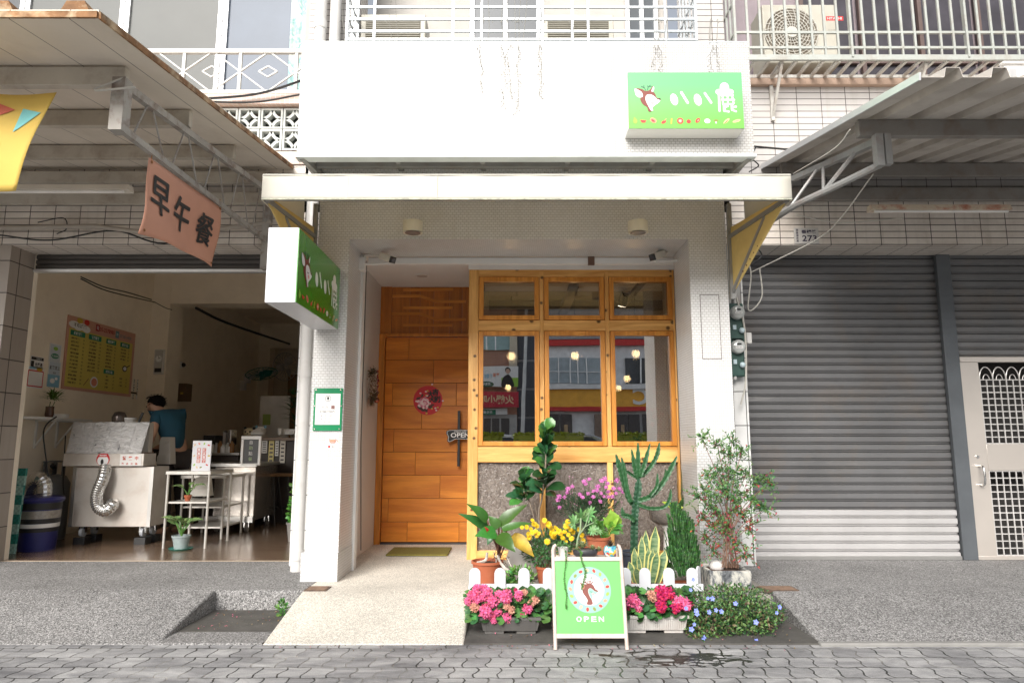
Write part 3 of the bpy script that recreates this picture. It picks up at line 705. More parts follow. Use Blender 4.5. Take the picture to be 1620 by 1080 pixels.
# ---------------- sign band (white box on a steel frame) ----------------
band = thing('fascia_band', 'big white mosaic box fascia above the cream awning', 'fascia', (.05, 5.1, 3.295))
B0, B1 = P(478, 68, 5.1), P(1184, 68, 5.1)
zb0, zb1 = P(800, 244, 5.1).z, B0.z
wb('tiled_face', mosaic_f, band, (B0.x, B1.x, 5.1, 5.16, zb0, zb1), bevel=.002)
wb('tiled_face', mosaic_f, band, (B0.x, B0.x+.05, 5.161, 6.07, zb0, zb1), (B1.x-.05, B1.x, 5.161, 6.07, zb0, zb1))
wb('metal_cap', mat('cap_metal', (.62, .66, .66), .4, .4), band, (B0.x-.012, B1.x+.012, 5.088, 5.2, zb0-.024, zb0-.002), (B0.x, B1.x, 5.098, 6.0, zb1+.001, zb1+.012))
b = MB()
for y in (5.3, 5.9): b.box(B0.x+.1, B1.x-.1, y, y+.045, zb0-.02, zb0+.03)
for k in range(6):
    x = B0.x+.06+k*(B1.x-B0.x-.16)/5; b.box(x, x+.04, 5.18, 6.07, zb0-.0, zb0+.05)
b.bar((B0.x+.03, 5.14, zb0-.01), (B0.x+.25, 6.0, zb0-.1), .04, .04); b.bar((B1.x-.03, 5.14, zb0-.01), (B1.x-.25, 6.0, zb0-.1), .04, .04)
b.build('steel_frame', steel_grey, band)
# ---------------- cream awning ----------------
awn = thing('awning', 'cream box awning with rounded valance over the restaurant entrance', 'awning', (0, 4.95, 2.7))
canvas = mat('cream_canvas', (.78, .76, .66), .6, var=.03, dirt='#c6b98f', damt=.3, dscale=2)
def canvas_mat(name, c, tr):
    t = NT(name); v = t.obj(); cc = t.ramp(t.noise(v, 2, 6), [(.3, sc(c, .95)), (.7, sc(c, 1.04))]); t.col(cc); t.set(Roughness=.6)
    tl = t.n('BsdfTranslucent'); tl.inputs[0].default_value = (*tr, 1); mx = t.n('MixShader'); mx.inputs[0].default_value = .3
    t.l(t.b.outputs[0], mx.inputs[1]); t.l(tl.outputs[0], mx.inputs[2]); t.l(mx.outputs[0], t.o.inputs[0]); return t.m
canvas = canvas_mat('cream_canvas_cloth', (.72, .72, .66), (.90, .76, .50))
canvas_in = mat('yellow_underside_canvas', (.70, .52, .19), .65, var=.06, scale=5, dirt='#8f6f2c', damt=.35)
A0, A1 = P(414, 314, 4.5), P(1253, 317, 4.5)
za0, za1 = 2.70, P(830, 277, 4.5).z
b = MB()
def awf(u, v):
    x = A0.x + (A1.x-A0.x)*u
    if v < .45: return (x, 4.5 + .004*math.sin(u*60), za0 + (za1-za0)*v/.45)
    t = (v-.45)/.55; return (x, 4.5 + .95*t, za1 + .03*math.sin(min(1, t*5)*math.pi/2)*.25 + .31*t + .012*math.sin(t*math.pi)*math.sin(u*9))
b.sheet(awf, 40, 14); o_ = b.build('canvas_top', canvas, awn, smooth=24, solid=.006)
b = MB(); b.box(A0.x, A1.x, 4.4925, 4.4965, za0+.0, za0+.009); b.m = 1; b.tube([(A0.x, 4.497, za1), (A1.x, 4.497, za1)], .006, 6)
for k in range(1, 6): xx = A0.x+(A1.x-A0.x)*k/6+.02*math.sin(k*5); b.box(xx-.003, xx+.003, 4.4925, 4.4955, za0+.01, za1-.008)
b.build('seam', [mat('mildew_hem', (.42, .43, .34), .8, var=.4, scale=30), mat('canvas_piping', (.60, .59, .52), .7)], awn)
for x, s in ((A0.x, 1), (A1.x, -1)):
    # side cheeks: from the back top down to the wall bottom
    b = MB(); b.face([b.pv(p) for p in ((x, 4.503, za0), (x, 4.503, za1), (x, 5.43, za1+.32), (x, 5.43, za0-.02))])
    b.build('cheek', canvas, awn, smooth=0, solid=.006)
for x, s in ((A0.x+.02, 1), (A1.x-.02, -1)):
    b = MB(); xw = -1.60 if s > 0 else 1.766
    p0 = Vector((x, 4.52, za0+.02)); 
    # folded yellow skirt running back and down beside the pillar
    b.sheet(lambda u, v: (x + (xw + (-.02 if s > 0 else .02) - x)*u, 4.55 + .93*u, za0+.05 - (.04+.50*u)*v + .05*u*(1-v)), 12, 8)
    b.build('side_skirt', canvas_in, awn, smooth=50, solid=.006)
b = MB()
for x, s in ((A0.x+.02, 1), (A1.x-.02, -1)):
    xw = -1.62 if s > 0 else 1.79
    b.bar((x, 4.53, za0+.015), (xw, 5.42, za0+.02), .03, .03); b.bar((xw, 5.42, 2.2), (xw, 5.42, 3.0), .035, .035)
    b.bar((xw, 5.40, 2.26), (x-(x-xw)*.3, 4.85, za0), .025, .025)
b.box(A0.x+.02, A1.x-.02, 4.515, 4.54, za0+.004, za0+.03)
for k in range(5): 
    xx = A0.x+.3+k*.74; b.bar((xx, 4.53, za1-.01), (xx, 5.44, za1+.27), .025, .025)
b.build('awning_frame', steel_grey, awn)
b = MB()
for x, s in ((A0.x+.02, 1), (A1.x-.02, -1)):
    xw = -1.60 if s > 0 else 1.766
    for k in range(14):
        u = .08+k*.066; b.ball((x+(xw-x)*u-.012*s, 4.545+.93*u-.01, za0+.06-(.04+.5*u)+.03), .007, 6)
b.build('grommet', mat('rusty_grommet', (.12, .06, .03), .7), awn)
# downlight cans under the awning
def can(px, label):
    c = P(px, 322, 5.2); r = .078
    t = thing('downlight', label, 'ceiling lamp', (c.x, c.y, 2.69), 'surface downlights under the awning')
    b = MB(); b.lathe((c.x, c.y, 2.685), [(r-.012, .004), (r, 0), (r, .09), (r-.02, .094), (.01, .094)], 28); b.build('housing', cream_paint if 0 else mat('cream_lamp_body', (.72, .68, .55), .45), t, smooth=50)
    b = MB(); b.lathe((c.x, c.y, 2.683), [(r-.016, 0), (r-.02, .0015)], 24); b.build('diffuser', mat('lamp_lens', (.35, .34, .32), .15, .4), t)
    b = MB(); b.box(c.x-.015, c.x+.015, c.y-.01, 5.45, 2.74, 2.765); b.build('mount', steel_light, t)
can(654, 'round cream downlight under the awning above the door side'); can(1008, 'round cream downlight under the awning above the windows')

# ---------------- left canopy ----------------
def canopy_left():
    t = thing('canopy', 'flat white panel canopy with rusted edges over the breakfast shop', 'canopy', (-4, 4.6, 3.1))
    xE = -2.057; yb, zb_ = 6.08, 3.577; yf, zf = 3.12, 3.13; X0 = -7.5
    panel = NT('canopy_panel'); v = panel.obj(); 
    tc = panel.n('TexCoord'); sp = panel.n('SeparateXYZ'); panel.l(tc.outputs['Object'], sp.inputs[0])
    fr = panel.math('FRACT', panel.math('MULTIPLY', sp.outputs[0], 1/.30)); seam = panel.math('LESS_THAN', fr, .018)
    base = panel.ramp(panel.noise(v, 2, 6), [(.3, (.66, .60, .51)), (.7, (.76, .69, .60))])
    dirt_ = panel.ramp(panel.noise(panel.obj((1, .5, 1)), 3, 8, .7), [(.5, (0, 0, 0)), (.8, (.4,)*3)])
    base = panel.mix(dirt_, base, (.40, .34, .27)); panel.col(panel.mix(seam, base, (.16, .14, .12))); panel.set(Roughness=.55)
    b = MB(); b.face([b.pv(p) for p in ((X0, yf, zf), (xE, yf, zf), (xE, yb, zb_), (X0, yb, zb_))]); b.face([b.pv(p) for p in ((X0, yf, zf+.035), (X0, yb, zb_+.035), (xE, yb, zb_+.035), (xE, yf, zf+.035))])
    b.face([b.pv(p) for p in ((X0, yf, zf), (X0, yf, zf+.05), (xE, yf, zf+.05), (xE, yf, zf))]); b.face([b.pv(p) for p in ((xE, yf, zf), (xE, yf, zf+.05), (xE, yb, zb_+.05), (xE, yb, zb_))])
    rf = b.build('roof_panel', panel.m, t, smooth=0)
    b = MB()
    b.bar((xE+.006, yf, zf+.02), (xE+.006, yb, zb_+.02), .012, .034); b.bar((X0, yf-.006, zf+.02), (xE, yf-.006, zf+.02), .012, .034)
    x = xE-.12
    while x > X0: b.prism([(-.07, 0), (-.045, .05), (.045, .05), (.07, 0)], (x, yf, zf+.05), (1, 0, 0), (0, 0, 1), (0, -1, .0), .3); x -= .38
    b.build('rusty_trim', mat('rusty_trim', (.24, .12, .05), .8, 0, .6, scale=9, bump=.002, dirt='#e0cfae', damt=.9, dscale=6), t)
    bm = mat('canopy_purlin', (.52, .48, .41), .6, .1, .1, dirt='#6e4a2c', damt=.5, dscale=5)
    for (y, z, h, xr) in ((3.68, 3.205, .115, -2.24), (4.42, 3.318, .115, -2.22), (5.26, 3.445, .11, -2.26), (5.96, 3.51, .11, -2.26), (6.02, 3.33, .11, -2.1)):
        b = MB(); b.box(X0, xr, y-.0, y+.05, z-h, z); b.build('purlin', bm, t, bevel=.004)
    # truss bracket
    def truss(x, m):
        b = MB(); T0, T1 = Vector((x, 3.71, 3.09)), Vector((x, 6.05, 3.33)); L0, L1 = Vector((x, 3.71, 2.83)), Vector((x, 6.05, 2.87))
        b.bar(T0, T1, .04, .045); b.bar(L0, L1, .035, .04)
        b.box(x-.045, x+.03, 3.64, 3.72, 2.80, 3.12)
        b.box(x-.03, x+.03, 5.98, 6.07, 2.6, 3.3)
        n = 5
        for k in range(n):
            a = (k+.5)/n; c = (k+1.0)/n
            b.tube([L0.lerp(L1, k/n+.04), T0.lerp(T1, a)], .006, 6); b.tube([T0.lerp(T1, a+.02), L0.lerp(L1, c)], .006, 6)
        b.build('truss_bracket', m, t, smooth=30)
    tm = mat('rusty_truss', (.36, .34, .31), .6, .3, .15, dirt='#5e3418', damt=.8, dscale=9)
    truss(-2.24, tm); truss(-4.9, tm)
canopy_left()
def canopy_right():
    t = thing('canopy', 'corrugated metal canopy over the grey roller shutter', 'canopy', (5, 4.8, 3.1))
    xE = 2.336; yb, zb_ = 6.08, 3.60; yf, zf = 3.648, 3.12; X1 = 8
    cm = mat('galvanised_sheet', (.60, .56, .51), .5, .1, .12, scale=2, dirt='#6c5a48', damt=.4, dscale=3)
    b = MB(); x = xE; pr = [(xE, 0)]; pitch = .27
    while x < X1: pr += [(x+.14, 0), (x+.155, .06), (x+.235, .06), (x+.25, 0), (x+pitch, 0)]; x += pitch
    for a, c in zip(pr, pr[1:]): b.quad((a[0], yf, zf+a[1]), (c[0], yf, zf+c[1]), (c[0], yb, zb_+c[1]), (a[0], yb, zb_+a[1]))
    b.build('roof_sheet', cm, t, smooth=0, solid=.003)
    b = MB(); b.bar((xE-.004, yf-.01, zf-.0), (xE-.004, yb, zb_), .012, .045); b.build('edge_trim', alum, t)
    pm = mat('dark_purlin', (.27, .255, .235), .5, .2, .12, dirt='#71461f', damt=.4, dscale=7)
    for y, z, xl_ in ((4.49, 3.283, 2.42), (5.88, 3.555, 2.44), (6.01, 3.375, 2.35)):
        b = MB(); b.box(xl_, X1, y, y+.055, z-.12, z); b.build('purlin', pm, t, bevel=.004)
    for (fx, bx) in ((2.57, 2.02), (6.4, 6.4)):
        b = MB(); T0, T1 = Vector((fx, 4.47, 3.13)), Vector((bx+.02, 6.02, 2.98)); L0, L1 = Vector((fx, 4.47, 2.96)), Vector((bx, 6.02, 2.30))
        T1 = P(1255, 283, 5.6) if fx < 3 else T1
        b.box(fx-.06, fx-.01, 4.45, 4.51, 2.93, 3.162); b.box(fx+.0, fx+.045, 4.45, 4.50, 2.94, 3.162)
        b.bar(T0, T1, .045, .045)
        mid = P(1250, 330, 5.15) if fx < 3 else Vector((bx, 5.2, 2.75))
        b.tube(curve3([L0, L0.lerp(mid, .5)+Vector((0, 0, .0)), mid, P(1195, 372, 5.7) if fx < 3 else L1.lerp(mid, .5), P(1168, 425, 6.0) if fx < 3 else L1], 5), .026, 8)
        b.tube([T0.lerp(T1, .25), L0.lerp(mid, .62)], .017, 6); b.tube([L0.lerp(mid, .62), T0.lerp(T1, .62)], .012, 6); b.tube([T0.lerp(T1, .68), mid+Vector((0, .05, 0))], .012, 6)
        b.box(bx-.03, bx+.03, 6.0, 6.07, 2.1, 3.0)
        b.build('truss_bracket', mat('grey_truss', (.36, .36, .35), .5, .3, .12, dirt='#7a4c2a', damt=.45, dscale=8), t, smooth=30)
canopy_right()

# ---------------- balcony railings and cages ----------------
rl = thing('balcony_railing', 'white railing with diamond pattern on the left balcony', 'railing', (-3.5, 6.05, 4.3))
b = MB(); y = 6.08; z0, z1 = P(350, 146, y).z, P(350, 82, y).z; X0 = -5.6; X1 = -1.96
b.bar((X0, y, z0), (X1, y, z0), .03, .03); b.bar((X0, y, z1), (X1, y, z1), .04, .04); zm = (z0+z1)/2
px0 = P(291, 110, y).x; pitch = P(380, 110, y).x - px0
k = -3
while px0 + k*pitch < X1+.2:
    xc = px0 + k*pitch
    if X0 < xc < X1: b.bar((xc, y, z0), (xc, y, z1), .028, .028)
    xm = xc + pitch/2; q = pitch/2
    for s in (1, -1):
        for s2 in (1, -1):
            a_ = Vector((xm + s*q, y, zm)); d_ = Vector((xm, y, zm + s2*(z1-zm)))
            if a_.x < X1+.05 and a_.x > X0: b.bar(a_, d_, .012, .016, Vector((0, 1, 0)))
    for s in (1, -1):
        for s2 in (1, -1):
            if xm < X1-.1 and xm > X0+.1: b.bar((xm+s*.09, y-.004, zm), (xm, y-.004, zm+s2*.055), .012, .014, Vector((0, 1, 0)))
    k += 1
b.build('railing_frame', rail_white, rl)
# centre railing (behind the band top)
rl = thing('balcony_railing', 'pale metal railing of horizontal bars above the white fascia', 'railing', (0, 5.6, 4.55))
y = 5.6; b = MB(); xa, xb = P(550, 40, y).x, P(1100, 40, y).x
for py in (63, 50, 31, 12, -7, -30): z = P(800, py, y).z; b.bar((xa, y, z), (xb, y, z), .018, .018)
for px in (550, 593, 717, 762, 858, 905, 930, 1052, 1100): x = P(px, 40, y).x; b.bar((x, y-.012, 4.56), (x, y-.012, 5.4), .03 if px in (550, 717, 762, 1100) else .022, .02)
for x in (xa, xb):
    for k in range(5): b.bar((x, y+.05+k*.11, 4.57), (x, y+.05+k*.11, 5.4), .014, .014)
    for z in (4.58, 4.8, 5.0): b.bar((x, y, z), (x, 6.2, z), .014, .014)
b.build('railing_bars', mat('pale_blue_metal_bars', (.45, .48, .50), .35, .3, .05), rl)
# right cage
rl = thing('balcony_cage', 'projecting grey barred balcony cage with slatted floor above the right shutter', 'railing', (5, 5.9, 4.45))
y = 5.75; zc = P(1400, 92, y).z; bm_ = mat('grey_green_bars', (.38, .40, .37), .45, .15, .08, dirt='#7b5b41', damt=.4, dscale=8)
xa = P(1162, 50, y).x; xb = 7.5; b = MB()
b.bar((xa, y, zc), (xb, y, zc), .03, .05); z2 = P(1400, 76, y).z; z3 = P(1400, 52, y).z
b.bar((xa, y, z2), (xb, y, z2), .02, .022); b.bar((xa, y, z3), (xb, y, z3), .02, .022)
x = xa; k = 0
while x < xb:
    big = (k % 9 == 0); b.bar((x, y-.004, z2 if not big else zc), (x, y-.004, 6.4), .04 if big else .017, .02); x += .117; k += 1
x = xa
while x < xb: b.bar((x, y, zc), (x, y, z2), .016, .016); x += .117
for yy in (5.85, 5.95, 6.05): b.bar((xa, yy, zc), (xa, yy, 6.4), .016, .016)
for z in (z2, z3, z3+.3): b.bar((xa, y, z), (xa, 6.6, z), .018, .018)
b.build('cage_bars', bm_, rl)
b = MB(); x = xa+.05
while x < xb: b.bar((x, y+.01, zc-.02), (x, 6.06, zc-.02), .03, .02); x += .125
b.bar((xa, 6.04, zc-.02), (xb, 6.04, zc-.02), .03, .03)
b.build('floor_slats', steel_light, rl)
for px in (1240, 1470):
    b = MB(); x = P(px, 110, y).x
    b.bar((x, 5.78, zc-.03), (x, 6.06, zc-.03), .03, .03); b.bar((x, 5.79, zc-.04), (x, 6.06, zc-.42), .022, .022); b.bar((x, 6.06, zc-.03), (x, 6.06, zc-.45), .03, .03)
    b.build('bracket', steel_light, rl)
# ---------------- air conditioners ----------------
acb = mat('ac_body', (.50, .48, .41), .5, var=.03, dirt='#94866c', damt=.3)
acg = mat('ac_grille', (.32, .30, .24), .5)
def ac_box(cx, y, z, w, h, label, fan=False, brand=None):
    t = thing('air_conditioner', label, 'air conditioner', (cx, y+.15, z), 'outdoor air conditioner units')
    b = MB(); b.box(cx-w/2, cx+w/2, y, y+.32, z, z+h); body = b.build('body', acb, t, bevel=.01)
    if fan:
        fx, fz, r = cx-w*.14, z+h/2, h*.42
        b = MB(); b.cyl((fx, y-.002, fz), (fx, y-.006, fz), r, 32); b.m = 1
        b.build('fan_opening', [mat('fan_dark', (.20, .17, .13), .7)], t)
        b = MB()
        for k in range(9):
            rr = r*(k+1)/9; b.tube([(fx+rr*math.cos(a), y-.018, fz+rr*math.sin(a)) for a in (2*math.pi*j/28 for j in range(29))], .0035, 5, False)
        for k in range(24):
            a = 2*math.pi*k/24; b.tube([(fx+r*.22*math.cos(a), y-.02, fz+r*.22*math.sin(a)), (fx+r*.62*math.cos(a+.2), y-.02, fz+r*.62*math.sin(a+.2)), (fx+r*math.cos(a+.42), y-.018, fz+r*math.sin(a+.42))], .003, 5, False)
        b.cyl((fx, y-.03, fz), (fx, y-.012, fz), r*.22, 20)
        b.build('fan_guard', mat('ac_guard_white', (.62, .60, .54), .45), t, smooth=40)
    else:
        b = MB(); b.box(cx-w/2+.05, cx+w/2-.05, y-.008, y-.001, z+.06, z+h-.06); b.m = 1
        zz = z+.075
        while zz < z+h-.07: b.box(cx-w/2+.055, cx+w/2-.055, y-.018, y-.008, zz, zz+.008); zz += .021
        b.build('grille', [mat('grille_shadow', (.18, .16, .12), .7), acg], t)
    if brand:
        dc = Decal((cx, y, z), (1, 0, 0), (0, 0, 1), (0, -1, 0))
        dc.rect(w*.34, w*.34+.165, h*.72, h*.72+.045, red, 1); dc.text('HITACHI', w*.34+.08, h*.72+.0225, .026, soft_white, 2, .01); dc.text('日立空調', w*.34+.06, h*.72-.10, .022, mat('grey_ink', (.3, .28, .26), .6), 1)
        dc.build('logo_print', t)
a0 = P(630, 20, 6.25)
ac_box(a0.x, 6.0, 4.60, .62, .50, 'beige air conditioner with slatted grille, leftmost behind the pale railing')
ac_box(P(910, 20, 6.25).x, 6.0, 4.60, .68, .50, 'beige air conditioner with slatted grille behind the railing above the sign')
ac_box(P(1255, 30, 6.15).x, 6.0, 4.60, .72, .60, 'round fan air conditioner inside the barred cage', fan=True, brand=True)
ac_box(P(1608, 122, 3.95).x+.1, 3.9, P(1608, 140, 3.95).z, .26, .10, 'small white box unit on the edge of the corrugated canopy') if 0 else None
b = MB(); q = P(1592, 130, 4.1); b.box(q.x, q.x+.35, 4.1, 4.4, q.z, q.z+.13); b.m = 1; b.box(q.x+.02, q.x+.07, 4.092, 4.1, q.z+.03, q.z+.09)
b.m = 0; b.box(q.x-.02, q.x+.37, 4.08, 4.12, q.z+.12, q.z+.135)
b.build('junction_box', [soft_white, mat('grey_label', (.4, .4, .4), .5)], bevel=.006, label='white electrical box at the top edge of the corrugated canopy', cat='electrical box')
# ---------------- pipes, cables ----------------
def pipe(name, pts, r, m, label, cat='pipe', n=12, group=None, joints=()):
    b = MB(); b.tube(pts, r, n)
    for z in joints: b.tube([(pts[0][0], pts[0][1], z-.04), (pts[0][0], pts[0][1], z+.04)], r*1.13, n)
    return b.build(name, m, smooth=50, label=label, cat=cat, group=group)
px_, py_ = -1.785, 5.87
pipe('drainpipe', [(px_, py_, 0.0), (px_, py_, 2.9), (px_, py_, 7)], .052, pvc, 'white drainpipe running down beside the left pillar', joints=(.13, 1.65, 3.3, 4.9))
pipe('drainpipe', [(px_+.13, py_+.02, 3.1), (px_+.13, py_+.02, 7)], .052, pvc, 'second white drainpipe, right of the long one above the fascia')
pipe('conduit', [P(1163, 400, 6.0), P(1163, 560, 6.0), P(1163, 600, 6.0)], .014, pvc, 'thin pale conduit above the electric meters')
pipe('conduit', [P(-60, 362, 6.03), P(150, 358, 6.0), P(260, 372, 6.0), P(430, 352, 6.0)], .022, mat('dirty_conduit', (.38, .34, .29), .6), 'dirty conduit with cables along the tiled beam at left')
# cables
def cable(pts, r, m, label, group='loose cables on the facade'):
    b = MB(); b.tube(curve3(pts, 8), r, 5); return b.build('cable', m, smooth=60, label=label, cat='cable', group=group)
cable([P(225, 165, 5.95), P(300, 158, 5.95), P(400, 150, 5.95), P(470, 130, 5.9), P(490, 118, 5.95)], .012, black_pl, 'black cable sagging under the diamond pattern railing')
cable([P(300, 160, 5.93), P(400, 162, 5.93), P(475, 150, 5.9)], .009, black_pl, 'second black cable below the diamond pattern railing')
cable([P(0, 372, 6.02), P(80, 380, 6.0), P(180, 365, 6.0), P(260, 385, 6.0), P(360, 360, 6.0), P(430, 350, 6.0)], .008, cable_b, 'black cable looping along the left tiled beam')
cable([P(60, 352, 6.0), P(100, 345, 6.0), P(105, 362, 6.0), P(90, 370, 6.0)], .005, cable_b, 'small cable loop hanging on the left tiled beam')
cable([P(1382, 275, 4.6), P(1330, 345, 5.2), P(1290, 380, 5.6), P(1190, 430, 6.0)], .005, cable_w, 'pale cord slanting from the bracket past the house number')
cable([P(1345, 205, 4.4), P(1320, 235, 4.6), P(1255, 275, 5.2)], .004, cable_w, 'thin wire tied along the corrugated canopy edge')
cable([P(1175, 405, 6.0), P(1188, 430, 6.0), P(1184, 490, 6.0), P(1205, 470, 6.0), P(1202, 425, 6.0)], .006, cable_w, 'grey cord dangling over the roller shutter')
cable([P(1180, 420, 5.98), P(1196, 395, 5.95), P(1205, 405, 5.95), P(1190, 418, 5.95)], .007, black_pl, 'black cable loop under the right bracket')
cable([P(1430, 345, 6.0), P(1330, 352, 6.0), P(1260, 340, 6.0)], .005, cable_w, 'thin wire sagging across the right tiled beam')
cable([P(1192, 232, 5.9), P(1215, 234, 5.9), P(1260, 238, 6.0)], .010, black_pl, 'black cable behind the right end of the fascia')
cable([P(1196, 232, 5.7), P(1190, 250, 5.7), P(1200, 262, 5.8), P(1185, 272, 5.8)], .006, black_pl, 'tangle of thin wires under the right end of the fascia')
cable([P(214, 138, 3.60), P(150, 143, 3.6), P(178, 130, 3.63), P(200, 122, 3.65)], .006, cable_w, 'white cord tying the yellow banner to the canopy beam')
cable([P(1165, 470, 5.98), P(1178, 520, 5.96), P(1180, 600, 5.96), P(1172, 640, 5.98)], .008, cable_w, 'grey wires running beside the electric meters')
# electric meters
def meter(px, py, lab, big):
    c = P(px, py, 5.98); t = thing('electric_meter', lab, 'electric meter', (c.x, c.y, c.z-.1), 'electric meters on the narrow pilaster')
    gm = mat('meter_green', (.04, .09, .075), .4)
    b = MB(); b.box(c.x-.065, c.x+.065, c.y, c.y+.09, c.z-.26, c.z+.09); b.build('base_plate', gm, t, bevel=.012)
    b = MB(); b.lathe((c.x, c.y-.001, c.z), [(.062, -.0), (.060, .05), (.045, .062), (.01, .064)], 24, Vector((0, -1, 0))); b.build('glass_cover', mat('meter_dome', (.55, .57, .55) if big else (.72, .70, .66), .12, .1, spec=.8), t, smooth=60)
    dc = Decal((c.x, c.y-.066, c.z), (1, 0, 0), (0, 0, 1), (0, -1, 0)); dc.rect(-.032, .032, -.018, .002, paper, 0); dc.text('kWh 02841', 0, -.008, .008, ink, 1); dc.rect(-.02, .02, .012, .028, ink, 0); dc.build('dial', t)
    b = MB(); b.ball((c.x+.035, c.y-.02, c.z-.16), .026, 10); b.box(c.x-.04, c.x-.01, c.y-.012, c.y-.001, c.z-.15, c.z-.11); b.build('seal_cap', mat('pale_blue_cap', (.50, .62, .66), .4), t)
meter(1165, 495, 'upper electric meter with a dark dial on the narrow pilaster', True); meter(1166, 549, 'lower electric meter with a white face on the narrow pilaster', False)
b = MB(); q = P(1184, 535, 6.02); b.box(q.x-.02, q.x+.025, 6.0, 6.08, q.z-.05, q.z+.05); b.build('switch_box', pvc, bevel=.006, label='small white box between the meters and the roller shutter', cat='electrical box')
# string lights hanging from the balcony
for gi, (px, top, bots) in enumerate(((545, -20, (66,)), (620, -10, (60, 55)), (762, -10, (140, 66)), (796, -10, (165, 150, 66)), (822, -10, (175, 66)), (855, -10, (150,)), (905, 60, (20,)), (1035, 62, (105, 110, 30)), (1125, 66, (108, 100)))):
    b = MB()
    for j, bt in enumerate(bots):
        y0 = 5.07; p = [P(px + j*9 + rnd.uniform(-4, 4), py, y0 if py > 64 else 5.55) for py in ([top, 30, 60] if bt < 70 else [top, 30, 60, 72] + list(range(85, bt, 14)) + [bt])]
        if len(p) < 2: continue
        b.tube(curve3(p, 3), .0022, 4)
        for q in p[1:]: b.tube([q, q+Vector((rnd.uniform(-.03, .03), -.005, -.035))], .0022, 4); b.ball(q+Vector((rnd.uniform(-.03, .03), -.005, -.035)), .006, 5)
    b.build('string_lights', mat('string_light_wire', (.26, .25, .22), .6), smooth=0, label=['loose strand of icicle lights at the left end of the pale railing', 'two strands of icicle lights in front of the leftmost air conditioner', 'icicle lights hanging beside the dark balcony window, leftmost long strand', 'longest icicle light strands hanging down the white fascia', 'icicle light strand hanging low on the middle of the fascia', 'short icicle light strand just left of the middle air conditioner on the fascia', 'loose strand of lights on the railing in front of the middle air conditioner', 'icicle light strands just above the left end of the green fascia sign', 'icicle light strands just above the right end of the green fascia sign'][gi], cat='string lights', group='icicle string lights')
# fluorescent fittings
def tube_light(a, c, z, y, label, rusty):
    t = thing('fluorescent_fitting', label, 'light fitting', ((a+c)/2, y, z), 'fluorescent fittings under the canopies')
    b = MB(); b.prism([(-.05, 0), (.05, 0), (.03, .05), (-.03, .05)], (c, y, z), (0, 1, 0), (0, 0, 1), (1, 0, 0), c-a)
    b.build('housing', mat('rusty_fitting', (.72, .62, .48), .6, 0, .05, dirt='#b4460f', damt=1, dscale=7) if rusty else mat('white_fitting', (.74, .70, .62), .5, var=.04), t, bevel=.003)
    b = MB(); b.cyl((a+.03, y-.03, z-.012), (c-.03, y-.03, z-.012), .012, 10); b.build('lamp_tube', mat('unlit_tube', (.85, .84, .80), .3), t)
q0, q1 = P(-60, 300, 5.3), P(207, 303, 5.3); tube_light(q0.x, q1.x, q1.z, 5.3, 'white fluorescent fitting under the left canopy', False)
q0, q1 = P(1375, 334, 5.7), P(1596, 334, 5.7); tube_light(q0.x, q1.x, q0.z, 5.7, 'rusted fluorescent fitting under the corrugated canopy', True)
# porch: light bar, cameras, recessed light, wreath
b = MB(); a, c = P(583, 411, 5.99), P(1078, 414, 5.99); b.box(a.x, c.x, 5.975, 6.02, P(800, 418, 5.99).z, P(800, 408, 5.99).z); b.m = 1; xm = P(935, 413, 5.99).x; b.box(xm-.03, xm+.03, 5.968, 6.0, P(800, 419, 5.99).z-.004, P(800, 407, 5.99).z+.003); b.box(a.x, c.x, 5.985, 6.01, 2.700, 2.706)
b.build('conduit_bar', [soft_white, mat('brown_joint', (.16, .09, .06), .6)], label='white cable trunking across the porch between the two cameras', cat='trunking', bevel=.003)
def camera_(bx, by, ex, ey, lab, sgn):
    Yc = 5.85; q = P(bx, by, Yc); e = P(ex, ey, Yc-.1); t = thing('security_camera', lab, 'security camera', (q.x, q.y, q.z), 'security cameras in the porch')
    b = MB(); b.box(q.x-.03, q.x+.03, q.y-.03, q.y+.04, q.z-.06, q.z+.06); b.build('junction_box', soft_white, t, bevel=.006)
    j = e + Vector((0, .09, -.02)); b = MB(); b.tube([q+Vector((sgn*.02, 0, -.0)), (q+j)/2 + Vector((0, 0, -.005)), j], .012, 8); b.ball(j, .02, 10); b.build('arm', soft_white, t, smooth=50)
    d = Vector((sgn*.75, -.62, -.42)).normalized(); c0 = e - d*.09; c1 = e + d*.07
    b = MB(); b.bar(c0, c1, .068, .062); b.build('body', mat('camera_shell', (.70, .66, .58), .4), t, bevel=.014)
    b = MB(); b.bar(c1, c1+d*.012, .062, .056); b.m = 1; b.cyl(c1+d*.012, c1+d*.018, .02, 14); b.build('lens', [black_pl, mat('lens_glass', (.05, .05, .06), .05, spec=1)], t, bevel=.006)
    b = MB(); b.tube(curve3([q+Vector((0, 0, .06)), q+Vector((sgn*.03, 0, .09)), q+Vector((sgn*.1, -.02, .08)), c0], 6), .004, 5); b.build('wire', cable_w, t)
camera_(573, 418, 613, 408, 'white security camera on the left side of the porch', 1)
camera_(1077, 412, 1040, 404, 'white security camera on the right side of the porch', -1)
b = MB(); q = PZ(668, 436, 2.752); b.cyl((q.x, q.y, 2.747), (q.x, q.y, 2.7545), .07, 28); b.m = 1; b.cyl((q.x, q.y, 2.7455), (q.x, q.y, 2.747), .055, 24); b.build('recessed_light', [soft_white, mat('dull_lens', (.5, .46, .42), .4)], label='round recessed light in the porch ceiling above the door', cat='ceiling lamp')
# broom stick in corner
b = MB(); b.tube([P(573, 400, 6.1) + Vector((0, .2, 0)), P(571, 700, 6.15), P(571, 870, 6.15)], .004, 6); b.build('cord', black_pl, label='thin black cord hanging down the white side wall left of the door', cat='cord')
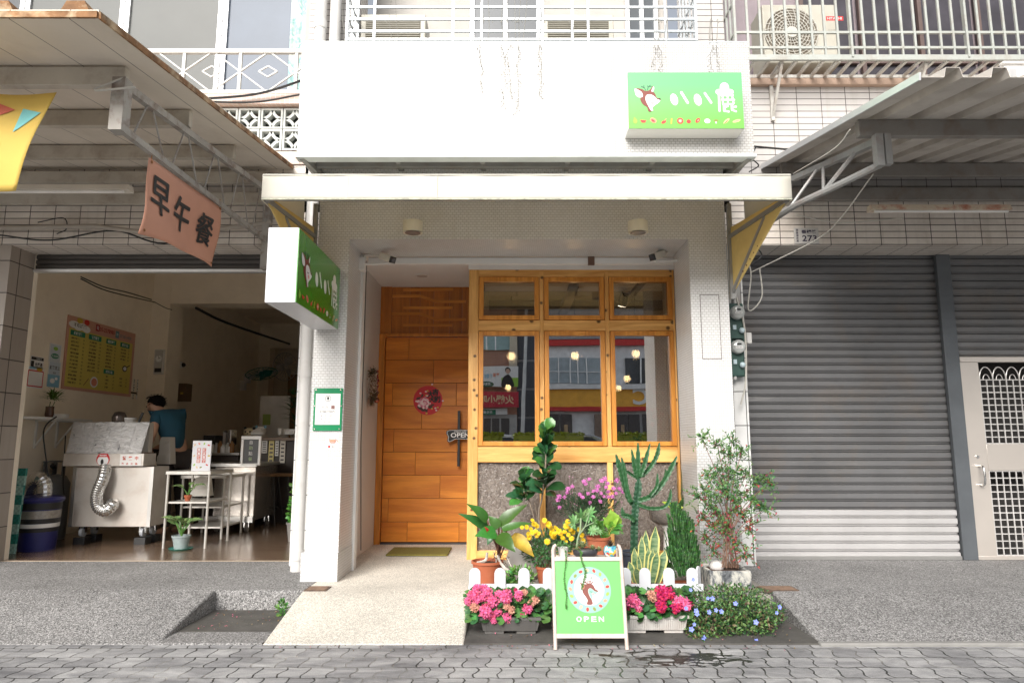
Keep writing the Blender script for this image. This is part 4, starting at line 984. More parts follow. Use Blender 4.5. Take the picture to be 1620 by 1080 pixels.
# door mat
q0 = PZ(612, 876, .01); q1 = PZ(712, 867, .01)
b = MB(); b.box(q0.x, PZ(708, 878, .01).x, PZ(660, 878, .01).y, PZ(660, 866, .01).y, 0.003, .018); b.build('door_mat', mat('olive_mat', (.20, .17, .035), .95, 0, .2, scale=60, bump=.004, bscale=220), bevel=.005, label='olive green door mat in front of the timber door', cat='door mat')
# ---------------- signs ----------------
wt = mat('print_white', (.84, .84, .83), .5, var=0)
brown = mat('print_brown', (.20, .045, .03), .5, var=0)
pinkp = mat('print_pink', (.75, .36, .36), .5, var=0)
dkgreen = mat('print_dark_green', (.02, .10, .06), .5, var=0)
sgreen = mat('sign_green_bright', (.055, .32, .022), .18, var=.06, scale=2, coat=.4)
t_ = NT('sign_green_mint'); v_ = t_.obj(); sp_ = t_.n('SeparateXYZ'); t_.l(v_, sp_.inputs[0])
t_.col(t_.ramp(t_.math('MULTIPLY_ADD', sp_.outputs[2], 2.2, 0), [(.1, (.15, .48, .07)), (.45, (.16, .49, .13)), (.8, (.14, .44, .19))])); t_.set(Roughness=.35); sgreen_l = t_.m
agreen = mat('sign_green_poster', (.13, .47, .11), .45, var=.04)
fruit = {k: mat('print_'+k, c, .5, var=0) for k, c in dict(lime=(.30, .55, .06), scarlet=(.60, .04, .03), salmon=(.75, .28, .18), ochre=(.60, .42, .05), olive=(.22, .25, .05), sand=(.72, .52, .30)).items()}
def deer(d, f, L=1):
    """head logo; f maps crop pixels to board metres"""
    pp = lambda pts, m, l, n=3: d.poly([f(*p) for p in smoothpoly(pts, n)], m, l)
    for x0, y0, x1, y1 in ((268, 312, 240, 262), (250, 282, 212, 258), (240, 262, 245, 245), (228, 268, 205, 262), (288, 308, 300, 260), (300, 270, 330, 240), (296, 268, 292, 248), (312, 262, 345, 258)):
        a, c = f(x0, y0), f(x1, y1); d.line(*a, *c, abs(f(9, 0)[0]-f(0, 0)[0]), dkgreen, L)
    pp([(130, 283), (215, 292), (255, 315), (300, 312), (330, 290), (362, 250), (350, 310), (385, 350), (408, 402), (450, 408), (452, 428), (400, 436), (345, 440), (320, 500), (332, 568), (292, 570), (275, 520), (220, 480), (190, 420), (210, 385), (200, 340)], brown, L+1, 3)
    pp([(122, 288), (170, 305), (213, 335), (225, 385), (200, 398), (160, 395), (130, 360)], wt, L+2)
    pp([(366, 262), (375, 290), (360, 328), (337, 318)], wt, L+2)
    pp([(262, 385), (290, 362), (340, 365), (385, 395), (412, 424), (450, 434), (425, 465), (365, 505), (342, 530), (352, 560), (330, 566), (300, 520), (275, 470), (260, 430)], wt, L+2)
    cx, cy = f(345, 467); k = abs(f(1, 0)[0]-f(0, 0)[0]); d.ell(cx, cy, 25*k, 20*k, pinkp, L+3); cx, cy = f(442, 416); d.ell(cx, cy, 12*k, 8*k, ink, L+3)
    for x0, y0, x1, y1 in ((300, 428, 325, 438), (325, 438, 352, 424), (308, 432, 302, 440), (325, 436, 324, 446)): d.line(*f(x0, y0), *f(x1, y1), 6*k, ink, L+3)
def wordmark(d, f, m, L=1):
    k = abs(f(1, 0)[0]-f(0, 0)[0]); ky = abs(f(0, 1)[1]-f(0, 0)[1])
    for ex, ey in ((630, 422), (937, 425)):
        d.poly([f(ex + 48*math.cos(t)*math.cos(.28) + 74*math.sin(t)*math.sin(.28), ey + 74*math.sin(t)*math.cos(.28) - 48*math.cos(t)*math.sin(.28)) for t in (2*math.pi*j/24 for j in range(24))], m, L)
    st = lambda x0, y0, x1, y1, w: (d.line(*f(x0, y0), *f(x1, y1), w*k, m, L), d.ell(*f(x0, y0), w*k/2, w*ky/2, m, L+.2, n=10), d.ell(*f(x1, y1), w*k/2, w*ky/2, m, L+.2, n=10))
    st(728, 336, 803, 460, 34); st(1032, 345, 1108, 460, 30)
    d.ell(*f(1290, 272), 60*k, 62*ky, m, L)
    for x in (1222, 1290, 1355): d.ell(*f(x, 328), 52*k, 36*ky, m, L+.3)
    st(1214, 330, 1212, 562, 28)
    for s in ((1245, 366, 1388, 366, 34), (1250, 425, 1410, 425, 22), (1260, 478, 1390, 478, 22), (1260, 375, 1260, 478, 20), (1325, 375, 1325, 478, 20), (1385, 375, 1400, 470, 22), (1275, 490, 1275, 560, 34), (1275, 562, 1330, 572, 26), (1280, 520, 1325, 505, 22), (1375, 490, 1375, 548, 30), (1375, 552, 1425, 570, 24), (1380, 520, 1425, 512, 28)): st(*s)
def fruits(d, f, L=1):
    k = abs(f(1, 0)[0]-f(0, 0)[0]); ky = abs(f(0, 1)[1]-f(0, 0)[1])
    E = lambda x, y, a, c, m, r=0, l=0: d.ell(*f(x, y), a*k, c*ky, fruit.get(m, wt), L+l, r)
    E(118, 688, 28, 34, 'lime'); E(110, 655, 12, 16, 'lime', 0, .3); d.poly([f(180, 672), f(265, 680), f(245, 708), (f(200, 708))], fruit['scarlet'], L); E(350, 680, 44, 28, 'salmon', -.6); E(348, 684, 26, 12, 'scarlet', -.6, .4)
    E(485, 700, 34, 18, 'scarlet', .5); d.line(*f(490, 690), *f(520, 660), 8*k, fruit['salmon'], L+.4); d.line(*f(590, 655), *f(580, 725), 18*k, fruit['ochre'], L); E(698, 686, 42, 38, 'scarlet'); E(698, 686, 26, 24, 'salmon', 0, .4); E(698, 686, 10, 9, 'w', 0, .8)
    E(808, 694, 28, 24, 'scarlet'); d.line(*f(795, 660), *f(815, 672), 8*k, fruit['olive'], L+.4); E(925, 680, 38, 22, 'scarlet', .9); E(930, 682, 18, 8, 'salmon', .9, .4); E(1048, 688, 38, 28, 'w'); E(1030, 688, 8, 8, 'salmon', 0, .4); E(1064, 688, 8, 8, 'salmon', 0, .4)
    E(1160, 682, 30, 15, 'olive'); E(1160, 702, 10, 18, 'w', 0, -.2); E(1295, 690, 52, 16, 'sand', .75); E(1290, 700, 40, 6, 'olive', .75, .4); E(1425, 688, 54, 16, 'sand', .3); E(1425, 688, 44, 6, 'salmon', .3, .4)
# fascia sign box
q0, q1 = P(992, 115, 4.93), P(1173, 115, 4.93); zt_, zb2 = q0.z, P(1085, 204, 4.93).z
sg = thing('sign_box', 'wide green deer logo sign box mounted on the white fascia', 'shop sign', ((q0.x+q1.x)/2, 5.0, zb2), 'green sign boxes of the restaurant')
wb('box', mat('sign_box_white', (.68, .68, .66), .4, var=.03), sg, (q0.x, q1.x, 4.932, 5.098, zb2, zt_), bevel=.003)
W_, H_ = q1.x-q0.x, zt_-zb2
wb('face_panel', sgreen_l, sg, (q0.x+.002, q1.x-.002, 4.926, 4.931, zb2+.002, zt_-.002))
d = Decal((q0.x, 4.926, zb2), (1, 0, 0), (0, 0, 1), (0, -1, 0)); f = lambda x, y: ((x-30)/1495*W_, (780-y)/700*H_)
deer(d, f); wordmark(d, f, wt); fruits(d, f); d.build('print', sg)
# projecting sign
sg = thing('sign_box', 'projecting green deer logo sign box with a white end, on the left pillar', 'shop sign', (-1.497, 4.86, 1.945), 'green sign boxes of the restaurant')
wb('box', mat('sign_end_white', (.64, .65, .68), .35, var=.02), sg, (-1.597, -1.399, 4.32, 5.40, 1.945, 2.445), bevel=.003)
wb('face_panel', sgreen, sg, (-1.3985, -1.394, 4.322, 5.398, 1.948, 2.442))
wb('wall_bracket', steel_light, sg, (-1.53, -1.46, 5.401, 5.449, 2.0, 2.06), (-1.53, -1.46, 5.401, 5.449, 2.33, 2.39))
d = Decal((-1.394, 4.32, 1.945), (0, 1, 0), (0, 0, 1), (1, 0, 0)); f = lambda x, y: ((x-30)/1495*1.08, (780-y)/700*.5)
deer(d, f); wordmark(d, f, wt); fruits(d, f); d.build('print', sg)
# A-frame
ax0, ax1 = -.0, 0
pb0, pb1 = P(878.5, 1024, 4.23), P(991.5, 1024, 4.23)
ax0, ax1 = pb0.x, pb1.x; L_ = .595; uv = Vector((0, .18, .567)).normalized(); nn = Vector((0, -uv.z, uv.y)); base = Vector((ax0, 4.215, -.148))
af = thing('a_board', 'green folding OPEN board with deer emblem standing in front of the plants', 'sandwich board', ((ax0+ax1)/2, 4.3, -.148))
fr_m = mat('peach_white_frame', (.60, .52, .46), .5, var=.08, dirt='#a06a50', damt=.5, dscale=14)
W_ = ax1-ax0
b = MB()
for x in (0, W_): b.tube([base+Vector((x, 0, 0))+uv*0, base+Vector((x, 0, 0))+uv*(L_-.03), base+Vector((x+(.008 if x == 0 else -.008), 0, 0))+uv*(L_-.006), base+Vector((x+(.02 if x == 0 else -.02), 0, 0))+uv*L_], .0115, 10)
for v in (.075, .512): b.bar(base+uv*v+Vector((.008, 0, 0)), base+uv*v+Vector((W_-.008, 0, 0)), .016, .024, uv)
b.build('front_frame', fr_m, af, smooth=50)
b = MB()
bb = base + Vector((0, .50, 0)); ub = Vector((0, -.30, .567)).normalized()
for x in (.012, W_-.012): b.tube([bb+Vector((x, 0, 0)), bb+Vector((x, 0, 0))+ub*.61], .0105, 10)
for v in (.075, .5): b.bar(bb+ub*v+Vector((.01, 0, 0)), bb+ub*v+Vector((W_-.01, 0, 0)), .016, .022, ub)
b.build('back_frame', fr_m, af, smooth=50)
b = MB(); b.box(ax0+.012, ax1-.012, 4.37, 4.56, .312, .324)
for y in (4.37, 4.46, 4.55): b.box(ax0+.012, ax1-.012, y, y+.018, .324, .334)
b.build('shelf', fr_m, af)
b = MB(); o_ = base+uv*.083+Vector((.006, 0, 0)); b.prism([(0, 0), (W_-.012, 0), (W_-.012, .423), (0, .423)], o_, (1, 0, 0), uv, nn, .008); b.build('poster_panel', agreen, af, smooth=0)
d = Decal(o_, (1, 0, 0), uv, nn); cw_ = (W_-.012); s_ = cw_/670   # crop scale: panel 670 px wide
f = lambda x, y: ((x-48)*s_, .423-(y-178)*s_*(.423/(765*s_)))
mint = mat('print_mint', (.26, .52, .41), .5, var=0); cx, cy = f(388, 490); d.ell(cx, cy, 218*s_, 218*s_, mint, 1, n=48); d.ell(cx, cy, 150*s_, 150*s_, wt, 2, n=40)
g = lambda pts, m, l, n=3: d.poly([f(*p) for p in smoothpoly(pts, n)], m, l)
g([(300, 428), (350, 436), (390, 426), (428, 440), (452, 485), (478, 500), (476, 512), (448, 508), (424, 490), (402, 474), (382, 486), (378, 515), (392, 560), (412, 600), (416, 642), (360, 642), (368, 602), (352, 566), (328, 530), (322, 495), (334, 468)], brown, 3)
g([(385, 488), (402, 476), (424, 493), (448, 511), (470, 514), (446, 540), (420, 552), (418, 600), (396, 560), (380, 515)], mint, 4)
for l in ((372, 435, 355, 405), (380, 433, 378, 400), (395, 432, 410, 392), (405, 435, 432, 404), (362, 418, 345, 412), (402, 415, 388, 398), (300, 420, 345, 442)): d.line(*f(*l[:2]), *f(*l[2:]), 9*s_, brown, 4)
d.ell(*f(330, 458), 16*s_, 26*s_, fruit['salmon'], 4); d.ell(*f(425, 535), 12*s_, 10*s_, pinkp, 5); d.line(*f(392, 512), *f(418, 515), 5*s_, ink, 5)
d.text('八八鹿', *f(392, 368), 22*s_, dkgreen, 3, .01)
ks = list(fruit); 
for k in range(17):
    a = 2*math.pi*k/17+.15; d.ell(cx+186*s_*math.cos(a), cy+186*s_*math.sin(a), 20*s_, 14*s_, fruit[['scarlet', 'salmon', 'lime', 'scarlet', 'sand', 'scarlet', 'olive'][k % 7]], 2, a*1.7, 12)
for i, ch in enumerate('OPEN'): d.text(ch, *f(276+i*73, 790), 48*s_, wt, 2, .016, width=50*s_)
d.build('print', af)
# pennant tile: hours plaque on pillar
YPf = YP
def onp(px, py, Y=YPf): return P(px, py, Y)
c0, c1 = onp(498, 681), onp(541, 614)
x0, x1 = -1.575, -1.575+ (onp(543, 614).x-onp(498, 614).x)
pq = thing('hours_plaque', 'green acrylic plaque with the opening hours screwed to the left pillar', 'sign', ((x0+x1)/2, YPf-.01, c0.z))
pgreen = mat('plaque_green', (.015, .24, .10), .15, var=.1, coat=.3); W_, H_ = x1-x0, c1.z-c0.z
wb('backing', pgreen, pq, (x0, x1, YPf-.014, YPf-.001, c0.z, c1.z), bevel=.001)
b = MB()
for u in (.07, .93):
    for v in (.04, .96): b.cyl((x0+W_*u, YPf-.014, c0.z+H_*v), (x0+W_*u, YPf-.02, c0.z+H_*v), .006, 10)
for v in (.58,):
    for u in (.04, .96): b.cyl((x0+W_*u, YPf-.014, c0.z+H_*v), (x0+W_*u, YPf-.02, c0.z+H_*v), .005, 10)
b.build('screw', chrome, pq)
d = Decal((x0, YPf-.015, c0.z), (1, 0, 0), (0, 0, 1), (0, -1, 0)); d.rect(W_*.07, W_*.93, H_*.14, H_*.87, paper, 1)
d.ring(W_*.5, H_*.755, .021, .0025, ink, 2); d.ell(W_*.5, H_*.76, .008, .012, ink, 2); d.line(W_*.5, H_*.70, W_*.5, H_*.75, .003, ink, 2)
d.text('八 八', W_*.40, H_*.55, .020, ink, 2, .01); d.text('鹿', W_*.68, H_*.55, .032, brown, 2, .015)
gi = mat('grey_ink_text', (.12, .11, .11), .6, var=0)
d.text('早餐 咖啡 下午茶 輕食', W_*.5, H_*.445, .0125, ink, 2, .012); d.text('▲ 11:30 - 14:00', W_*.46, H_*.355, .011, gi, 2, .005); d.text('▲ 17:00 - 20:30', W_*.46, H_*.285, .011, gi, 2, .005); d.text('週一 公休', W_*.5, H_*.21, .011, gi, 2, .01)
d.build('print', pq)
s0 = onp(514, 710); b0 = MB(); sw, shh = .115, .122
st = thing('sticker', 'small pale pink chef sticker under the opening hours plaque', 'sticker', (s0.x, YPf-.002, s0.z))
wb('paper', mat('sticker_pink', (.74, .60, .55), .5, var=.02), st, (s0.x, s0.x+sw, YPf-.003, YPf-.001, s0.z, s0.z+shh))
d = Decal((s0.x, YPf-.003, s0.z), (1, 0, 0), (0, 0, 1), (0, -1, 0)); d.rect(0, sw, 0, shh*.28, paper, 1)
for ex, ey, r in ((.05, .095, .02), (.07, .102, .02), (.085, .09, .016)): d.ell(ex, ey, r, r*.8, wt, 1, n=16)
d.ring(.06, .07, .024, .0025, brown, 2); d.rect(.04, .08, .055, .075, fruit['salmon'], 3); d.line(.09, .075, .105, .055, .003, brown, 2); d.rect(.025, .043, .01, .028, red, 2); d.text('美食', .07, .019, .014, gi, 2, .01); d.build('print', st)
# round red spring sticker on the door
c_ = P(677, 633, YD); rr = .158
st = thing('door_sticker', 'round red lucky sticker with peony and black characters on the timber door', 'sticker', (c_.x, YD-.003, c_.z-rr))
b = MB(); b.cyl((c_.x, YD-.0005, c_.z), (c_.x, YD-.003, c_.z), rr, 48); b.build('disc', mat('lucky_red', (.60, .012, .02), .4, var=.05), st)
d = Decal((c_.x, YD-.003, c_.z), (1, 0, 0), (0, 0, 1), (0, -1, 0)); f = lambda x, y: ((x-315)/200*rr, (328-y)/200*rr)
dk = mat('print_dark_leaf', (.07, .03, .02), .5, var=0)
rr2 = random.Random(3)
for (x, y, a, c, r) in ((185, 300, 34, 16, .3), (205, 430, 40, 22, -.6), (260, 460, 38, 20, .1), (340, 420, 44, 20, -.3), (375, 395, 30, 14, .4), (235, 265, 26, 14, 1.1), (300, 470, 24, 14, 1.2)): d.ell(*f(x, y), a/200*rr, c/200*rr, dk, 1, r)
pet = [mat('peony_pink', (.80, .45, .50), .5, var=0), mat('peony_pale', (.85, .66, .66), .5, var=0), mat('peony_deep', (.62, .16, .25), .5, var=0)]
for k in range(26):
    a = k*2.4; q = 12+2.6*k; d.ell(*f(262+q*math.cos(a)*1.1, 365+q*math.sin(a)*.95), 24/200*rr, 17/200*rr, pet[k % 3], 5-k*.1, a, 10)
for (x, y) in ((285, 210), (308, 200), (292, 262), (305, 268), (420, 435), (432, 465), (452, 425), (372, 442), (155, 340), (212, 232), (370, 110), (520, 335), (300, 505)): d.ell(*f(x, y), .012, .009, fruit['ochre'] if (x+y) % 3 else pet[1], 3, n=8)
d.text('大', *f(350, 245), .075, ink, 3, .05); d.text('吉', *f(418, 215), .07, ink, 3, .05); d.text('大', *f(370, 318), .07, ink, 3, .05); d.text('利', *f(440, 312), .075, ink, 3, .05)
d.build('print', st)
# hanging OPEN chalk plaque on the pull handle
c_ = P(728, 688, YD-.09); W_, H_ = .30, .135
ob = thing('open_plaque', 'small black ribbon shaped OPEN plaque hanging on the door handle', 'sign', (c_.x, YD-.1, c_.z-.07))
pts = [(-.145, .045), (-.12, .055), (.0, .06), (.12, .055), (.145, .07), (.14, .03), (.14, -.03), (.12, -.045), (0, -.042), (-.06, -.045), (-.075, -.055), (-.12, -.078), (-.138, -.06), (-.13, -.02), (-.15, .02)]
b = MB(); b.prism(pts, (c_.x, YD-.092, c_.z), (1, 0, 0), (0, 0, 1), (0, -1, 0), .008); b.build('board', mat('chalk_black', (.03, .032, .035), .6), ob)
d = Decal((c_.x, YD-.092, c_.z), (1, 0, 0), (0, 0, 1), (0, -1, 0))
for a, c in zip(pts, pts[1:]+pts[:1]): d.line(a[0]*.93, a[1]*.9, c[0]*.93, c[1]*.9, .0035, wt, 1)
d.text("COME IN WE'RE", -.0, .037, .014, wt, 2, .02); d.text('OPEN', 0, 0, .048, wt, 2, .02, width=.20); d.build('print', ob)
# house number plate
q0, q1 = P(1257, 386, 6.075), P(1294, 361, 6.075); W_, H_ = q1.x-q0.x, q1.z-q0.z
hp_ = thing('house_number', 'small enamel house number plate 273 on the right tiled beam', 'house number', (q0.x+W_/2, 6.07, q0.z))
wb('plate', mat('plate_grey', (.55, .53, .50), .4, .1, .05), hp_, (q0.x, q1.x, 6.068, 6.078, q0.z, q1.z), bevel=.002)
nv = mat('plate_ink', (.03, .02, .05), .5, var=0); d = Decal((q0.x, 6.068, q0.z), (1, 0, 0), (0, 0, 1), (0, -1, 0))
d.text('垂楊路', W_*.61, H_*.76, H_*.24, nv, 1, .03, width=W_*.62); d.text('273', W_*.61, H_*.34, H_*.38, nv, 1, .02, width=W_*.60)
for k, c in enumerate('西區福民里'): d.text(c, W_*.12, H_*(.86-.17*k), H_*.13, nv, 1, .02)
d.build('print', hp_)
# ---------------- banners ----------------
def obf(x, y, o):  # x along Y 0..1, y 0..1 up
    yy = 4.0 + 1.05*x; top = 2.79 + .05*x; hgt = .475 + .0*x
    z = top - hgt*(1-y) - .03*math.sin(x*math.pi)*(1-abs(2*y-1)) - .012*(1-x)*(1-y)
    return Vector((-2.24 + .016*math.sin(x*9)*(1.1-y) - .03*(1-y)*(1-y) + .02*math.sin(y*5+x*4)*(1-y) + o, yy + .015*(1-y)*math.sin(5*x), z + .02*(1-y)*math.sin(x*3.1)))
bn = thing('banner', 'salmon orange cloth banner with black characters hanging from the canopy truss', 'banner', (-2.24, 4.5, 2.3))
b = MB(); b.sheet(lambda u, v: obf(u, v, 0), 40, 16)
b.build('cloth', mat('salmon_cloth', (.62, .31, .21), .75, var=.06, scale=3), bn, smooth=80, solid=.0015)
d = Decal((0, 0, 0), (1, 0, 0), (0, 0, 1), (0, -1, 0)); d.fn = lambda x, y, o: obf(x, y, .006+o)
pale = mat('print_pale_peach', (.85, .62, .5), .7, var=0)
for ch, x, y in (('早', .155, .58), ('午', .455, .54), ('餐', .775, .50)):
    V, Fc, gx0, gx1, gy0, gy1 = glyphs(ch, 0, True); i = d._mi(ink)
    for lay, (ox, oy) in enumerate(((-.004, 0), (.004, .006), (.0, -.008), (.006, -.002), (-.006, .006))):
        bs = len(d.b.v)
        for gx, gy in V: d.b.pv(d.fn(x + ox + ((gx-gx0)/(gx1-gx0)-.5)*.215, y + oy + ((gy-gy0)/(gy1-gy0)-.5)*.48, lay*.0004))
        for q in Fc: d.b.face([bs+j for j in q], i)
d.build('lettering', bn)
b = MB()
for x, y in ((.03, .96), (.97, .96), (.03, .06), (.97, .05)): c = obf(x, y, .004); b.cyl(c, c+Vector((.003, 0, 0)), .009, 8)
for x in (.03, .97): c = obf(x, .97, 0); b.tube([c, c+Vector((0, 0, .07))], .003, 5)
b.build('eyelet', rust, bn)
def ybf(x, y, o):
    return Vector((-3.87 + 1.265*x - .175*(1-y)*x*x, 3.64 - .02*math.sin(x*11+y*2) - .03*math.sin(y*4) - o, 2.45 + .58*y + .02*math.sin(x*6)*(1-y)))
bn = thing('banner', 'yellow festival banner with coloured triangles at the top left corner', 'banner', (-3.2, 3.64, 2.4))
b = MB(); b.sheet(lambda u, v: ybf(u, v, 0), 40, 14); b.build('cloth', mat('yellow_cloth', (.66, .46, .10), .75, var=.05), bn, smooth=80, solid=.0015)
d = Decal((0, 0, 0), (1, 0, 0), (0, 0, 1), (0, -1, 0)); d.fn = lambda x, y, o: ybf(x, y, .004+o)
tl = mat('print_teal', (.20, .55, .55), .6, var=0); rd = mat('print_brick', (.55, .12, .07), .6, var=0); sk = mat('print_sky', (.40, .68, .78), .6, var=0)
def dense(pts, m, L=1):
    q = []
    for a, c in zip(pts, pts[1:]+pts[:1]):
        for k in range(4): q.append((a[0]+(c[0]-a[0])*k/4, a[1]+(c[1]-a[1])*k/4))
    d.poly(q, m, L)
dense([(.70, .93), (.70, .66), (.835, .83)], rd); dense([(.87, .84), (.88, .58), (.975, .78)], tl); dense([(.50, .9), (.54, .6), (.62, .8)], sk); dense([(.3, .9), (.3, .6), (.42, .75)], rd)
d.ell(.81, .08, .055, .13, sk, 1, n=16); d.ell(.70, .24, .045, .08, mat('print_yellow_dark', (.80, .42, .05), .6, var=0), 1, n=16); d.ell(.82, .44, .025, .05, wt, 1, n=12); d.build('print', bn)
# ---------------- plants ----------------
gR = random.Random(11)
def green(name, c, isl=.35, rough=.45, **k): return mat(name, c, rough, var=.15, scale=30, island=isl, trans=.0, **k)
def leafAB(b, A, B, Wd, nrm=(0, -.6, .8), bow=.15, fold=.18, n=6, m=None, prof=None, edge=None, wav=0, tipw=0):
    """leaf blade from A to B, width Wd, bulging along nrm; folded along the midrib; edge = material index of a pale margin"""
    A, B = Vector(A), Vector(B); d = B-A; L = d.length
    if L < 1e-5: return
    nv_ = Vector(nrm); dn = d/L; nv_ = nv_ - dn*nv_.dot(dn)
    if nv_.length < 1e-4: nv_ = Vector((1, 0, 0)) - dn*dn.x
    nv_.normalize(); s = dn.cross(nv_); rows = []
    for i in range(n+1):
        t = i/n; c = A + d*t + nv_*(bow*L*math.sin(t*math.pi*.9))
        w = (prof(t) if prof else math.sin(math.pi*min(1, t**.75*.97+.02)))*Wd/2
        w = max(w, .0006 if i in (0, n) else .001)
        wv = wav*Wd*math.sin(t*14)
        if edge is None: rows.append([b.pv(c + s*w + nv_*(fold*w+wv)), b.pv(c), b.pv(c - s*w + nv_*(fold*w-wv))])
        else: rows.append([b.pv(c + s*w + nv_*fold*w), b.pv(c + s*w*.68 + nv_*fold*w*.5), b.pv(c), b.pv(c - s*w*.68 + nv_*fold*w*.5), b.pv(c - s*w + nv_*fold*w)])
    mm = b.m if m is None else m; K = len(rows[0])-1
    for a, c in zip(rows, rows[1:]):
        for k in range(K):
            b.face([a[k], a[k+1], c[k+1], c[k]], edge if (edge is not None and k in (0, K-1)) else mm)
def rv(s=1, r=gR): return Vector((r.uniform(-1, 1), r.uniform(-1, 1), r.uniform(-1, 1)))*s
def clump(b, c, rad, n, L, Wd, r=gR, out=.8, up=.3, shell=.45, mats=(0,), bow=.12, jit=.5, nseg=3):
    c = Vector(c)
    for k in range(n):
        d = rv(1, r)
        while d.length > 1 or d.length < .05: d = rv(1, r)
        q = d.normalized()*(shell + (1-shell)*r.random()**.6)
        p = c + Vector((q.x*rad[0], q.y*rad[1], q.z*rad[2]))
        g = (q*out + rv(jit, r) + Vector((0, 0, up))).normalized(); l = L*r.uniform(.6, 1.25)
        leafAB(b, p, p+g*l, Wd*r.uniform(.7, 1.2), nrm=(q+Vector((0, -.3, .6))+rv(.5, r)), bow=bow, n=nseg, m=r.choice(mats))
def pot(c, r, h, m, parent, taper=.72, rim=.018, name='pot', soil=True):
    b = MB(); b.lathe(c, [(r*taper, 0), (r*.97, h-rim*1.2), (r*1.06, h-rim), (r*1.06, h), (r*.95, h), (r*.93, h-.02)], 28); o = b.build(name, m, parent, smooth=40)
    if soil:
        b = MB(); b.lathe((c[0], c[1], c[2]+h-.021), [(r*.93, 0), (r*.5, .006), (.01, .008)], 20); b.build('soil', mat('soil', (.045, .03, .02), .95, var=.4, scale=40, bump=.005), parent)
    return o
terra = mat('terracotta', (.42, .115, .05), .7, var=.12, dirt='#b98a70', damt=.35, dscale=7)
def inst(src, parent, loc, rot=(0, 0, 0), s=1):
    o = bpy.data.objects.new(src.name.split('.')[0], src.data); S.collection.objects.link(o); o.parent = parent
    o.location = Vector(loc)-ORG[parent.name]; o.rotation_euler = rot; o.scale = (s, s, s); return o
def proto(b, name, mats, smooth=0):
    me_o = b.build(name, mats, None, smooth=smooth, pin=(0, 0, 0)); return me_o
def kill(o): bpy.data.objects.remove(o)
# --- philodendron in terracotta
def c5(x, y, Y): return P(720+x/4.909, 660+y/4.909, Y)
def c6(x, y, Y): return P(860+x/4.154, 660+y/4.154, Y)
def c7(x, y, Y): return P(720+x/4.909, 840+y/4.909, Y)
def c8(x, y, Y): return P(960+x/4.91, 840+y/4.91, Y)
Y = 5.25; pc = P(771, 890, Y); z0 = .0
ph = thing('potted_philodendron', 'large leafed philodendron with white aerial roots in a terracotta pot', 'potted plant', (pc.x, Y, 0), 'potted plants by the entrance')
pot((pc.x, Y, 0), .113, P(771, 886, Y).z, terra, ph)
phm = [green('philodendron_leaf', (.045, .14, .022), .3, .3), green('philodendron_dark', (.03, .12, .025), .3, .3), mat('yellowing_leaf', (.45, .30, .03), .4, var=.5, scale=9), mat('red_sheath', (.40, .02, .02), .4)]
b = MB(); st = MB(); root = P(790, 880, Y)
for (bx, by, tx, ty, w, m, dy, dy2) in ((248, 800, 85, 672, 92, 0, 0, -.08), (262, 872, 22, 750, 88, 1, .05, .0), (320, 900, 150, 925, 122, 0, -.08, -.16), (340, 835, 562, 680, 98, 0, .03, .06), (365, 870, 600, 828, 62, 0, -.03, .0), (335, 915, 468, 1050, 118, 0, -.1, -.2), (440, 920, 612, 1085, 115, 2, .0, -.05), (335, 860, 260, 765, 86, 0, 0, .02), (400, 880, 350, 770, 70, 1, .08, .1), (300, 900, 250, 990, 60, 1, .06, .04)):
    A = c5(bx, by, Y+dy); B = c5(tx, ty, Y+dy2); wd = w/4.909/1080*Y
    leafAB(b, A, B, wd, nrm=(0, -.75, .6), bow=.1, fold=.22, n=9, m=m, prof=lambda t: math.sin(math.pi*min(1, (t*.93+.07)**.62*.99)), wav=.02)
    st.tube(curve3([root+rv(.015), (root+A)/2+Vector((0, 0, .02)), A], 4), [.008]*5+[.006]*3+[.005] if False else .006, 6)
leafAB(b, c5(260, 905, Y-.1), c5(225, 848, Y-.12), .03, m=3)
b.build('foliage', phm, ph, smooth=60); st.build('stem', mat('reddish_stem', (.12, .05, .03), .5), ph, smooth=60)
b = MB()
for pts in ([(250, 165, 0), (235, 225, 0), (170, 245, -.05)], [(330, 190, 0), (350, 240, -.06), (390, 290, -.12), (410, 300, -.12)], [(300, 160, 0), (320, 230, -.03), (300, 270, -.03)], [(400, 200, 0), (440, 280, -.1), (480, 340, -.1), (570, 350, -.1)], [(330, 300, -.1), (380, 330, -.12), (410, 375, -.12)]):
    q = [c7(x, y, Y+d_) for x, y, d_ in pts]; b.tube(curve3(q, 4), .011 if pts[0][0] in (250, 330) and len(pts) < 5 and pts[0][1] < 250 else .004, 6)
b.build('aerial_roots', mat('pale_root', (.55, .50, .44), .8, var=.3, scale=30), ph, smooth=60)
b = MB(); 
for k in range(40): p = root+Vector((gR.uniform(-.06, .05), gR.uniform(-.05, .05), gR.uniform(-.05, .02))); b.tube([p, p+rv(.05)], .0015, 4)
b.build('dry_fibres', mat('dry_fibre', (.09, .05, .03), .9), ph)
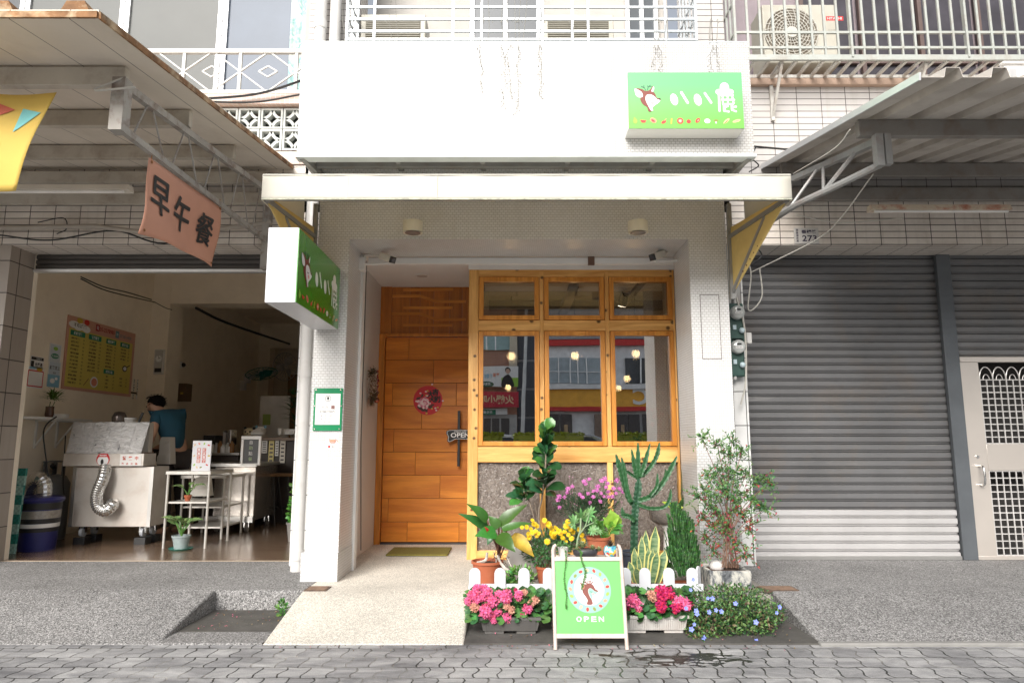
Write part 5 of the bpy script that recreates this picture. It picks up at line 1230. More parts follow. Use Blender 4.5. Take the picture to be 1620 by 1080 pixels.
# --- fiddle leaf fig
Y = 5.95; fx = P(857, 890, Y)
fg = thing('fiddle_leaf_fig', 'tall fiddle leaf fig with two dark glossy leafy columns before the textured glass', 'potted plant', (fx.x, Y, 0), 'potted plants by the entrance')
pot((fx.x, Y, 0), .14, .24, mat('grey_pot', (.25, .24, .23), .6), fg)
b = MB(); fm = [green('fig_leaf_dark', (.018, .070, .022), .4, .3), green('fig_leaf_fresh', (.06, .16, .03), .3, .3)]
def spire(pts, n, L, Wd, top):
    for k in range(n):
        t = k/n; i = t*(len(pts)-1); j = int(i); p = Vector(pts[j]).lerp(Vector(pts[min(j+1, len(pts)-1)]), i-j)
        a = k*2.4+gR.uniform(-1.3, 1.3); el = gR.uniform(-.35, .75) + t*.8
        g = Vector((math.cos(a), math.sin(a)*.8, math.tan(min(el, 1.2)))).normalized(); l = L*gR.uniform(.6, 1.15)*(1-.25*t)
        leafAB(b, p+g*.015, p+g*l, Wd*gR.uniform(.8, 1.1), nrm=(-g.x*.5+gR.uniform(-.5, .5), -.6+gR.uniform(-.3, .3), .7), bow=.14, fold=.2, n=7, m=1 if (t > top and gR.random() < .6) or gR.random() < .15 else 0, prof=lambda t: min(1, t*1.7+.12)*math.sqrt(max(0, 1-t**5)), wav=.035)
m1 = [c5(690, 600, Y), c5(700, 480, Y), c5(705, 330, Y), c5(700, 200, Y), c5(715, 110, Y)]
m2 = [c5(535, 660, Y+.05), c5(540, 560, Y+.05), c5(530, 450, Y+.05)]
spire(m1, 60, .175, .105, .78); spire(m2, 30, .15, .09, .75)
b.build('foliage', fm, fg, smooth=60)
b = MB(); b.tube(curve3([(fx.x, Y, .2), c5(650, 750, Y), c5(675, 620, Y), c5(700, 400, Y), c5(712, 130, Y)], 5), .008, 7); b.tube(curve3([(fx.x-.03, Y, .2), c5(610, 770, Y), c5(590, 700, Y), c5(535, 500, Y+.05)], 5), .006, 7); b.tube(curve3([(fx.x+.03, Y, .2), c5(640, 780, Y), c5(618, 660, Y)], 4), .004, 6)
b.build('trunk', mat('grey_bark', (.20, .16, .12), .85, var=.3, scale=40), fg, smooth=60)
# --- yellow chrysanthemum
def daisy(b, r, npet, wid, m=0, mc=1, cup=.15, layers=1):
    for l in range(layers):
        for k in range(npet):
            a = 2*math.pi*(k+l*.5)/npet; rr = r*(1-.3*l); g = Vector((math.cos(a), math.sin(a), 0))
            leafAB(b, g*r*.12+Vector((0, 0, l*r*.12)), g*rr+Vector((0, 0, rr*(cup+l*.35))), wid, nrm=(0, 0, 1), bow=.08, fold=.05, n=3, m=m)
    b.ball((0, 0, r*.12), r*.26, 8, (1, 1, .6)); 
    for i in range(len(b.f)-1, -1, -1):
        pass
def flowerset(name, parent, pr, pts, Yc, conv, smin, smax, dy=.05, tilt=.5, hover=0):
    for (x, y) in pts:
        p = conv(x, y, Yc+gR.uniform(-dy, dy)); inst(pr, parent, p, (math.pi/2*gR.uniform(.45, .95), gR.uniform(-tilt, tilt), gR.uniform(-tilt, tilt)), gR.uniform(smin, smax))
Y = 5.3; mc = thing('potted_chrysanthemum', 'yellow flowering chrysanthemum behind the left picket fence', 'potted plant', (P(868, 900, Y).x, Y, 0), 'potted plants by the entrance')
pot((P(866, 900, Y).x, Y, 0), .085, .14, terra, mc)
b = MB(); cm_ = [green('daisy_leaf', (.045, .14, .035), .35), green('daisy_leaf_grey', (.09, .19, .08), .3)]
clump(b, P(866, 868, Y), (.19, .12, .13), 1300, .035, .010, mats=(0, 0, 1), shell=.2); clump(b, P(900, 850, Y), (.1, .1, .09), 400, .035, .01, mats=(0, 1), shell=.2)
b.build('foliage', cm_, mc, smooth=0)
b = MB(); 
for k in range(14): p = Vector((P(866, 900, Y).x+gR.uniform(-.04, .04), Y, .12)); b.tube([p, P(866+gR.uniform(-38, 38), 855+gR.uniform(-15, 15), Y+gR.uniform(-.06, .06))], .0025, 5)
b.build('stem', mat('dry_stem', (.16, .11, .06), .8), mc)
b = MB(); b.m = 0; daisy(b, .022, 13, .009, layers=2); nf = len(b.f)
for i in range(nf-48, nf): 
    if i >= 0: b.mi[i] = 1
pr = proto(b, 'flower', [mat('petal_yellow', (.78, .52, .01), .6, var=.05, island=.08), mat('daisy_centre', (.70, .38, .01), .8)])
ys = [(600, 800), (555, 852), (635, 845), (600, 895), (575, 930), (625, 885), (725, 830), (755, 880), (780, 860), (820, 905), (865, 845), (880, 910), (905, 940), (915, 890), (850, 890), (715, 965), (835, 935), (860, 965), (695, 800), (985, 915), (990, 960), (965, 870), (745, 905), (590, 868), (770, 905), (615, 830), (650, 900), (740, 850), (520, 855), (805, 885), (895, 870), (875, 810), (910, 820), (570, 905), (635, 915), (765, 925)]
flowerset('flower', mc, pr, ys, Y-.14, c5, .75, 1.25); kill(pr)
# --- mauve flowers
Y = 5.8; mv = thing('potted_carnation', 'mauve pink flowering plant in front of the textured glass', 'potted plant', (P(932, 900, Y).x, Y, 0), 'potted plants by the entrance')
pot((P(932, 900, Y).x, Y, 0), .12, .2, terra, mv)
b = MB(); clump(b, P(930, 800, Y), (.27, .13, .11), 1500, .04, .006, mats=(0,), shell=.1, up=.6); clump(b, P(930, 830, Y), (.16, .12, .16), 700, .05, .007, mats=(0,), shell=.1, up=.6)
b.build('foliage', [green('dark_thin_leaf', (.022, .06, .022), .4)], mv, smooth=0)
b = MB(); pk = [(95, 545), (135, 523), (155, 495), (240, 505), (275, 440), (290, 500), (330, 488), (355, 455), (400, 405), (420, 437), (410, 462), (305, 562), (370, 552), (395, 522), (425, 490), (425, 522), (460, 470), (475, 500), (520, 493), (105, 590), (480, 415), (380, 420), (265, 425), (450, 520), (190, 455), (325, 525), (100, 520), (255, 528), (350, 480), (375, 500), (495, 472), (160, 470), (300, 410)]
for x, y in pk: b.tube([P(932+gR.uniform(-15, 15), 845, Y), c6(x, y+8, Y-.06)], .0018, 4)
b.build('stem', mat('green_stem', (.06, .12, .04), .6), mv)
b = MB()
for k in range(34): 
    d_ = rv(1).normalized(); d_.z = abs(d_.z); leafAB(b, d_*.006, d_*.022, .012, nrm=rv(1), bow=.2, n=2, m=0)
b.ball((0, 0, .004), .012, 8)
pr = proto(b, 'flower', [mat('petal_mauve', (.62, .20, .48), .6, var=.2, scale=60, island=.25)])
flowerset('flower', mv, pr, pk, Y-.1, c6, .7, 1.15); kill(pr)
b = MB()
for k in range(60): q = P(gR.uniform(890, 985), gR.uniform(752, 800), Y+gR.uniform(-.05, .05)); b.ball(q, .006, 5); b.tube([q, q+Vector((0, 0, -.07))], .001, 3)
b.build('buds', mat('pale_bud', (.40, .22, .30), .7, island=.3), mv)
# --- split leaf philodendron (pale) + stem
Y = 5.05; sp = thing('potted_split_leaf_plant', 'pale green deeply lobed plant rising behind the green board', 'potted plant', (P(914, 880, Y).x, Y, 0), 'potted plants by the entrance')
pot((P(914, 900, Y).x, Y, 0), .09, .16, mat('stone_pot', (.30, .28, .25), .8), sp)
b = MB()
def lobed(c, tip, size, n=9):
    c, tip = Vector(c), Vector(tip); ax = (tip-c).normalized(); nr = Vector((0, -.85, .5)); sd = ax.cross(nr).normalized()
    for k in range(n):
        t = k/(n-1); a = (t-.5)*2*2.35; g = ax*math.cos(a)+sd*math.sin(a); l = size*(1.0-.35*abs(t-.5)*2)
        leafAB(b, c - g*.004, c+g*l, size*.30, nrm=nr, bow=.06, fold=.25, n=6, prof=lambda t: (.55+.45*abs(math.sin(t*9)))*math.sin(math.pi*min(1, t*.9+.08)))
for (x, y, tx, ty, s_) in ((245, 660, 240, 560, .095), (300, 640, 360, 610, .085), (200, 690, 160, 640, .07), (330, 690, 372, 660, .06), (320, 745, 380, 720, .055), (360, 740, 300, 790, .05)): lobed(c6(x, y, Y+gR.uniform(-.03, .05)), c6(tx, ty, Y-.04), s_)
b.build('foliage', [green('pale_lobed_leaf', (.14, .30, .10), .25, .5)], sp, smooth=60)
b = MB(); b.tube(curve3([(P(914, 900, Y).x, Y, .14), c6(220, 830, Y), c6(240, 740, Y), c6(245, 660, Y)], 5), .007, 7)
for (x, y) in ((300, 640), (330, 690)): b.tube(curve3([c6(235, 770, Y), c6(270, 720, Y), c6(x, y, Y)], 4), .004, 6)
b.build('stem', mat('pale_green_stem', (.28, .38, .22), .6), sp, smooth=60)
# --- lime leafed plant and fern in terracotta
Y = 5.15; lp = thing('potted_lime_leaf_plant', 'lime green wavy leafed plant with fern fronds in a terracotta pot', 'potted plant', (P(946, 870, Y).x, Y, 0), 'potted plants by the entrance')
pc = P(947, 860, Y); pot((pc.x, Y, 0), .085, P(947, 848, Y).z, terra, lp)
b = MB()
for (bx, by, tx, ty, w, m) in ((450, 720, 440, 602, 125, 0), (440, 700, 500, 640, 80, 0), (440, 725, 388, 655, 70, 0), (460, 725, 528, 712, 50, 1), (450, 740, 500, 770, 60, 1)):
    leafAB(b, c6(bx, by, Y), c6(tx, ty, Y-.05), w/4.154/1080*Y, nrm=(0, -.8, .5), bow=.1, fold=.25, n=9, m=m, wav=.06, prof=lambda t: math.sin(math.pi*min(1, (t*.95+.05)**.7)))
for k in range(16):
    a = gR.uniform(-1.4, 1.4); A = c6(400, 800, Y); T = A + Vector((math.sin(a)*.14, -.05+gR.uniform(-.06, .06), .03+.10*math.cos(a)))
    for j in range(14):
        t = j/14; p = A.lerp(T, t)+Vector((0, 0, .04*math.sin(t*3.14)))
        for s in (1, -1): leafAB(b, p, p+Vector((s*.024*(1-t*.6)*math.cos(a), -.004, -s*.022*math.sin(a)+.004)), .007, n=2, m=2)
b.build('foliage', [green('lime_leaf', (.28, .46, .06), .15, .4), green('mid_green_leaf', (.06, .20, .05), .2, .4), green('fern_green', (.08, .24, .03), .3)], lp, smooth=60)
# --- euphorbia cactus
Y = 5.6; ct = thing('tall_cactus', 'tall branching green candelabra cactus before the right textured pane', 'cactus', (P(1004, 880, Y).x, Y, 0), 'potted plants by the entrance')
pot((P(1003, 880, Y).x, Y, 0), .11, .2, mat('dark_blue_pot', (.05, .06, .08), .5), ct)
def arm(b, pts, r, ribs=4, seg=.03):
    P_ = curve3(pts, 6); pts2 = []; ln = 0
    for a, c in zip(P_, P_[1:]):
        k = max(1, int((c-a).length/seg*2)); pts2 += [a.lerp(c, j/k) for j in range(k)]
    pts2.append(P_[-1]); N = len(pts2); rings = []; x = None
    for i, p in enumerate(pts2):
        d_ = (pts2[min(i+1, N-1)]-pts2[max(i-1, 0)]).normalized()
        if x is None: x = frame3(d_)[0]
        x = (x-d_*x.dot(d_)).normalized(); y = d_.cross(x); ring = []
        tp = min(1, (N-1-i)/5+.25)
        for k in range(ribs*4):
            a = 2*math.pi*k/(ribs*4); w = abs(math.cos(a*ribs/2)); rr = r*tp*(.36+.64*w**3*(1 if i % 2 else .66)); ring.append(b.pv(p+(x*math.cos(a+.6)+y*math.sin(a+.6))*rr))
        rings.append(ring)
    for a, c in zip(rings, rings[1:]):
        n = len(a)
        for k in range(n): b.face([a[k], a[(k+1) % n], c[(k+1) % n], c[k]])
    b.face(rings[-1])
b = MB(); A6 = lambda L, dy=0: [c6(x, y, Y+dy) for x, y in L]
arm(b, [Vector((P(1003, 880, Y).x, Y, .17))] + A6([(595, 800), (600, 640), (620, 480), (626, 395)]), .045)
bt = b.build('trunk', green('cactus_trunk', (.022, .075, .035), .1, .5), ct, smooth=0)
for L, r, dy in (([(612, 385), (600, 330), (578, 210)], .03, .03), ([(625, 400), (622, 300), (620, 165)], .030, 0), ([(635, 390), (665, 300), (700, 172)], .028, -.02), ([(645, 385), (700, 330), (745, 250), (762, 165)], .028, .02), ([(600, 580), (560, 530), (525, 420), (500, 330), (475, 242)], .032, 0), ([(575, 555), (548, 470), (530, 350), (512, 262)], .027, -.05), ([(625, 548), (700, 520), (770, 450), (830, 350), (876, 255)], .031, -.02), ([(700, 515), (745, 450), (748, 368)], .022, -.05), ([(770, 450), (800, 400), (803, 340)], .022, .04), ([(625, 575), (700, 598), (790, 590), (828, 540), (838, 470)], .022, -.04), ([(600, 680), (560, 650), (525, 640), (515, 590)], .026, -.05), ([(618, 400), (570, 370), (535, 345)], .018, .03)):
    b = MB(); arm(b, A6(L, dy), r); b.build('branch', green('cactus_green', (.025, .095, .03), .1, .45), ct, smooth=0)
# --- sansevieria
Y = 5.05; sv = thing('potted_snake_plant', 'snake plant with yellow edged sword leaves behind the right picket fence', 'potted plant', (P(1021, 920, Y).x, Y, 0), 'potted plants by the entrance')
pot((P(1021, 920, Y).x, Y, 0), .115, P(1021, 919, Y).z, terra, sv)
b = MB(); t_ = NT('snake_leaf'); vv = t_.obj((1, 1, 3)); t_.col(t_.ramp(t_.noise(vv, 14, 5, .6, .4), [(.38, (.05, .13, .06)), (.6, (.22, .30, .15))])); t_.set(Roughness=.4)
sm = [t_.m, mat('snake_margin', (.62, .58, .20), .4, var=.06)]
for (tx, ty, bx, w, dy) in ((735, 712, 700, 62, .02), (670, 738, 665, 50, .03), (645, 775, 640, 46, -.01), (595, 852, 600, 44, .02), (718, 862, 700, 44, -.04), (748, 880, 715, 50, -.07), (800, 868, 745, 56, .0), (560, 945, 600, 40, -.03), (600, 985, 625, 50, -.08), (618, 900, 640, 30, -.04), (690, 850, 680, 50, -.02)):
    leafAB(b, c6(bx, 1085, Y+dy*.4), c6(tx, ty, Y+dy), w/4.154/1080*Y*1.15, nrm=(gR.uniform(-.3, .3), -1, .1), bow=.03, fold=.15, n=9, m=0, edge=1, prof=lambda t: (.55+.45*math.sin(t*2.6+.2))*min(1, (1-t)*5+.02))
b.build('foliage', sm, sv, smooth=60)
# --- thuja
Y = 5.2; th = thing('potted_conifer', 'small dark green conifer with upright feathery sprays beside the white pillar', 'potted plant', (P(1082, 920, Y).x, Y, 0), 'potted plants by the entrance')
pot((P(1082, 920, Y).x, Y, 0), .09, P(1082, 921, Y).z, terra, th)
b = MB()
for (tx, ty, cx, wd, n) in ((865, 600, 905, 110, 150), (930, 660, 940, 90, 110), (960, 720, 950, 75, 70), (850, 790, 880, 70, 60)):
    for k in range(n):
        h = gR.random(); base_ = c6(cx, 1050, Y); T = c6(tx, ty, Y); rr = wd/4.154/1080*Y*(1-h)**.6*(.7+.3*math.sin(min(1, h*4)*1.57)); a = gR.uniform(0, 6.28)
        p = base_.lerp(T, h*.97) + Vector((math.cos(a)*rr*gR.uniform(.6, 1), math.sin(a)*rr*gR.uniform(.6, 1)*.9, 0)); g = Vector((math.cos(a)*.28, math.sin(a)*.28, 1)).normalized()
        sdv = Vector((gR.uniform(-1, 1), gR.uniform(-1, 1), .0)).normalized()
        for j in range(9):
            t = j/9; q = p + g*.075*t
            for s in (1, -1): leafAB(b, q, q+(g*.7+sdv*s*.8).normalized()*.026*(1-.5*t), .008, nrm=(0, -1, .3), n=2, m=gR.choice((0, 0, 1)))
b.build('foliage', [green('conifer_dark', (.018, .075, .014), .35, .6), green('conifer_fresh', (.045, .15, .02), .3, .6)], th, smooth=0)
# --- white urn and stone basin
Y = 5.55; c = P(830, 893, Y); b = MB(); b.lathe((c.x, Y, 0), [(.08, 0), (.13, .08), (.145, .16), (.12, .235), (.115, .25), (.105, .25), (.10, .2)], 28); b.build('ceramic_urn', mat('white_glaze', (.74, .72, .69), .25, var=.05), smooth=50, label='white ceramic urn half hidden behind the yellowing leaf', cat='urn')
Y = 5.95; q0, q1 = P(1026, 804, Y), P(1098, 804, Y); cx = (q0.x+q1.x)/2; rr = (q1.x-q0.x)/2; zt_ = q0.z; zb_2 = P(1060, 829, Y).z
bs = thing('stone_basin', 'round grey stone basin raised on a white pedestal by the right pillar', 'planter', (cx, Y, 0))
b = MB(); b.lathe((cx, Y, zb_2), [(rr*.62, 0), (rr*.95, .04), (rr, zt_-zb_2-.01), (rr*.98, zt_-zb_2), (rr*.86, zt_-zb_2), (rr*.80, zt_-zb_2-.03)], 32, sy=.7); b.build('basin', mat('rough_stone', (.22, .19, .165), .9, var=.3, scale=20, bump=.006, bscale=70), bs, smooth=50)
b = MB(); b.lathe((cx-.02, Y, 0), [(.09, 0), (.06, .05), (.05, zb_2-.04), (.08, zb_2)], 24); b.build('pedestal', white_paint, bs, smooth=50)
sc2 = thing('cactus_cutting', 'thin brown and green stem plant with lime leaves growing in the stone basin', 'plant', (cx, Y, zt_-.03))
b = MB()
for (bx, by, tx, ty, w, m) in ((850, 600, 775, 555, 40, 0), (840, 612, 880, 575, 70, 0), (860, 610, 920, 590, 50, 0), (930, 590, 935, 505, 90, 1), (905, 590, 885, 560, 40, 1)): leafAB(b, c6(bx, by, Y), c6(tx, ty, Y-.03), w/4.154/1080*Y, nrm=(0, -.8, .5), m=m, n=6, fold=.3)
b.build('foliage', [green('lime_thin_leaf', (.38, .50, .05), .1), green('dark_round_leaf', (.04, .12, .03), .1)], sc2, smooth=60)
b = MB(); b.tube(curve3([c6(930, 600, Y), c6(905, 500, Y), c6(925, 400, Y), c6(935, 300, Y), c6(925, 275, Y), c6(915, 310, Y), c6(905, 480, Y)], 4), .008, 7); b.tube(curve3([c6(915, 520, Y-.02), c6(945, 440, Y-.02), c6(948, 360, Y-.02), c6(930, 310, Y-.02)], 4), .006, 6)
b.build('stem', mat('brown_green_stem', (.10, .09, .035), .7, var=.5, scale=20), sc2, smooth=50)
b = MB(); 
for k in range(6): q = c6(945+gR.uniform(-12, 12), 445+gR.uniform(-14, 14), Y-.04); leafAB(b, q, q+rv(.03), .016, n=2)
b.build('blossom', mat('pale_orchid', (.62, .35, .45), .6, island=.2), sc2)
# --- things on the A-board shelf
Y = 4.47; zs_ = .334
mp = thing('mosaic_pot_plant', 'tiny dark spiky succulent in a blue patterned round pot on the board shelf', 'potted plant', (P(966, 880, Y).x, Y, zs_), 'little pots on the board shelf')
t_ = NT('patterned_ceramic'); vo = t_.n('TexVoronoi'); vo.inputs['Scale'].default_value = 55; t_.l(t_.obj(), vo.inputs['Vector']); sp_ = t_.n('SeparateColor'); t_.l(vo.outputs['Color'], sp_.inputs[0])
cr = t_.n('ValToRGB'); cr.color_ramp.interpolation = 'CONSTANT'; e = cr.color_ramp.elements
for _ in range(4): e.new(.5)
for k, (p_, c_) in enumerate(((0, (.12, .45, .52)), (.4, (.80, .82, .80)), (.6, (.06, .22, .42)), (.72, (.75, .50, .05)), (.84, (.60, .08, .05)), (.92, (.80, .80, .78)))): e[k].position = p_; e[k].color = (*c_, 1)
t_.l(sp_.outputs[0], cr.inputs[0]); t_.col(cr.outputs[0]); t_.set(Roughness=.2)
b = MB(); x = P(966, 880, Y).x; b.lathe((x, Y, zs_), [(.024, 0), (.040, .014), (.046, .036), (.040, .062), (.034, .070), (.030, .070), (.028, .06)], 24); b.build('pot', t_.m, mp, smooth=50)
b = MB()
for k in range(40): a = k*2.4; el = .3+k*.028; g = Vector((math.cos(a)*math.cos(el), math.sin(a)*math.cos(el), math.sin(el))); p = Vector((x, Y, zs_+.062)); leafAB(b, p, p+g*.048, .007, nrm=(0, 0, 1), n=3, bow=.1)
b.build('foliage', [green('dark_succulent', (.045, .04, .035), .3)], mp)
bp = thing('bowl_succulent', 'pale rosette succulents in a low black bowl on the board shelf', 'potted plant', (P(926, 880, Y).x, Y, zs_), 'little pots on the board shelf')
b = MB(); x = P(926, 880, Y).x; b.lathe((x, Y, zs_), [(.05, 0), (.074, .016), (.080, .038), (.074, .05), (.066, .05), (.06, .045)], 28, sy=.7); b.build('bowl', mat('black_stone_bowl', (.045, .045, .05), .45), bp, smooth=50)
b = MB()
for cx_, cz_, s in ((x-.02, .075, 1.0), (x+.045, .065, .7), (x-.05, .06, .6), (x+.085, .055, .7)):
    for k in range(22): a = k*2.4; el = .15+k*.05; g = Vector((math.cos(a)*math.cos(el), math.sin(a)*math.cos(el)*.8, math.sin(el))); p = Vector((cx_, Y-.01, zs_+cz_-.02)); leafAB(b, p, p+g*.055*s, .02*s, nrm=(0, 0, 1), n=4, fold=.3)
b.build('foliage', [green('pale_succulent', (.30, .36, .17), .2, .5)], bp, smooth=60)
wp = thing('trailing_pot', 'small white pot with string plants trailing over the green board', 'potted plant', (P(892, 880, Y).x, Y, zs_), 'little pots on the board shelf')
b = MB(); x = P(891, 880, Y).x; b.lathe((x, Y, zs_), [(.026, 0), (.034, .06), (.036, .062), (.030, .062), (.029, .052)], 20); b.build('pot', mat('white_small_pot', (.72, .72, .68), .5), wp, smooth=40)
def v3(x_, y_): 
    p = P(875+x_/6.352, 860+y_/6.352, 4.3); r_ = ray(875+x_/6.352, 860+y_/6.352)
    # on the tilted poster plane, slightly proud
    t_ = (base+nn*.016-O).dot(nn)/r_.dot(nn); return O + r_*t_
b = MB()
for pts, thick in (([(130, 150), (125, 220), (113, 330), (120, 430), (135, 500), (130, 600), (133, 650)], 1), ([(280, 130), (300, 200), (325, 270), (318, 330), (300, 400), (285, 455)], 1.2)):
    top = [Vector((x+.0 if thick == 1 else x+.05, Y-.02, zs_+.06)), Vector((v3(*pts[0]).x, 4.38, zs_+.05))]
    cv = curve3(top + [v3(*q) for q in pts], 7); b.tube(cv, .0014, 4)
    for i, q in enumerate(cv[6:]):
        for s in (1, -1): leafAB(b, q, q+Vector((s*.009*thick*gR.uniform(.5, 1), -.006, gR.uniform(-.004, .008))), .006*thick, nrm=(0, -1, 0), n=2)
clump(b, (x, Y, zs_+.07), (.035, .03, .02), 60, .018, .008)
b.build('foliage', [green('string_plant', (.09, .22, .05), .3)], wp, smooth=0)
# --- fence
fm_ = mat('white_plastic_fence', (.64, .65, .68), .4, var=.03)
def picket(px, Y, parent, w=.076, rot=0):
    x = P(px, 940, Y).x; z0, z1 = -.135, .215; n = 8
    pts = [(-w/2, 0), (w/2, 0), (w/2, z1-z0-w/2)] + [(w/2*math.cos(math.pi*k/n), z1-z0-w/2+w/2*math.sin(math.pi*k/n)) for k in range(1, n)] + [(-w/2, z1-z0-w/2)]
    b = MB(); b.prism(pts, (x, Y-.006, z0), (math.cos(rot), math.sin(rot), 0), (0, 0, 1), (math.sin(rot), -math.cos(rot), 0), .012); b.build('picket', fm_, parent, bevel=.002)
for (a, c, pks, lab) in ((741, 879, (751, 791, 829, 868), 'white picket fence section left of the green board'), (985, 1114, (1021, 1059, 1096), 'white picket fence section right of the green board')):
    Y = 4.79; xa, xb = P(a, 940, Y).x, P(c, 940, Y).x; fn = thing('picket_fence', lab, 'picket fence', ((xa+xb)/2, Y, -.135), 'white picket fence sections')
    for p in pks: picket(p, Y, fn)
    if a > 900: picket(1107, Y+.07, fn, .05, .9); picket(990, Y, fn)
    for z in (.06, -.10): b = MB(); b.box(xa, xb, Y+.008, Y+.02, z, z+.048); b.build('rail', fm_, fn, bevel=.002)
    b = MB()
    for k in range(3): d_ = Decal((xa+.33+k*.05, Y-.001, .075), (1, 0, 0), (0, 0, 1), (0, -1, 0)) if False else None
# --- geranium troughs
def trough(xa, xb, z0, z1, Y0, Y1, m, parent):
    b = MB(); n = 26; t = .02
    bot = [(xa+.02, Y0+.015), (xb-.02, Y0+.015), (xb-.02, Y1-.015), (xa+.02, Y1-.015)]; top = [(xa, Y0), (xb, Y0), (xb, Y1), (xa, Y1)]
    z0_ = z0+.02
    i0 = [b.pv((x, y, z0_)) for x, y in bot]; i1 = [b.pv((x, y, z1)) for x, y in top]
    for k in range(4): b.face([i0[k], i0[(k+1) % 4], i1[(k+1) % 4], i1[k]])
    b.face(i0[::-1])
    inn = [b.pv((x+(t if x == xa else -t), y+(t if y == Y0 else -t), z1)) for x, y in top]; inb = [b.pv((x+(t if x == xa else -t), y+(t if y == Y0 else -t), z1-.025)) for x, y in top]
    for k in range(4): b.face([i1[k], i1[(k+1) % 4], inn[(k+1) % 4], inn[k]]); b.face([inn[k], inn[(k+1) % 4], inb[(k+1) % 4], inb[k]])
    b.face(inb)
    for k in range(n):
        u = (k+.5)/n; x = xa+.03+(xb-xa-.06)*u; b.bar((x, Y0+.012, z0_), (x, Y0-.002, z1-.02), (xb-xa)/n*.72, .006, Vector((0, 1, 0)))
    b.bar((xa-.004, Y0-.002, z1-.008), (xb+.004, Y0-.002, z1-.008), .012, .018); 
    for x in (xa+.03, xb-.15): b.box(x, x+.12, Y0+.02, Y0+.05, z0, z0_)
    b.build('trough', m, parent, smooth=0)
def geranium(lab, tx0, tx1, ty0, ty1, Yg, m, heads, conv, petm, leafx):
    z0 = -.138; xa, xb = P(tx0, ty1, Yg).x, P(tx1, ty1, Yg).x; z1 = P(800, ty0, Yg).z
    g = thing('flower_trough', lab, 'flower trough', ((xa+xb)/2, Yg+.09, z0), 'geranium troughs by the picket fence')
    trough(xa, xb, z0, z1, Yg, Yg+.17, m, g)
    b = MB(); gm = [green('geranium_leaf', (.025, .085, .022), .4, .5), green('geranium_leaf_light', (.08, .22, .05), .3, .5)]
    for k in range(430):
        px = gR.uniform(*leafx); p = P(px, gR.uniform(ty0-42, ty0+6), Yg+gR.uniform(-.03, .2)); s = gR.uniform(.016, .034)
        nrm = Vector((gR.uniform(-.6, .6), -gR.uniform(.2, 1), gR.uniform(.2, 1))).normalized(); x, y, _ = frame3(nrm); n = 9
        c0 = b.pv(p); mi = gR.choice((0, 0, 1)); rim = [b.pv(p + (x*math.cos(a)+y*math.sin(a))*s*(1+.12*math.sin(a*5)) + nrm*s*.18) for a in (2*math.pi*j/n+.3 for j in range(n))]
        for j in range(n-1): b.face([c0, rim[j], rim[j+1]], mi)
    for k in range(60): p = P(gR.uniform(*leafx), ty0+2, Yg+gR.uniform(.03, .15)); b.tube([p, p+Vector((gR.uniform(-.03, .03), -.02, .09))], .0025, 4)
    b.build('foliage', gm, g, smooth=0)
    b = MB()
    for k in range(58):
        a = k*2.4; el = 1.5-k*.034; d_ = Vector((math.cos(a)*math.cos(el), math.sin(a)*math.cos(el), math.sin(el)))
        for j in range(3): q = d_*.032; leafAB(b, q-d_*.008, q+(d_*.3+rv(1)).normalized()*.014, .014, nrm=d_, n=2, m=0)
    b.ball((0, 0, 0), .018, 8)
    for mm in petm:
        pr = proto(b, 'flower_head', [mm]); 
        for (x, y, s, k) in heads:
            if petm[k] is mm: inst(pr, g, conv(x, y, Yg-.02+gR.uniform(-.03, .03)), (math.pi/2*gR.uniform(.5, 1), gR.uniform(-.5, .5), gR.uniform(-1, 1)), s*gR.uniform(.78, .95))
        kill(pr)
pkm = mat('petal_pink', (.84, .17, .36), .6, var=.12, scale=50, island=.22); hot = mat('petal_hot_pink', (.62, .028, .14), .6, var=.1, scale=50, island=.2); sal = mat('petal_faded', (.72, .38, .28), .7, island=.3)
geranium('grey trough of light pink geraniums before the left fence', 759, 855, 976, 1004, 4.50, mat('grey_plastic_trough', (.11, .105, .10), .55, dirt='#8b867c', damt=.3), [(170, 450, .9, 0), (225, 455, 1.1, 0), (260, 480, 1, 0), (130, 500, .9, 0), (165, 520, 1.1, 0), (215, 510, .8, 0), (100, 545, .7, 0), (240, 555, 1, 0), (295, 540, 1.2, 0), (340, 500, 1, 0), (400, 505, 1.3, 0), (430, 480, .9, 0), (235, 620, 1.25, 0), (320, 625, 1.2, 0), (260, 650, .8, 0), (405, 670, 1.0, 0), (300, 690, .65, 0), (150, 590, .9, 2), (400, 580, .8, 2), (495, 500, .9, 0), (540, 480, .7, 2), (560, 600, 1.0, 0), (520, 650, .6, 1), (590, 560, .8, 2), (625, 530, .8, 2), (465, 460, .6, 1), (440, 610, .7, 2)], c7, (pkm, hot, sal), (738, 874))
geranium('white trough of hot pink geraniums before the right fence', 985, 1090, 973, 1008, 4.52, mat('white_plastic_trough', (.58, .56, .53), .5, dirt='#9b7f68', damt=.45, dscale=5), [(185, 540, 1.1, 0), (235, 560, 1.3, 0), (240, 590, .9, 0), (210, 520, .9, 0), (340, 495, .9, 2), (360, 515, .9, 2), (415, 475, 1.4, 1), (440, 500, 1.1, 1), (480, 475, 1.2, 1), (500, 500, .9, 1), (420, 580, 1.2, 1), (425, 600, .8, 1), (545, 545, 1.1, 0), (590, 550, 1.2, 0), (620, 580, .9, 0), (525, 600, 1.1, 1), (560, 575, .9, 1), (640, 560, .7, 1), (175, 585, .8, 1)], c8, (pkm, hot, sal), (985, 1095))
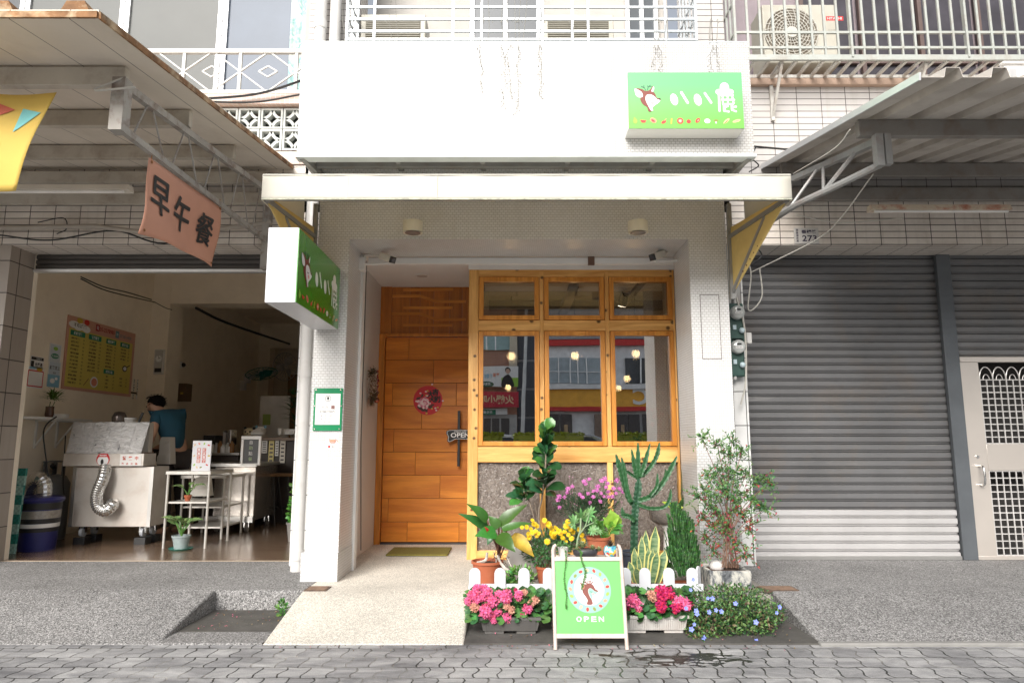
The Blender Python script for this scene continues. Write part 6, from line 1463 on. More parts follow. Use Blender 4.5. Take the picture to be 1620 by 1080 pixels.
# weeds among the pots
for (px, py, Y, r, n, lab) in ((822, 915, 5.0, (.10, .06, .08), 260, 'tangle of small green weeds between the left fence and the pots'), (447, 962, 4.95, (.035, .03, .05), 60, 'small green weed growing in the drain channel corner'), (800, 925, 4.9, (.05, .03, .04), 70, 'thin green shoots behind the second picket from the left')):
    b = MB(); clump(b, P(px, py, Y), r, n, .035, .016, mats=(0, 1)); c = P(px, py, Y)
    for k in range(8): q = c+rv(.03); b.tube([(q.x, q.y, c.z-r[2]*1.1-.03), q], .0018, 4)
    b.build('weed', [green('weed_green', (.05, .17, .03), .35), green('weed_light', (.13, .28, .05), .3)], smooth=0, label=lab, cat='weed')
# --- stone planter with nandina
x0, x1 = P(1124, 940, 4.95).x, P(1191, 940, 4.95).x
plt = thing('stone_planter', 'weathered square grey planter holding a red tinged nandina', 'planter', ((x0+x1)/2, 5.1, -.14))
b = MB(); zt_ = P(1150, 903, 4.95).z
o4 = lambda e, z: [b.pv(p) for p in ((x0+e, 4.95+e, z), (x1-e, 4.95+e, z), (x1-e, 5.28-e, z), (x0+e, 5.28-e, z))]
R0, R1, R2, R3 = o4(.012, -.14), o4(0, zt_), o4(.025, zt_), o4(.025, zt_-.03)
for a, c in ((R0, R1), (R1, R2), (R2, R3)):
    for k in range(4): b.face([a[k], a[(k+1) % 4], c[(k+1) % 4], c[k]])
b.face(R3)
t_ = NT('weathered_planter'); vv = t_.obj((1, 1, .55)); n1 = t_.noise(vv, 14, 8, .75, .6)
t_.col(t_.ramp(n1, [(.36, (.04, .045, .05)), (.46, (.16, .17, .18)), (.54, (.50, .49, .44)), (.66, (.62, .59, .52))])); t_.set(Roughness=.85); t_.bump(n1, .006)
b.build('box', t_.m, plt, bevel=.004, smooth=0)
b = MB(); b.box(x0+.026, x1-.026, 4.976, 5.254, zt_-.031, zt_-.02); b.build('soil', mat('soil_red', (.07, .035, .022), .95, var=.4, scale=40, bump=.006), plt)
c = P(1131, 895, 5.2); b = MB(); b.ball((c.x, 5.15, zt_), .055, 14, (1, .8, .75)); b.build('pebble', mat('white_stone', (.62, .60, .58), .6), label='large white stone resting in the weathered planter', cat='stone', smooth=60)
Y = 5.1; nd = thing('nandina', 'airy nandina shrub with green and red leaves growing in the weathered planter', 'shrub', (P(1155, 895, Y).x, Y, zt_-.02))
def c9(x, y, dy=0): return P(980+x/3.6, 640+y/3.6, Y+dy)
b = MB(); root = P(1155, 897, Y); stems = []
for (x, y) in ((470, 190), (560, 230), (620, 280), (640, 210), (700, 260), (500, 400), (560, 380), (610, 400), (660, 380), (720, 400), (780, 430), (850, 440), (830, 590), (480, 480), (450, 520), (540, 500), (600, 480), (650, 520), (700, 500), (760, 540), (520, 580), (570, 620), (640, 600), (700, 620), (740, 690), (540, 690), (500, 760), (610, 700), (680, 780), (720, 850), (530, 830), (470, 640)):
    T = c9(x, y, gR.uniform(-.12, .1)); M_ = Vector((root.x+(T.x-root.x)*.25, Y+(T.y-Y)*.4, root.z+(T.z-root.z)*.62)); r0 = root+Vector((gR.uniform(-.06, .06), gR.uniform(-.04, .04), 0)); b.tube(curve3([r0, M_, T], 5), .0026, 5); stems.append((T, y))
b.build('stem', mat('nandina_cane', (.22, .13, .09), .8, var=.3, scale=30), nd, smooth=60)
b = MB()
for T, y in stems:
    for k in range(22):
        d_ = Vector((gR.uniform(-1, 1), gR.uniform(-1, 1), gR.uniform(-1, .9))); e = T + d_*gR.uniform(.02, .13); b.tube([T, e], .0011, 3); 
        for j in range(5):
            q = T.lerp(e, .4+j*.15); rd_ = gR.random() < (.05 if y < 500 else .3 if y > 590 else .08)
            leafAB(b, q, q+(d_.normalized()*.6+rv(.8)).normalized()*.026, .0105, nrm=(0, -.7, .8), n=3, m=2 if rd_ else gR.choice((0, 1, 1)))
b.build('foliage', [green('nandina_green', (.035, .12, .035), .4), green('nandina_light', (.10, .20, .05), .3), green('nandina_red', (.32, .03, .05), .4)], nd, smooth=0)
# --- plumbago bush
Y = 4.62; pb = thing('flowering_bush', 'low bushy plant with small blue flowers spilling over the right fence end', 'shrub', (P(1150, 1010, Y).x, Y, -.14))
b = MB(); gmx = [green('bush_green', (.03, .085, .025), .4), green('bush_light', (.12, .22, .06), .3), green('bush_brown', (.13, .09, .05), .4)]
for (px, py, rx, rz, n, dy) in ((1130, 985, .17, .12, 1500, -.05), (1180, 980, .19, .13, 1500, .0), (1105, 1000, .09, .06, 400, -.1), (1215, 968, .10, .07, 420, .1), (1160, 940, .22, .06, 600, .15), (1095, 955, .07, .08, 260, 0)):
    clump(b, P(px, py, Y+dy), (rx, .17, rz), n, .026, .013, mats=(0, 0, 1, 1, 2), shell=.35, jit=.9)
for k in range(70):
    p = P(1155+gR.uniform(-40, 45), 975, Y); T = P(gR.uniform(1085, 1230), gR.uniform(922, 1010), Y+gR.uniform(-.2, .1)); b.tube([p, T], .0014, 4, False)
    for j in range(8): q = p.lerp(T, .6+j*.055); leafAB(b, q, q+rv(.022), .009, n=2, m=gR.choice((0, 1)))
b.build('foliage', gmx, pb, smooth=0)
b = MB()
for k in range(5): a = 2*math.pi*k/5; leafAB(b, (0, 0, 0), (math.cos(a)*.014, math.sin(a)*.014, .003), .013, nrm=(0, 0, 1), n=3)
pr = proto(b, 'flower', [mat('petal_blue', (.24, .30, .80), .6, var=.1)])
for (x, y) in ((670, 375), (785, 520), (818, 522), (693, 617), (793, 627), (847, 612), (887, 622), (678, 722), (657, 760), (1158, 705), (1318, 632), (1340, 588), (753, 825), (1160, 850), (615, 597), (650, 455), (1000, 560), (700, 640)): inst(pr, pb, c8(x, y, Y-.24), (math.pi/2*.85, gR.uniform(-.3, .3), gR.uniform(-.3, .3)), gR.uniform(.8, 1.3))
kill(pr)
# --- wreath on the side wall
wc = PX(585, 608, -1.43); 
wr = thing('dried_wreath', 'dried brown wreath with a red ribbon on the white side wall', 'wreath', (-1.44, wc.y, wc.z-.2))
b = MB()
for k in range(420):
    a = gR.uniform(0, 6.28); p = Vector((-1.43+gR.uniform(0, .05), wc.y+.12*math.cos(a)*gR.uniform(.75, 1.1), wc.z+.15*math.sin(a)*gR.uniform(.75, 1.1))); tng = Vector((.2, -math.sin(a), math.cos(a)))+rv(.7); leafAB(b, p, p+tng.normalized()*.05, .010, nrm=(1, 0, 0), n=2, m=gR.choice((0, 0, 1)))
for k in range(120): p = Vector((-1.42+gR.uniform(0, .03), wc.y+gR.uniform(-.09, .02), wc.z-.13-gR.uniform(0, .05))); leafAB(b, p, p+Vector((gR.uniform(-.02, .03), gR.uniform(-.03, .03), -.06)), .008, nrm=(1, 0, 0), n=2)
b.build('twigs', [mat('dried_leaf', (.16, .105, .05), .9, island=.4), mat('dried_leaf_green', (.10, .10, .05), .9, island=.4)], wr, smooth=0)
b = MB()
for k in range(26): p = Vector((-1.375, wc.y+.08+gR.uniform(-.03, .03), wc.z+.15-k*.0095)); leafAB(b, p, p+Vector((.01, gR.uniform(-.05, .05), gR.uniform(-.03, .03))), .025, nrm=(1, 0, 0), n=2)
b.build('ribbon', mat('crimson_ribbon', (.38, .012, .03), .5, island=.2), wr, smooth=0)
b = MB(); b.ball((-1.38, wc.y+.11, wc.z-.15), .03, 12); b.ball((-1.38, wc.y+.10, wc.z-.10), .016, 10); b.build('bauble', mat('bauble_copper', (.45, .12, .08), .2, .7), wr, smooth=60)
# ---------------- breakfast shop interior ----------------
XWL = -5.2
def cA(x, y, Y): return P(x/3.857, 620+y/3.857, Y)        # crop around the cart
def cB(x, y, Y): return P(230+x/4.154, 640+y/4.154, Y)    # crop around the tables
def cC(x, y, Y): return P(200+x/3.6, 400+y/3.6, Y)
# menu board on the left wall
mb = thing('menu_board', 'large yellow menu board with pink edge on the breakfast shop wall', 'menu board', (XWL+.02, 8.57, 1.666))
W_, H_ = 1.27, .765
wb('board', mat('board_pink', (.62, .33, .24), .5, var=.04), mb, (XWL+.001, XWL+.014, 7.855, 7.855+W_*1.13, 1.666, 1.666+H_*1.13))
d = Decal((XWL+.014, 7.855, 1.666), (0, 1.13, 0), (0, 0, 1.13), (1, 0, 0), .002)
yel = mat('board_yellow', (.66, .55, .13), .5, var=.04); mg = mat('board_green', (.02, .22, .12), .5, var=0); mi_ = mat('menu_ink', (.07, .055, .02), .6, var=0); dr = mat('board_dark_red', (.36, .02, .03), .5, var=0); gb = mat('board_grey_blue', (.12, .25, .28), .5, var=0)
d.rect(.03, W_-.05, .03, H_-.13, yel, 1)
for x, y, a in ((.1, .69, .09), (.17, .675, .08), (.24, .685, .09), (.31, .67, .07)): d.ell(x, y-.01, a, .038, wt, 1.5, n=14)
d.ell(.19, .735, .05, .03, fruit['ochre'], 1.2); d.ell(.31, .735, .045, .03, fruit['scarlet'], 1.2)
d.text('不可以麵麵', .20, .68, .042, mi_, 3, .02); d.rect(.47, .54, .675, .745, dr, 2); d.text('電', .505, .71, .04, wt, 3); d.text('05-2278985', .685, .705, .045, dr, 2, .02)
d.rect(.85, .92, .655, .735, gb, 2); d.text('外', .885, .695, .04, wt, 3); d.text('07:00-14:00', 1.06, .69, .036, gb, 2, .01)
heads = ((.05, '鐵板飯麵', .29), (.36, '飯糰蛋餅', .27), (.68, '鍋燒意麵', .23), (.96, '單點飲品', .23)); rws = (13, 9, 7, 4)
names = ['豬排麵', '蘑菇醬', '玉米蛋', '燻雞', '培根', '九層塔', '原味', '沙茶豬', '海鮮', '咖哩雞', '蔬菜', '黑胡椒', '番茄醬', '起司', '鮪魚', '泡菜']
for ci, ((x, hd, w), nr) in enumerate(zip(heads, rws)):
    d.rect(x, x+w*.85, .565, .62, mg, 2); d.text(hd, x+w*.42, .592, .034, wt, 3, .02)
    for k in range(nr):
        y = .537-k*.0385; s_ = names[(k*3+ci*5) % 16]
        d.text(s_, x+w*.32, y, .021, mi_, 2, .02, width=w*.50); d.text(str(35+((k*7+ci*3) % 9)*5+100*(ci == 1)), x+w*.80, y, .019, mi_, 2, .01)
d.rect(.68, .88, .225, .275, mg, 2); d.text('加點小品', .78, .25, .032, wt, 3, .02)
for k in range(4):
    y = .195-k*.04; d.text(names[k+4], .75, y, .022, mi_, 2, .02); d.text(str(20+k*5), .88, y, .02, mi_, 2); 
    if k < 3: d.text(names[k+9], 1.03, y, .022, mi_, 2, .02); d.text(str(25+k*10), 1.14, y, .02, mi_, 2)
d.ell(1.09, .32, .05, .036, ink, 2); d.ell(1.09, .32, .035, .024, wt, 3); d.line(1.13, .34, 1.19, .37, .012, ink, 2); d.ell(.52, .11, .07, .06, wt, 2); d.ell(.52, .11, .052, .043, fruit['salmon'], 3); d.line(.34, .06, .42, .14, .008, brown, 2)
d.build('print', mb)
# posters on the wall
def poster(px0, py0, px1, py1, lab, paint, cat='poster'):
    a, c = PX(px0, py1, XWL), PX(px1, py0, XWL); w, h = c.y-a.y, c.z-a.z; t = thing('poster', lab, cat, (XWL+.005, (a.y+c.y)/2, a.z), 'small notices on the breakfast shop wall')
    wb('sheet', paper, t, (XWL+.001, XWL+.005, a.y, c.y, a.z, a.z+h)); d = Decal((XWL+.005, a.y, a.z), (0, 1, 0), (0, 0, 1), (1, 0, 0)); paint(d, w, h); d.build('print', t)
lb_ = mat('notice_blue', (.25, .50, .66), .6, var=0)
poster(76, 546, 97, 572, 'upper white notice with green leaves beside the menu board', lambda d, w, h: (d.rect(.01, w-.01, .01, h-.01, mat('notice_pale', (.60, .66, .70), .6, var=0), 1), d.ell(w*.5, h*.35, w*.35, h*.14, mg, 2), d.text('外送服務', w*.5, h*.35, h*.13, wt, 3), d.ell(w*.5, h*.75, w*.2, h*.1, fruit['lime'], 2)))
poster(75, 573, 96, 593, 'middle pale blue notice with dark lettering beside the menu board', lambda d, w, h: (d.rect(.01, w-.01, .01, h-.01, mat('notice_pale2', (.55, .63, .70), .6, var=0), 1), d.text('顧客至上', w*.5, h*.55, h*.26, gi, 2, .02), d.text('謝謝', w*.5, h*.2, h*.14, gi, 2)))
poster(73, 594, 94, 611, 'lowest blue sea notice beside the menu board', lambda d, w, h: (d.rect(0, w, 0, h, lb_, 1), d.ell(w*.4, h*.5, w*.2, h*.2, wt, 2), d.ell(w*.7, h*.7, w*.12, h*.12, wt, 2)))
poster(47, 566, 69, 581, 'black and white payment notice on the breakfast shop wall', lambda d, w, h: (d.rect(w*.02, w*.98, h*.7, h*.95, ink, 1), d.rect(w*.02, w*.25, h*.1, h*.6, ink, 1), d.text('行動支付', w*.6, h*.82, h*.16, wt, 2), d.text('台灣通', w*.62, h*.35, h*.3, ink, 2, .02)))
poster(40, 582, 70, 612, 'white certificate with a red corner frame on the breakfast shop wall', lambda d, w, h: ([d.line(*l, .012, red, 1) for l in ((.06*w, .08*h, .94*w, .08*h), (.06*w, .8*h, .94*w, .8*h), (.06*w, .08*h, .06*w, .8*h), (.94*w, .08*h, .94*w, .8*h))], d.rect(w*.1, w*.45, h*.88, h*.96, lb_, 1), d.ell(w*.7, h*.88, w*.18, h*.07, fruit['ochre'], 1)))
poster(209, 599, 213, 631, 'left narrow strip of brown characters right of the menu board', lambda d, w, h: [d.text(c, w*.5, h*(.93-.125*k), h*.09, mi_, 1, .03) for k, c in enumerate('營業時間週一休息')])
poster(214.5, 600, 218.5, 631, 'right narrow strip of brown characters right of the menu board', lambda d, w, h: [d.text(c, w*.5, h*(.93-.14*k), h*.09, mi_, 1, .03) for k, c in enumerate('歡迎外帶內用')])
# clock on the column
a, c = P(244, 592, 9.69), P(262, 553, 9.69); ck = thing('wall_clock', 'tall white wall clock with round dial and digital panel on the shop column', 'clock', ((a.x+c.x)/2, 9.67, a.z))
wb('case', mat('clock_white', (.72, .70, .68), .4), ck, (a.x, c.x, 9.65, 9.688, a.z, c.z), bevel=.006)
d = Decal((a.x, 9.65, a.z), (1, 0, 0), (0, 0, 1), (0, -1, 0)); w, h = c.x-a.x, c.z-a.z; d.rect(w*.08, w*.92, h*.04, h*.96, mat('clock_face', (.50, .49, .48), .5, var=0), 1); d.ell(w*.5, h*.62, w*.36, w*.36, wt, 2, n=28); d.line(w*.5, h*.62, w*.5, h*.75, .006, ink, 3); d.line(w*.5, h*.62, w*.68, h*.66, .006, ink, 3); d.rect(w*.15, w*.85, h*.08, h*.24, ink, 2)
for k in range(12): d.ell(w*.5+w*.31*math.cos(k*math.pi/6), h*.62+w*.31*math.sin(k*math.pi/6), .004, .004, ink, 3, n=6)
d.build('dial', ck)
q = PX(284, 577, XWL); t = thing('dome_camera', 'tiny round camera on the breakfast shop wall above the brown switch box', 'security camera', (XWL+.03, q.y, q.z)); b = MB(); b.lathe((XWL, q.y, q.z), [(.05, 0), (.05, .03), (.03, .05)], 16, Vector((1, 0, 0))); b.build('base', soft_white, t); b = MB(); b.ball((XWL+.06, q.y, q.z), .035, 12); b.build('eye', black_pl, t)
a = PX(264, 635, -4.5); sb_ = thing('switch_box', 'brown wooden electrical switch box on the breakfast shop wall', 'switch box', (-5.1, 10.4, a.z)); br = mat('brown_box', (.17, .105, .055), .5)
z0, z1 = P(275, 634, 10.3).z, P(275, 606, 10.3).z; wb('box', br, sb_, (XWL+.001, -4.92, 10.3, 10.5, z0, z1), bevel=.006); wb('label', fruit['ochre'], sb_, (-5.0, -4.96, 10.297, 10.2995, z0+.10, z0+.13)); wb('latch', ink, sb_, (-5.12, -5.10, 10.295, 10.299, z0+.1, z0+.16))
def cab(pts, r, lab): b = MB(); b.tube(curve3(pts, 6), r, 6); return b.build('cable', cable_b, smooth=60, label=lab, cat='cable', group='cables in the breakfast shop')
cab([PX(128, 438, -4.58), PX(165, 454, -4.58), PX(200, 462, -4.58), PX(240, 474, -4.58)], .007, 'upper of two dark cables clipped along the breakfast shop wall')
cab([PX(128, 441, -4.575), PX(170, 460, -4.575), PX(245, 478, -4.575)], .007, 'lower of two dark cables clipped along the breakfast shop wall')
cab([P(245, 478, 9.6), P(262, 487, 9.6), P(272, 490, 9.6)], .006, 'short dark cable crossing the shop column')
cab([PX(310, 487, -4.58), PX(350, 507, -4.58), PX(400, 525, -4.58), PX(440, 538, -4.58), PX(470, 548, -4.58)], .02, 'thick black cable running to the back of the breakfast shop')
# wall fans
def fan(px, py, Y, ax, m, lab, r):
    c = P(px, py, Y); ax = Vector(ax).normalized(); t = thing('wall_fan', lab, 'fan', tuple(c), 'wall fans'); b = MB(); x, y, _ = frame3(ax)
    for s in (-.035, .035):
        for k in range(20): a = 2*math.pi*k/20; g = x*math.cos(a)+y*math.sin(a); b.tube([c+ax*s*1.4+g*r*.2, c+ax*s+g*r*.7, c+g*r], .0035, 4)
    b.tube([c+(x*math.cos(a)+y*math.sin(a))*r for a in (2*math.pi*k/28 for k in range(29))], .007, 5, False); b.build('cage', m, t, smooth=60)
    b = MB()
    for k in range(3):
        a = 2*math.pi*k/3; g = x*math.cos(a)+y*math.sin(a); h_ = ax.cross(g); leafAB(b, c+g*r*.12, c+g*r*.85, r*.6, nrm=ax+h_*.5, n=5)
    b.lathe(c, [(.05, -.03), (.05, .05), (.02, .06)], 14, ax); b.build('blades', m, t, smooth=50)
    b = MB(); wx = -5.15; b.tube(curve3([c-ax*.03, c-ax*.12+Vector((0, .05, -.05)), Vector((wx, Y+.12, c.z-.2))], 5), .02, 8); b.box(wx-.05, wx+.05, Y+.1, Y+.2, c.z-.3, c.z-.12); b.build('bracket', soft_white, t, smooth=50)
fan(414, 591, 12.9, (.25, -.25, -1), mat('teal_fan', (.02, .22, .20), .4), 'teal wall fan tilted down at the back of the breakfast shop', .29)
fan(451, 580, 13.1, (.8, -.6, -.1), mat('grey_white_fan', (.50, .48, .45), .4), 'grey white wall fan at the back of the breakfast shop', .27)
# white partition with green poster, bamboo
pt = thing('partition', 'white freestanding board at the back of the breakfast shop', 'partition', (P(432, 690, 10.4).x, 10.4, 0))
a, c = P(408, 700, 10.4), P(459, 626, 10.4); wb('panel', mat('partition_white', (.62, .60, .57), .5), pt, (a.x, c.x, 10.4, 10.44, .05, c.z), bevel=.004); wb('foot', steel_grey, pt, (a.x, a.x+.04, 10.3, 10.6, 0, .05), (c.x-.04, c.x, 10.3, 10.6, 0, .05))
a, c = P(415, 672, 10.39), P(428, 655, 10.39); lf = wb('leaflet', mat('leaflet_green', (.30, .42, .10), .6), pt, (a.x, c.x, 10.392, 10.398, a.z, c.z)); 
# counters
ctr = thing('serving_counter', 'long dark serving counter with paper menus clipped to its front', 'counter', (P(440, 740, 9.3).x, 9.4, 0))
a, c = P(405, 693, 9.3), P(474, 686, 9.3); dkw = mat('dark_counter', (.045, .035, .03), .5)
wb('counter_top', mat('brown_top', (.16, .10, .06), .4), ctr, (a.x, c.x+.2, 9.25, 10.0, a.z-.03, a.z+.01), bevel=.004); wb('front', dkw, ctr, (a.x+.03, c.x+.2, 9.32, 9.95, .0, a.z-.03))
for i, (x0, x1, y0, y1, m_) in enumerate(((762, 803, 232, 318, paper), (805, 848, 232, 388, mat('yellow_paper', (.72, .62, .28), .6)), (850, 878, 235, 336, paper), (880, 922, 232, 382, mat('cream_paper', (.72, .68, .60), .6)))):
    a, c = cB(x0, y1, 9.29), cB(x1, y0, 9.29); o_ = wb('menu_sheet', m_, ctr, (a.x, c.x, 9.29, 9.294, a.z, c.z)); d = Decal((a.x, 9.29, a.z), (1, 0, 0), (0, 0, 1), (0, -1, 0)); w, h = c.x-a.x, c.z-a.z
    for k in range(5): d.rect(w*.2, w*.8, h*(.1+.17*k), h*(.1+.17*k)+h*.07, gi, 1)
    d.build('print', o_)
# stainless trolley with chalkboard
tr_ = thing('steel_trolley', 'stainless steel trolley cabinet on castors under the chalkboard', 'trolley', (P(392, 830, 8.4).x, 8.7, 0))
a, c = cB(630, 760, 8.4), cB(728, 395, 8.4); mir = mat('worn_stainless', (.58, .54, .50), .22, .9, .15, scale=5, bump=.002, bscale=6)
wb('cabinet', mir, tr_, (a.x-.35, c.x, 8.4, 9.15, a.z, c.z-.02), bevel=.006); wb('worktop', stainless, tr_, (a.x-.55, c.x+.02, 8.36, 9.2, c.z-.02, c.z+.02), bevel=.004)
wb('shelf_board', stainless, tr_, (a.x-.5, c.x, 8.37, 8.399, a.z-.02, a.z+.05))
def castor(t, x, y, r=.05, top=.14):
    b = MB(); b.cyl((x-.014, y, r), (x+.014, y, r), r, 18); b.build('wheel', mat('castor_grey', (.35, .34, .33), .4), t, smooth=40); b = MB(); b.box(x-.03, x-.018, y-.02, y+.02, r, top); b.box(x+.018, x+.03, y-.02, y+.02, r, top); b.box(x-.03, x+.03, y-.03, y+.03, top-.02, top); b.build('castor_fork', chrome, t)
castor(tr_, c.x-.08, 8.42); castor(tr_, a.x-.3, 8.42); castor(tr_, c.x-.08, 9.1)
cbd = thing('chalkboard', 'small white framed blackboard with chalk characters on the steel trolley', 'chalkboard', (P(396, 730, 8.35).x, 8.36, c.z+.02))
a, c = cB(625, 396, 8.36), cB(766, 205, 8.36); w, h = c.x-a.x, c.z-a.z
wb('frame', soft_white, cbd, (a.x, c.x, 8.34, 8.37, c.z-.04, c.z), (a.x, a.x+.03, 8.34, 8.37, a.z, c.z-.041), (c.x-.03, c.x, 8.34, 8.37, a.z, c.z-.041), (a.x+.031, c.x-.031, 8.34, 8.37, a.z, a.z+.02), bevel=.004); wb('slate', mat('slate_black', (.02, .02, .022), .35), cbd, (a.x+.03, c.x-.03, 8.355, 8.365, a.z+.02, c.z-.04))
d = Decal((a.x, 8.355, a.z), (1, 0, 0), (0, 0, 1), (0, -1, 0)); chg = mat('chalk_green', (.35, .45, .25), .8, var=0)
for k, s_ in enumerate('自助點餐'): d.text(s_, w*.48, h*(.78-.19*k), h*.13, chg if k % 2 else paper, 1, .0)
d.build('chalk_writing', cbd)
# stools
for k, (px, Y) in enumerate(((425, 9.05), (448, 9.1))):
    c = P(px, 760, Y); t = thing('bar_stool', 'dark bar stool %s the counter of the breakfast shop' % ('left of two before' if k == 0 else 'right of two before'), 'stool', (c.x, Y, 0), 'bar stools at the counter'); zt2_ = .62
    b = MB(); b.lathe((c.x, Y, zt2_), [(.15, 0), (.16, .015), (.15, .035), (.02, .038)], 20); b.build('seat', mat('stool_seat', (.20, .11, .05), .5), t, smooth=40)
    for sx_, sy_ in ((1, 1), (1, -1), (-1, 1), (-1, -1)): b = MB(); b.tube([(c.x+sx_*.09, Y+sy_*.09, zt2_), (c.x+sx_*.16, Y+sy_*.16, 0)], .011, 6); b.build('leg', black_pl, t)
    b = MB(); b.tube([(c.x+.13*math.cos(a_), Y+.13*math.sin(a_), .22) for a_ in (2*math.pi*j/20 for j in range(21))], .007, 5, False); b.build('foot_ring', black_pl, t)
# counter clutter
def toy(x, y, Y, m, ear, lab):
    c = cB(x, y, Y); t = thing('plush_toy', lab, 'toy', tuple(c-Vector((0, 0, .07)))); b = MB(); b.ball(c, .075, 14, (1, .9, .85)); b.build('head', m, t, smooth=80)
    b = MB(); 
    for s in (-1, 1): b.ball(c+Vector((s*.06, 0, .055)), .022, 8)
    b.build('ears', ear, t, smooth=80); b = MB()
    for s in (-1, 1): b.ball(c+Vector((s*.03, -.062, .01)), .014, 8)
    b.ball(c+Vector((0, -.07, -.015)), .01, 6); b.build('face', black_pl, t, smooth=80)
toy(683, 182, 9.4, mat('plush_cream', (.68, .58, .38), .9), black_pl, 'cream round plush toy on the counter behind the chalkboard'); toy(758, 172, 9.5, soft_white, lb_, 'white plush toy with blue ears on the counter')
q = cB(740, 198, 9.4); b = MB(); b.lathe(q, [(.09, 0), (.1, .03), (.06, .07), (.02, .08)], 18); b.build('serving_dome', soft_white, smooth=50, label='low white cover on the counter beside the plush toys', cat='food cover')
b = MB(); q = cB(885, 198, 9.4); b.lathe(q, [(.025, 0), (.035, .09), (.033, .09), (.02, .01)], 14); b.build('paper_cup', paper, smooth=50, label='single white paper cup on the serving counter', cat='cup')
b = MB(); q = cB(930, 196, 9.5); b.box(q.x-.11, q.x+.12, 9.45, 9.6, q.z, q.z+.075); b.m = 0
for k in range(5): b.box(q.x-.09+k*.045, q.x-.06+k*.045, 9.44, 9.45, q.z+.01, q.z+.06)
b.build('condiment_tray', paper, bevel=.003, label='white tray of sauce packets at the right end of the serving counter', cat='tray')
# coffee machine group on a back bench
bn_ = thing('work_bench', 'dark work bench with kitchen equipment behind the small stands', 'bench', (P(340, 750, 8.9).x, 9.2, 0))
a, c = P(305, 745, 8.9), P(378, 716, 8.9); wb('bench_top', stainless, bn_, (a.x, c.x, 8.9, 9.5, c.z-.03, c.z), bevel=.004); wb('cupboard', dkw, bn_, (a.x+.03, c.x-.03, 8.95, 9.45, 0, c.z-.03))
km = thing('coffee_machine', 'black boxy machine on the work bench near the shop wall', 'machine', (P(345, 716, 9).x, 9.1, c.z)); m0, m1 = cB(372, 318, 9), cB(524, 170, 9)
wb('body', black_pl, km, (m0.x, m1.x-.12, 9.0, 9.35, c.z, m1.z-.06), (m0.x+.25, m1.x, 9.02, 9.35, m1.z-.15, m1.z), bevel=.01); wb('panel', stainless, km, (m1.x-.015, m1.x+.02, 8.98, 9.3, c.z, m1.z-.02)); wb('group_head', chrome, km, (m1.x+.03, m1.x+.08, 9.0, 9.2, c.z+.1, c.z+.3), bevel=.01); wb('grip', ink, km, (m0.x+.05, m0.x+.20, 8.97, 8.995, c.z+.1, c.z+.13))
for i, (x, y) in enumerate(((440, 280), (465, 300), (490, 285), (510, 300), (545, 210), (572, 200), (560, 240))):
    q = cB(x, y, 8.95); h = .11+.02*(i % 3); b = MB(); b.lathe((q.x, 8.95, c.z), [(.03, 0), (.035, .01), (.035, h*.7), (.015, h*.85), (.015, h), (.002, h)], 14)
    b.build('bottle', (paper, mat('clear_plastic', (.5, .5, .48), .15), mat('amber_bottle', (.25, .12, .04), .2))[i % 3], smooth=50, label=['squat white bottle at the left of the kitchen bench row', 'second bottle of the kitchen bench row, clear', 'third bottle of the kitchen bench row, amber', 'fourth bottle of the kitchen bench row, white', 'clear bottle beside the black machine', 'amber bottle right of the black machine', 'white bottle in front of the black machine'][i], cat='bottle', group='bottles on the kitchen bench')
# fried food cart
Y = 7.3; cart = thing('food_cart', 'stainless steel food cart with a foil covered hood and a silver duct hose', 'food cart', (P(176, 850, Y).x, 7.6, 0))
a, c = P(109, 833, Y), P(243, 738, Y); cs = mat('brushed_cart_steel', (.68, .64, .59), .36, .35, .1, scale=2.5, dirt='#8c5a2c', damt=.3, dscale=4)
wb('cabinet', cs, cart, (a.x, c.x, Y, Y+.34, a.z, c.z), bevel=.006); wb('corner_strip', stainless, cart, (a.x-.008, a.x+.03, Y-.006, Y-.0005, a.z, c.z)); wb('corner_strip', stainless, cart, (c.x-.03, c.x+.008, Y-.006, Y-.0005, a.z, c.z))
h0, h1 = P(99, 737, Y-.05), P(232, 667, Y-.05)
b = MB(); zf = P(160, 717, Y-.05).z; b.box(h0.x, h1.x, Y-.05, Y+.2, h0.z, zf); b.build('hood_band', cs, cart, bevel=.004)
fr2 = random.Random(5); ft = NT('crumpled_foil'); vv = ft.obj(); vo = ft.n('TexVoronoi'); vo.inputs['Scale'].default_value = 9; ft.l(vv, vo.inputs['Vector']); ft.col(ft.ramp(ft.noise(vv, 12, 4), [(.29, (.30, .30, .31)), (.34, (.80, .79, .78)), (.7, (.90, .89, .88))])); ft.set(Metallic=.12, Roughness=.3)  # dark blotches paint the creases' dark reflections into the foil colour
ft.bump(ft.math('ADD', ft.noise(ft.obj((1, 1, 2.4)), 17, 5, .6, 1.2), ft.math('MULTIPLY', vo.outputs['Distance'], .5)), .05)
b = MB(); nC = 6
def foil(u, v):
    pad = .012*math.sin(min(1, (v*2 % 1)*6, (1-(v*2 % 1))*6)*1.57)*math.sin(min(1, (u*nC % 1)*7, (1-(u*nC % 1))*7)*1.57)
    x = h0.x+.02+(h1.x-h0.x-.04)*u + .012*(v-.5)*(1 if u > .5 else -1); z = zf+(h1.z-zf)*v
    return (x, Y-.055+.10*v-pad-fr2.uniform(0, .008), z+fr2.uniform(-.003, .003))
b.sheet(foil, 60, 26); b.build('foil_cover', ft.m, cart, smooth=30)
b = MB(); b.box(h0.x+.02, h1.x-.02, Y+.06, Y+.14, zf+.01, h1.z-.005); b.build('hood_box', cs, cart)
b = MB(); hz = [(645, 452, -.05), (632, 520, -.10), (603, 590, -.12), (590, 650, -.13), (605, 705, -.13), (650, 722, -.12), (685, 690, -.08), (680, 685, .0)]
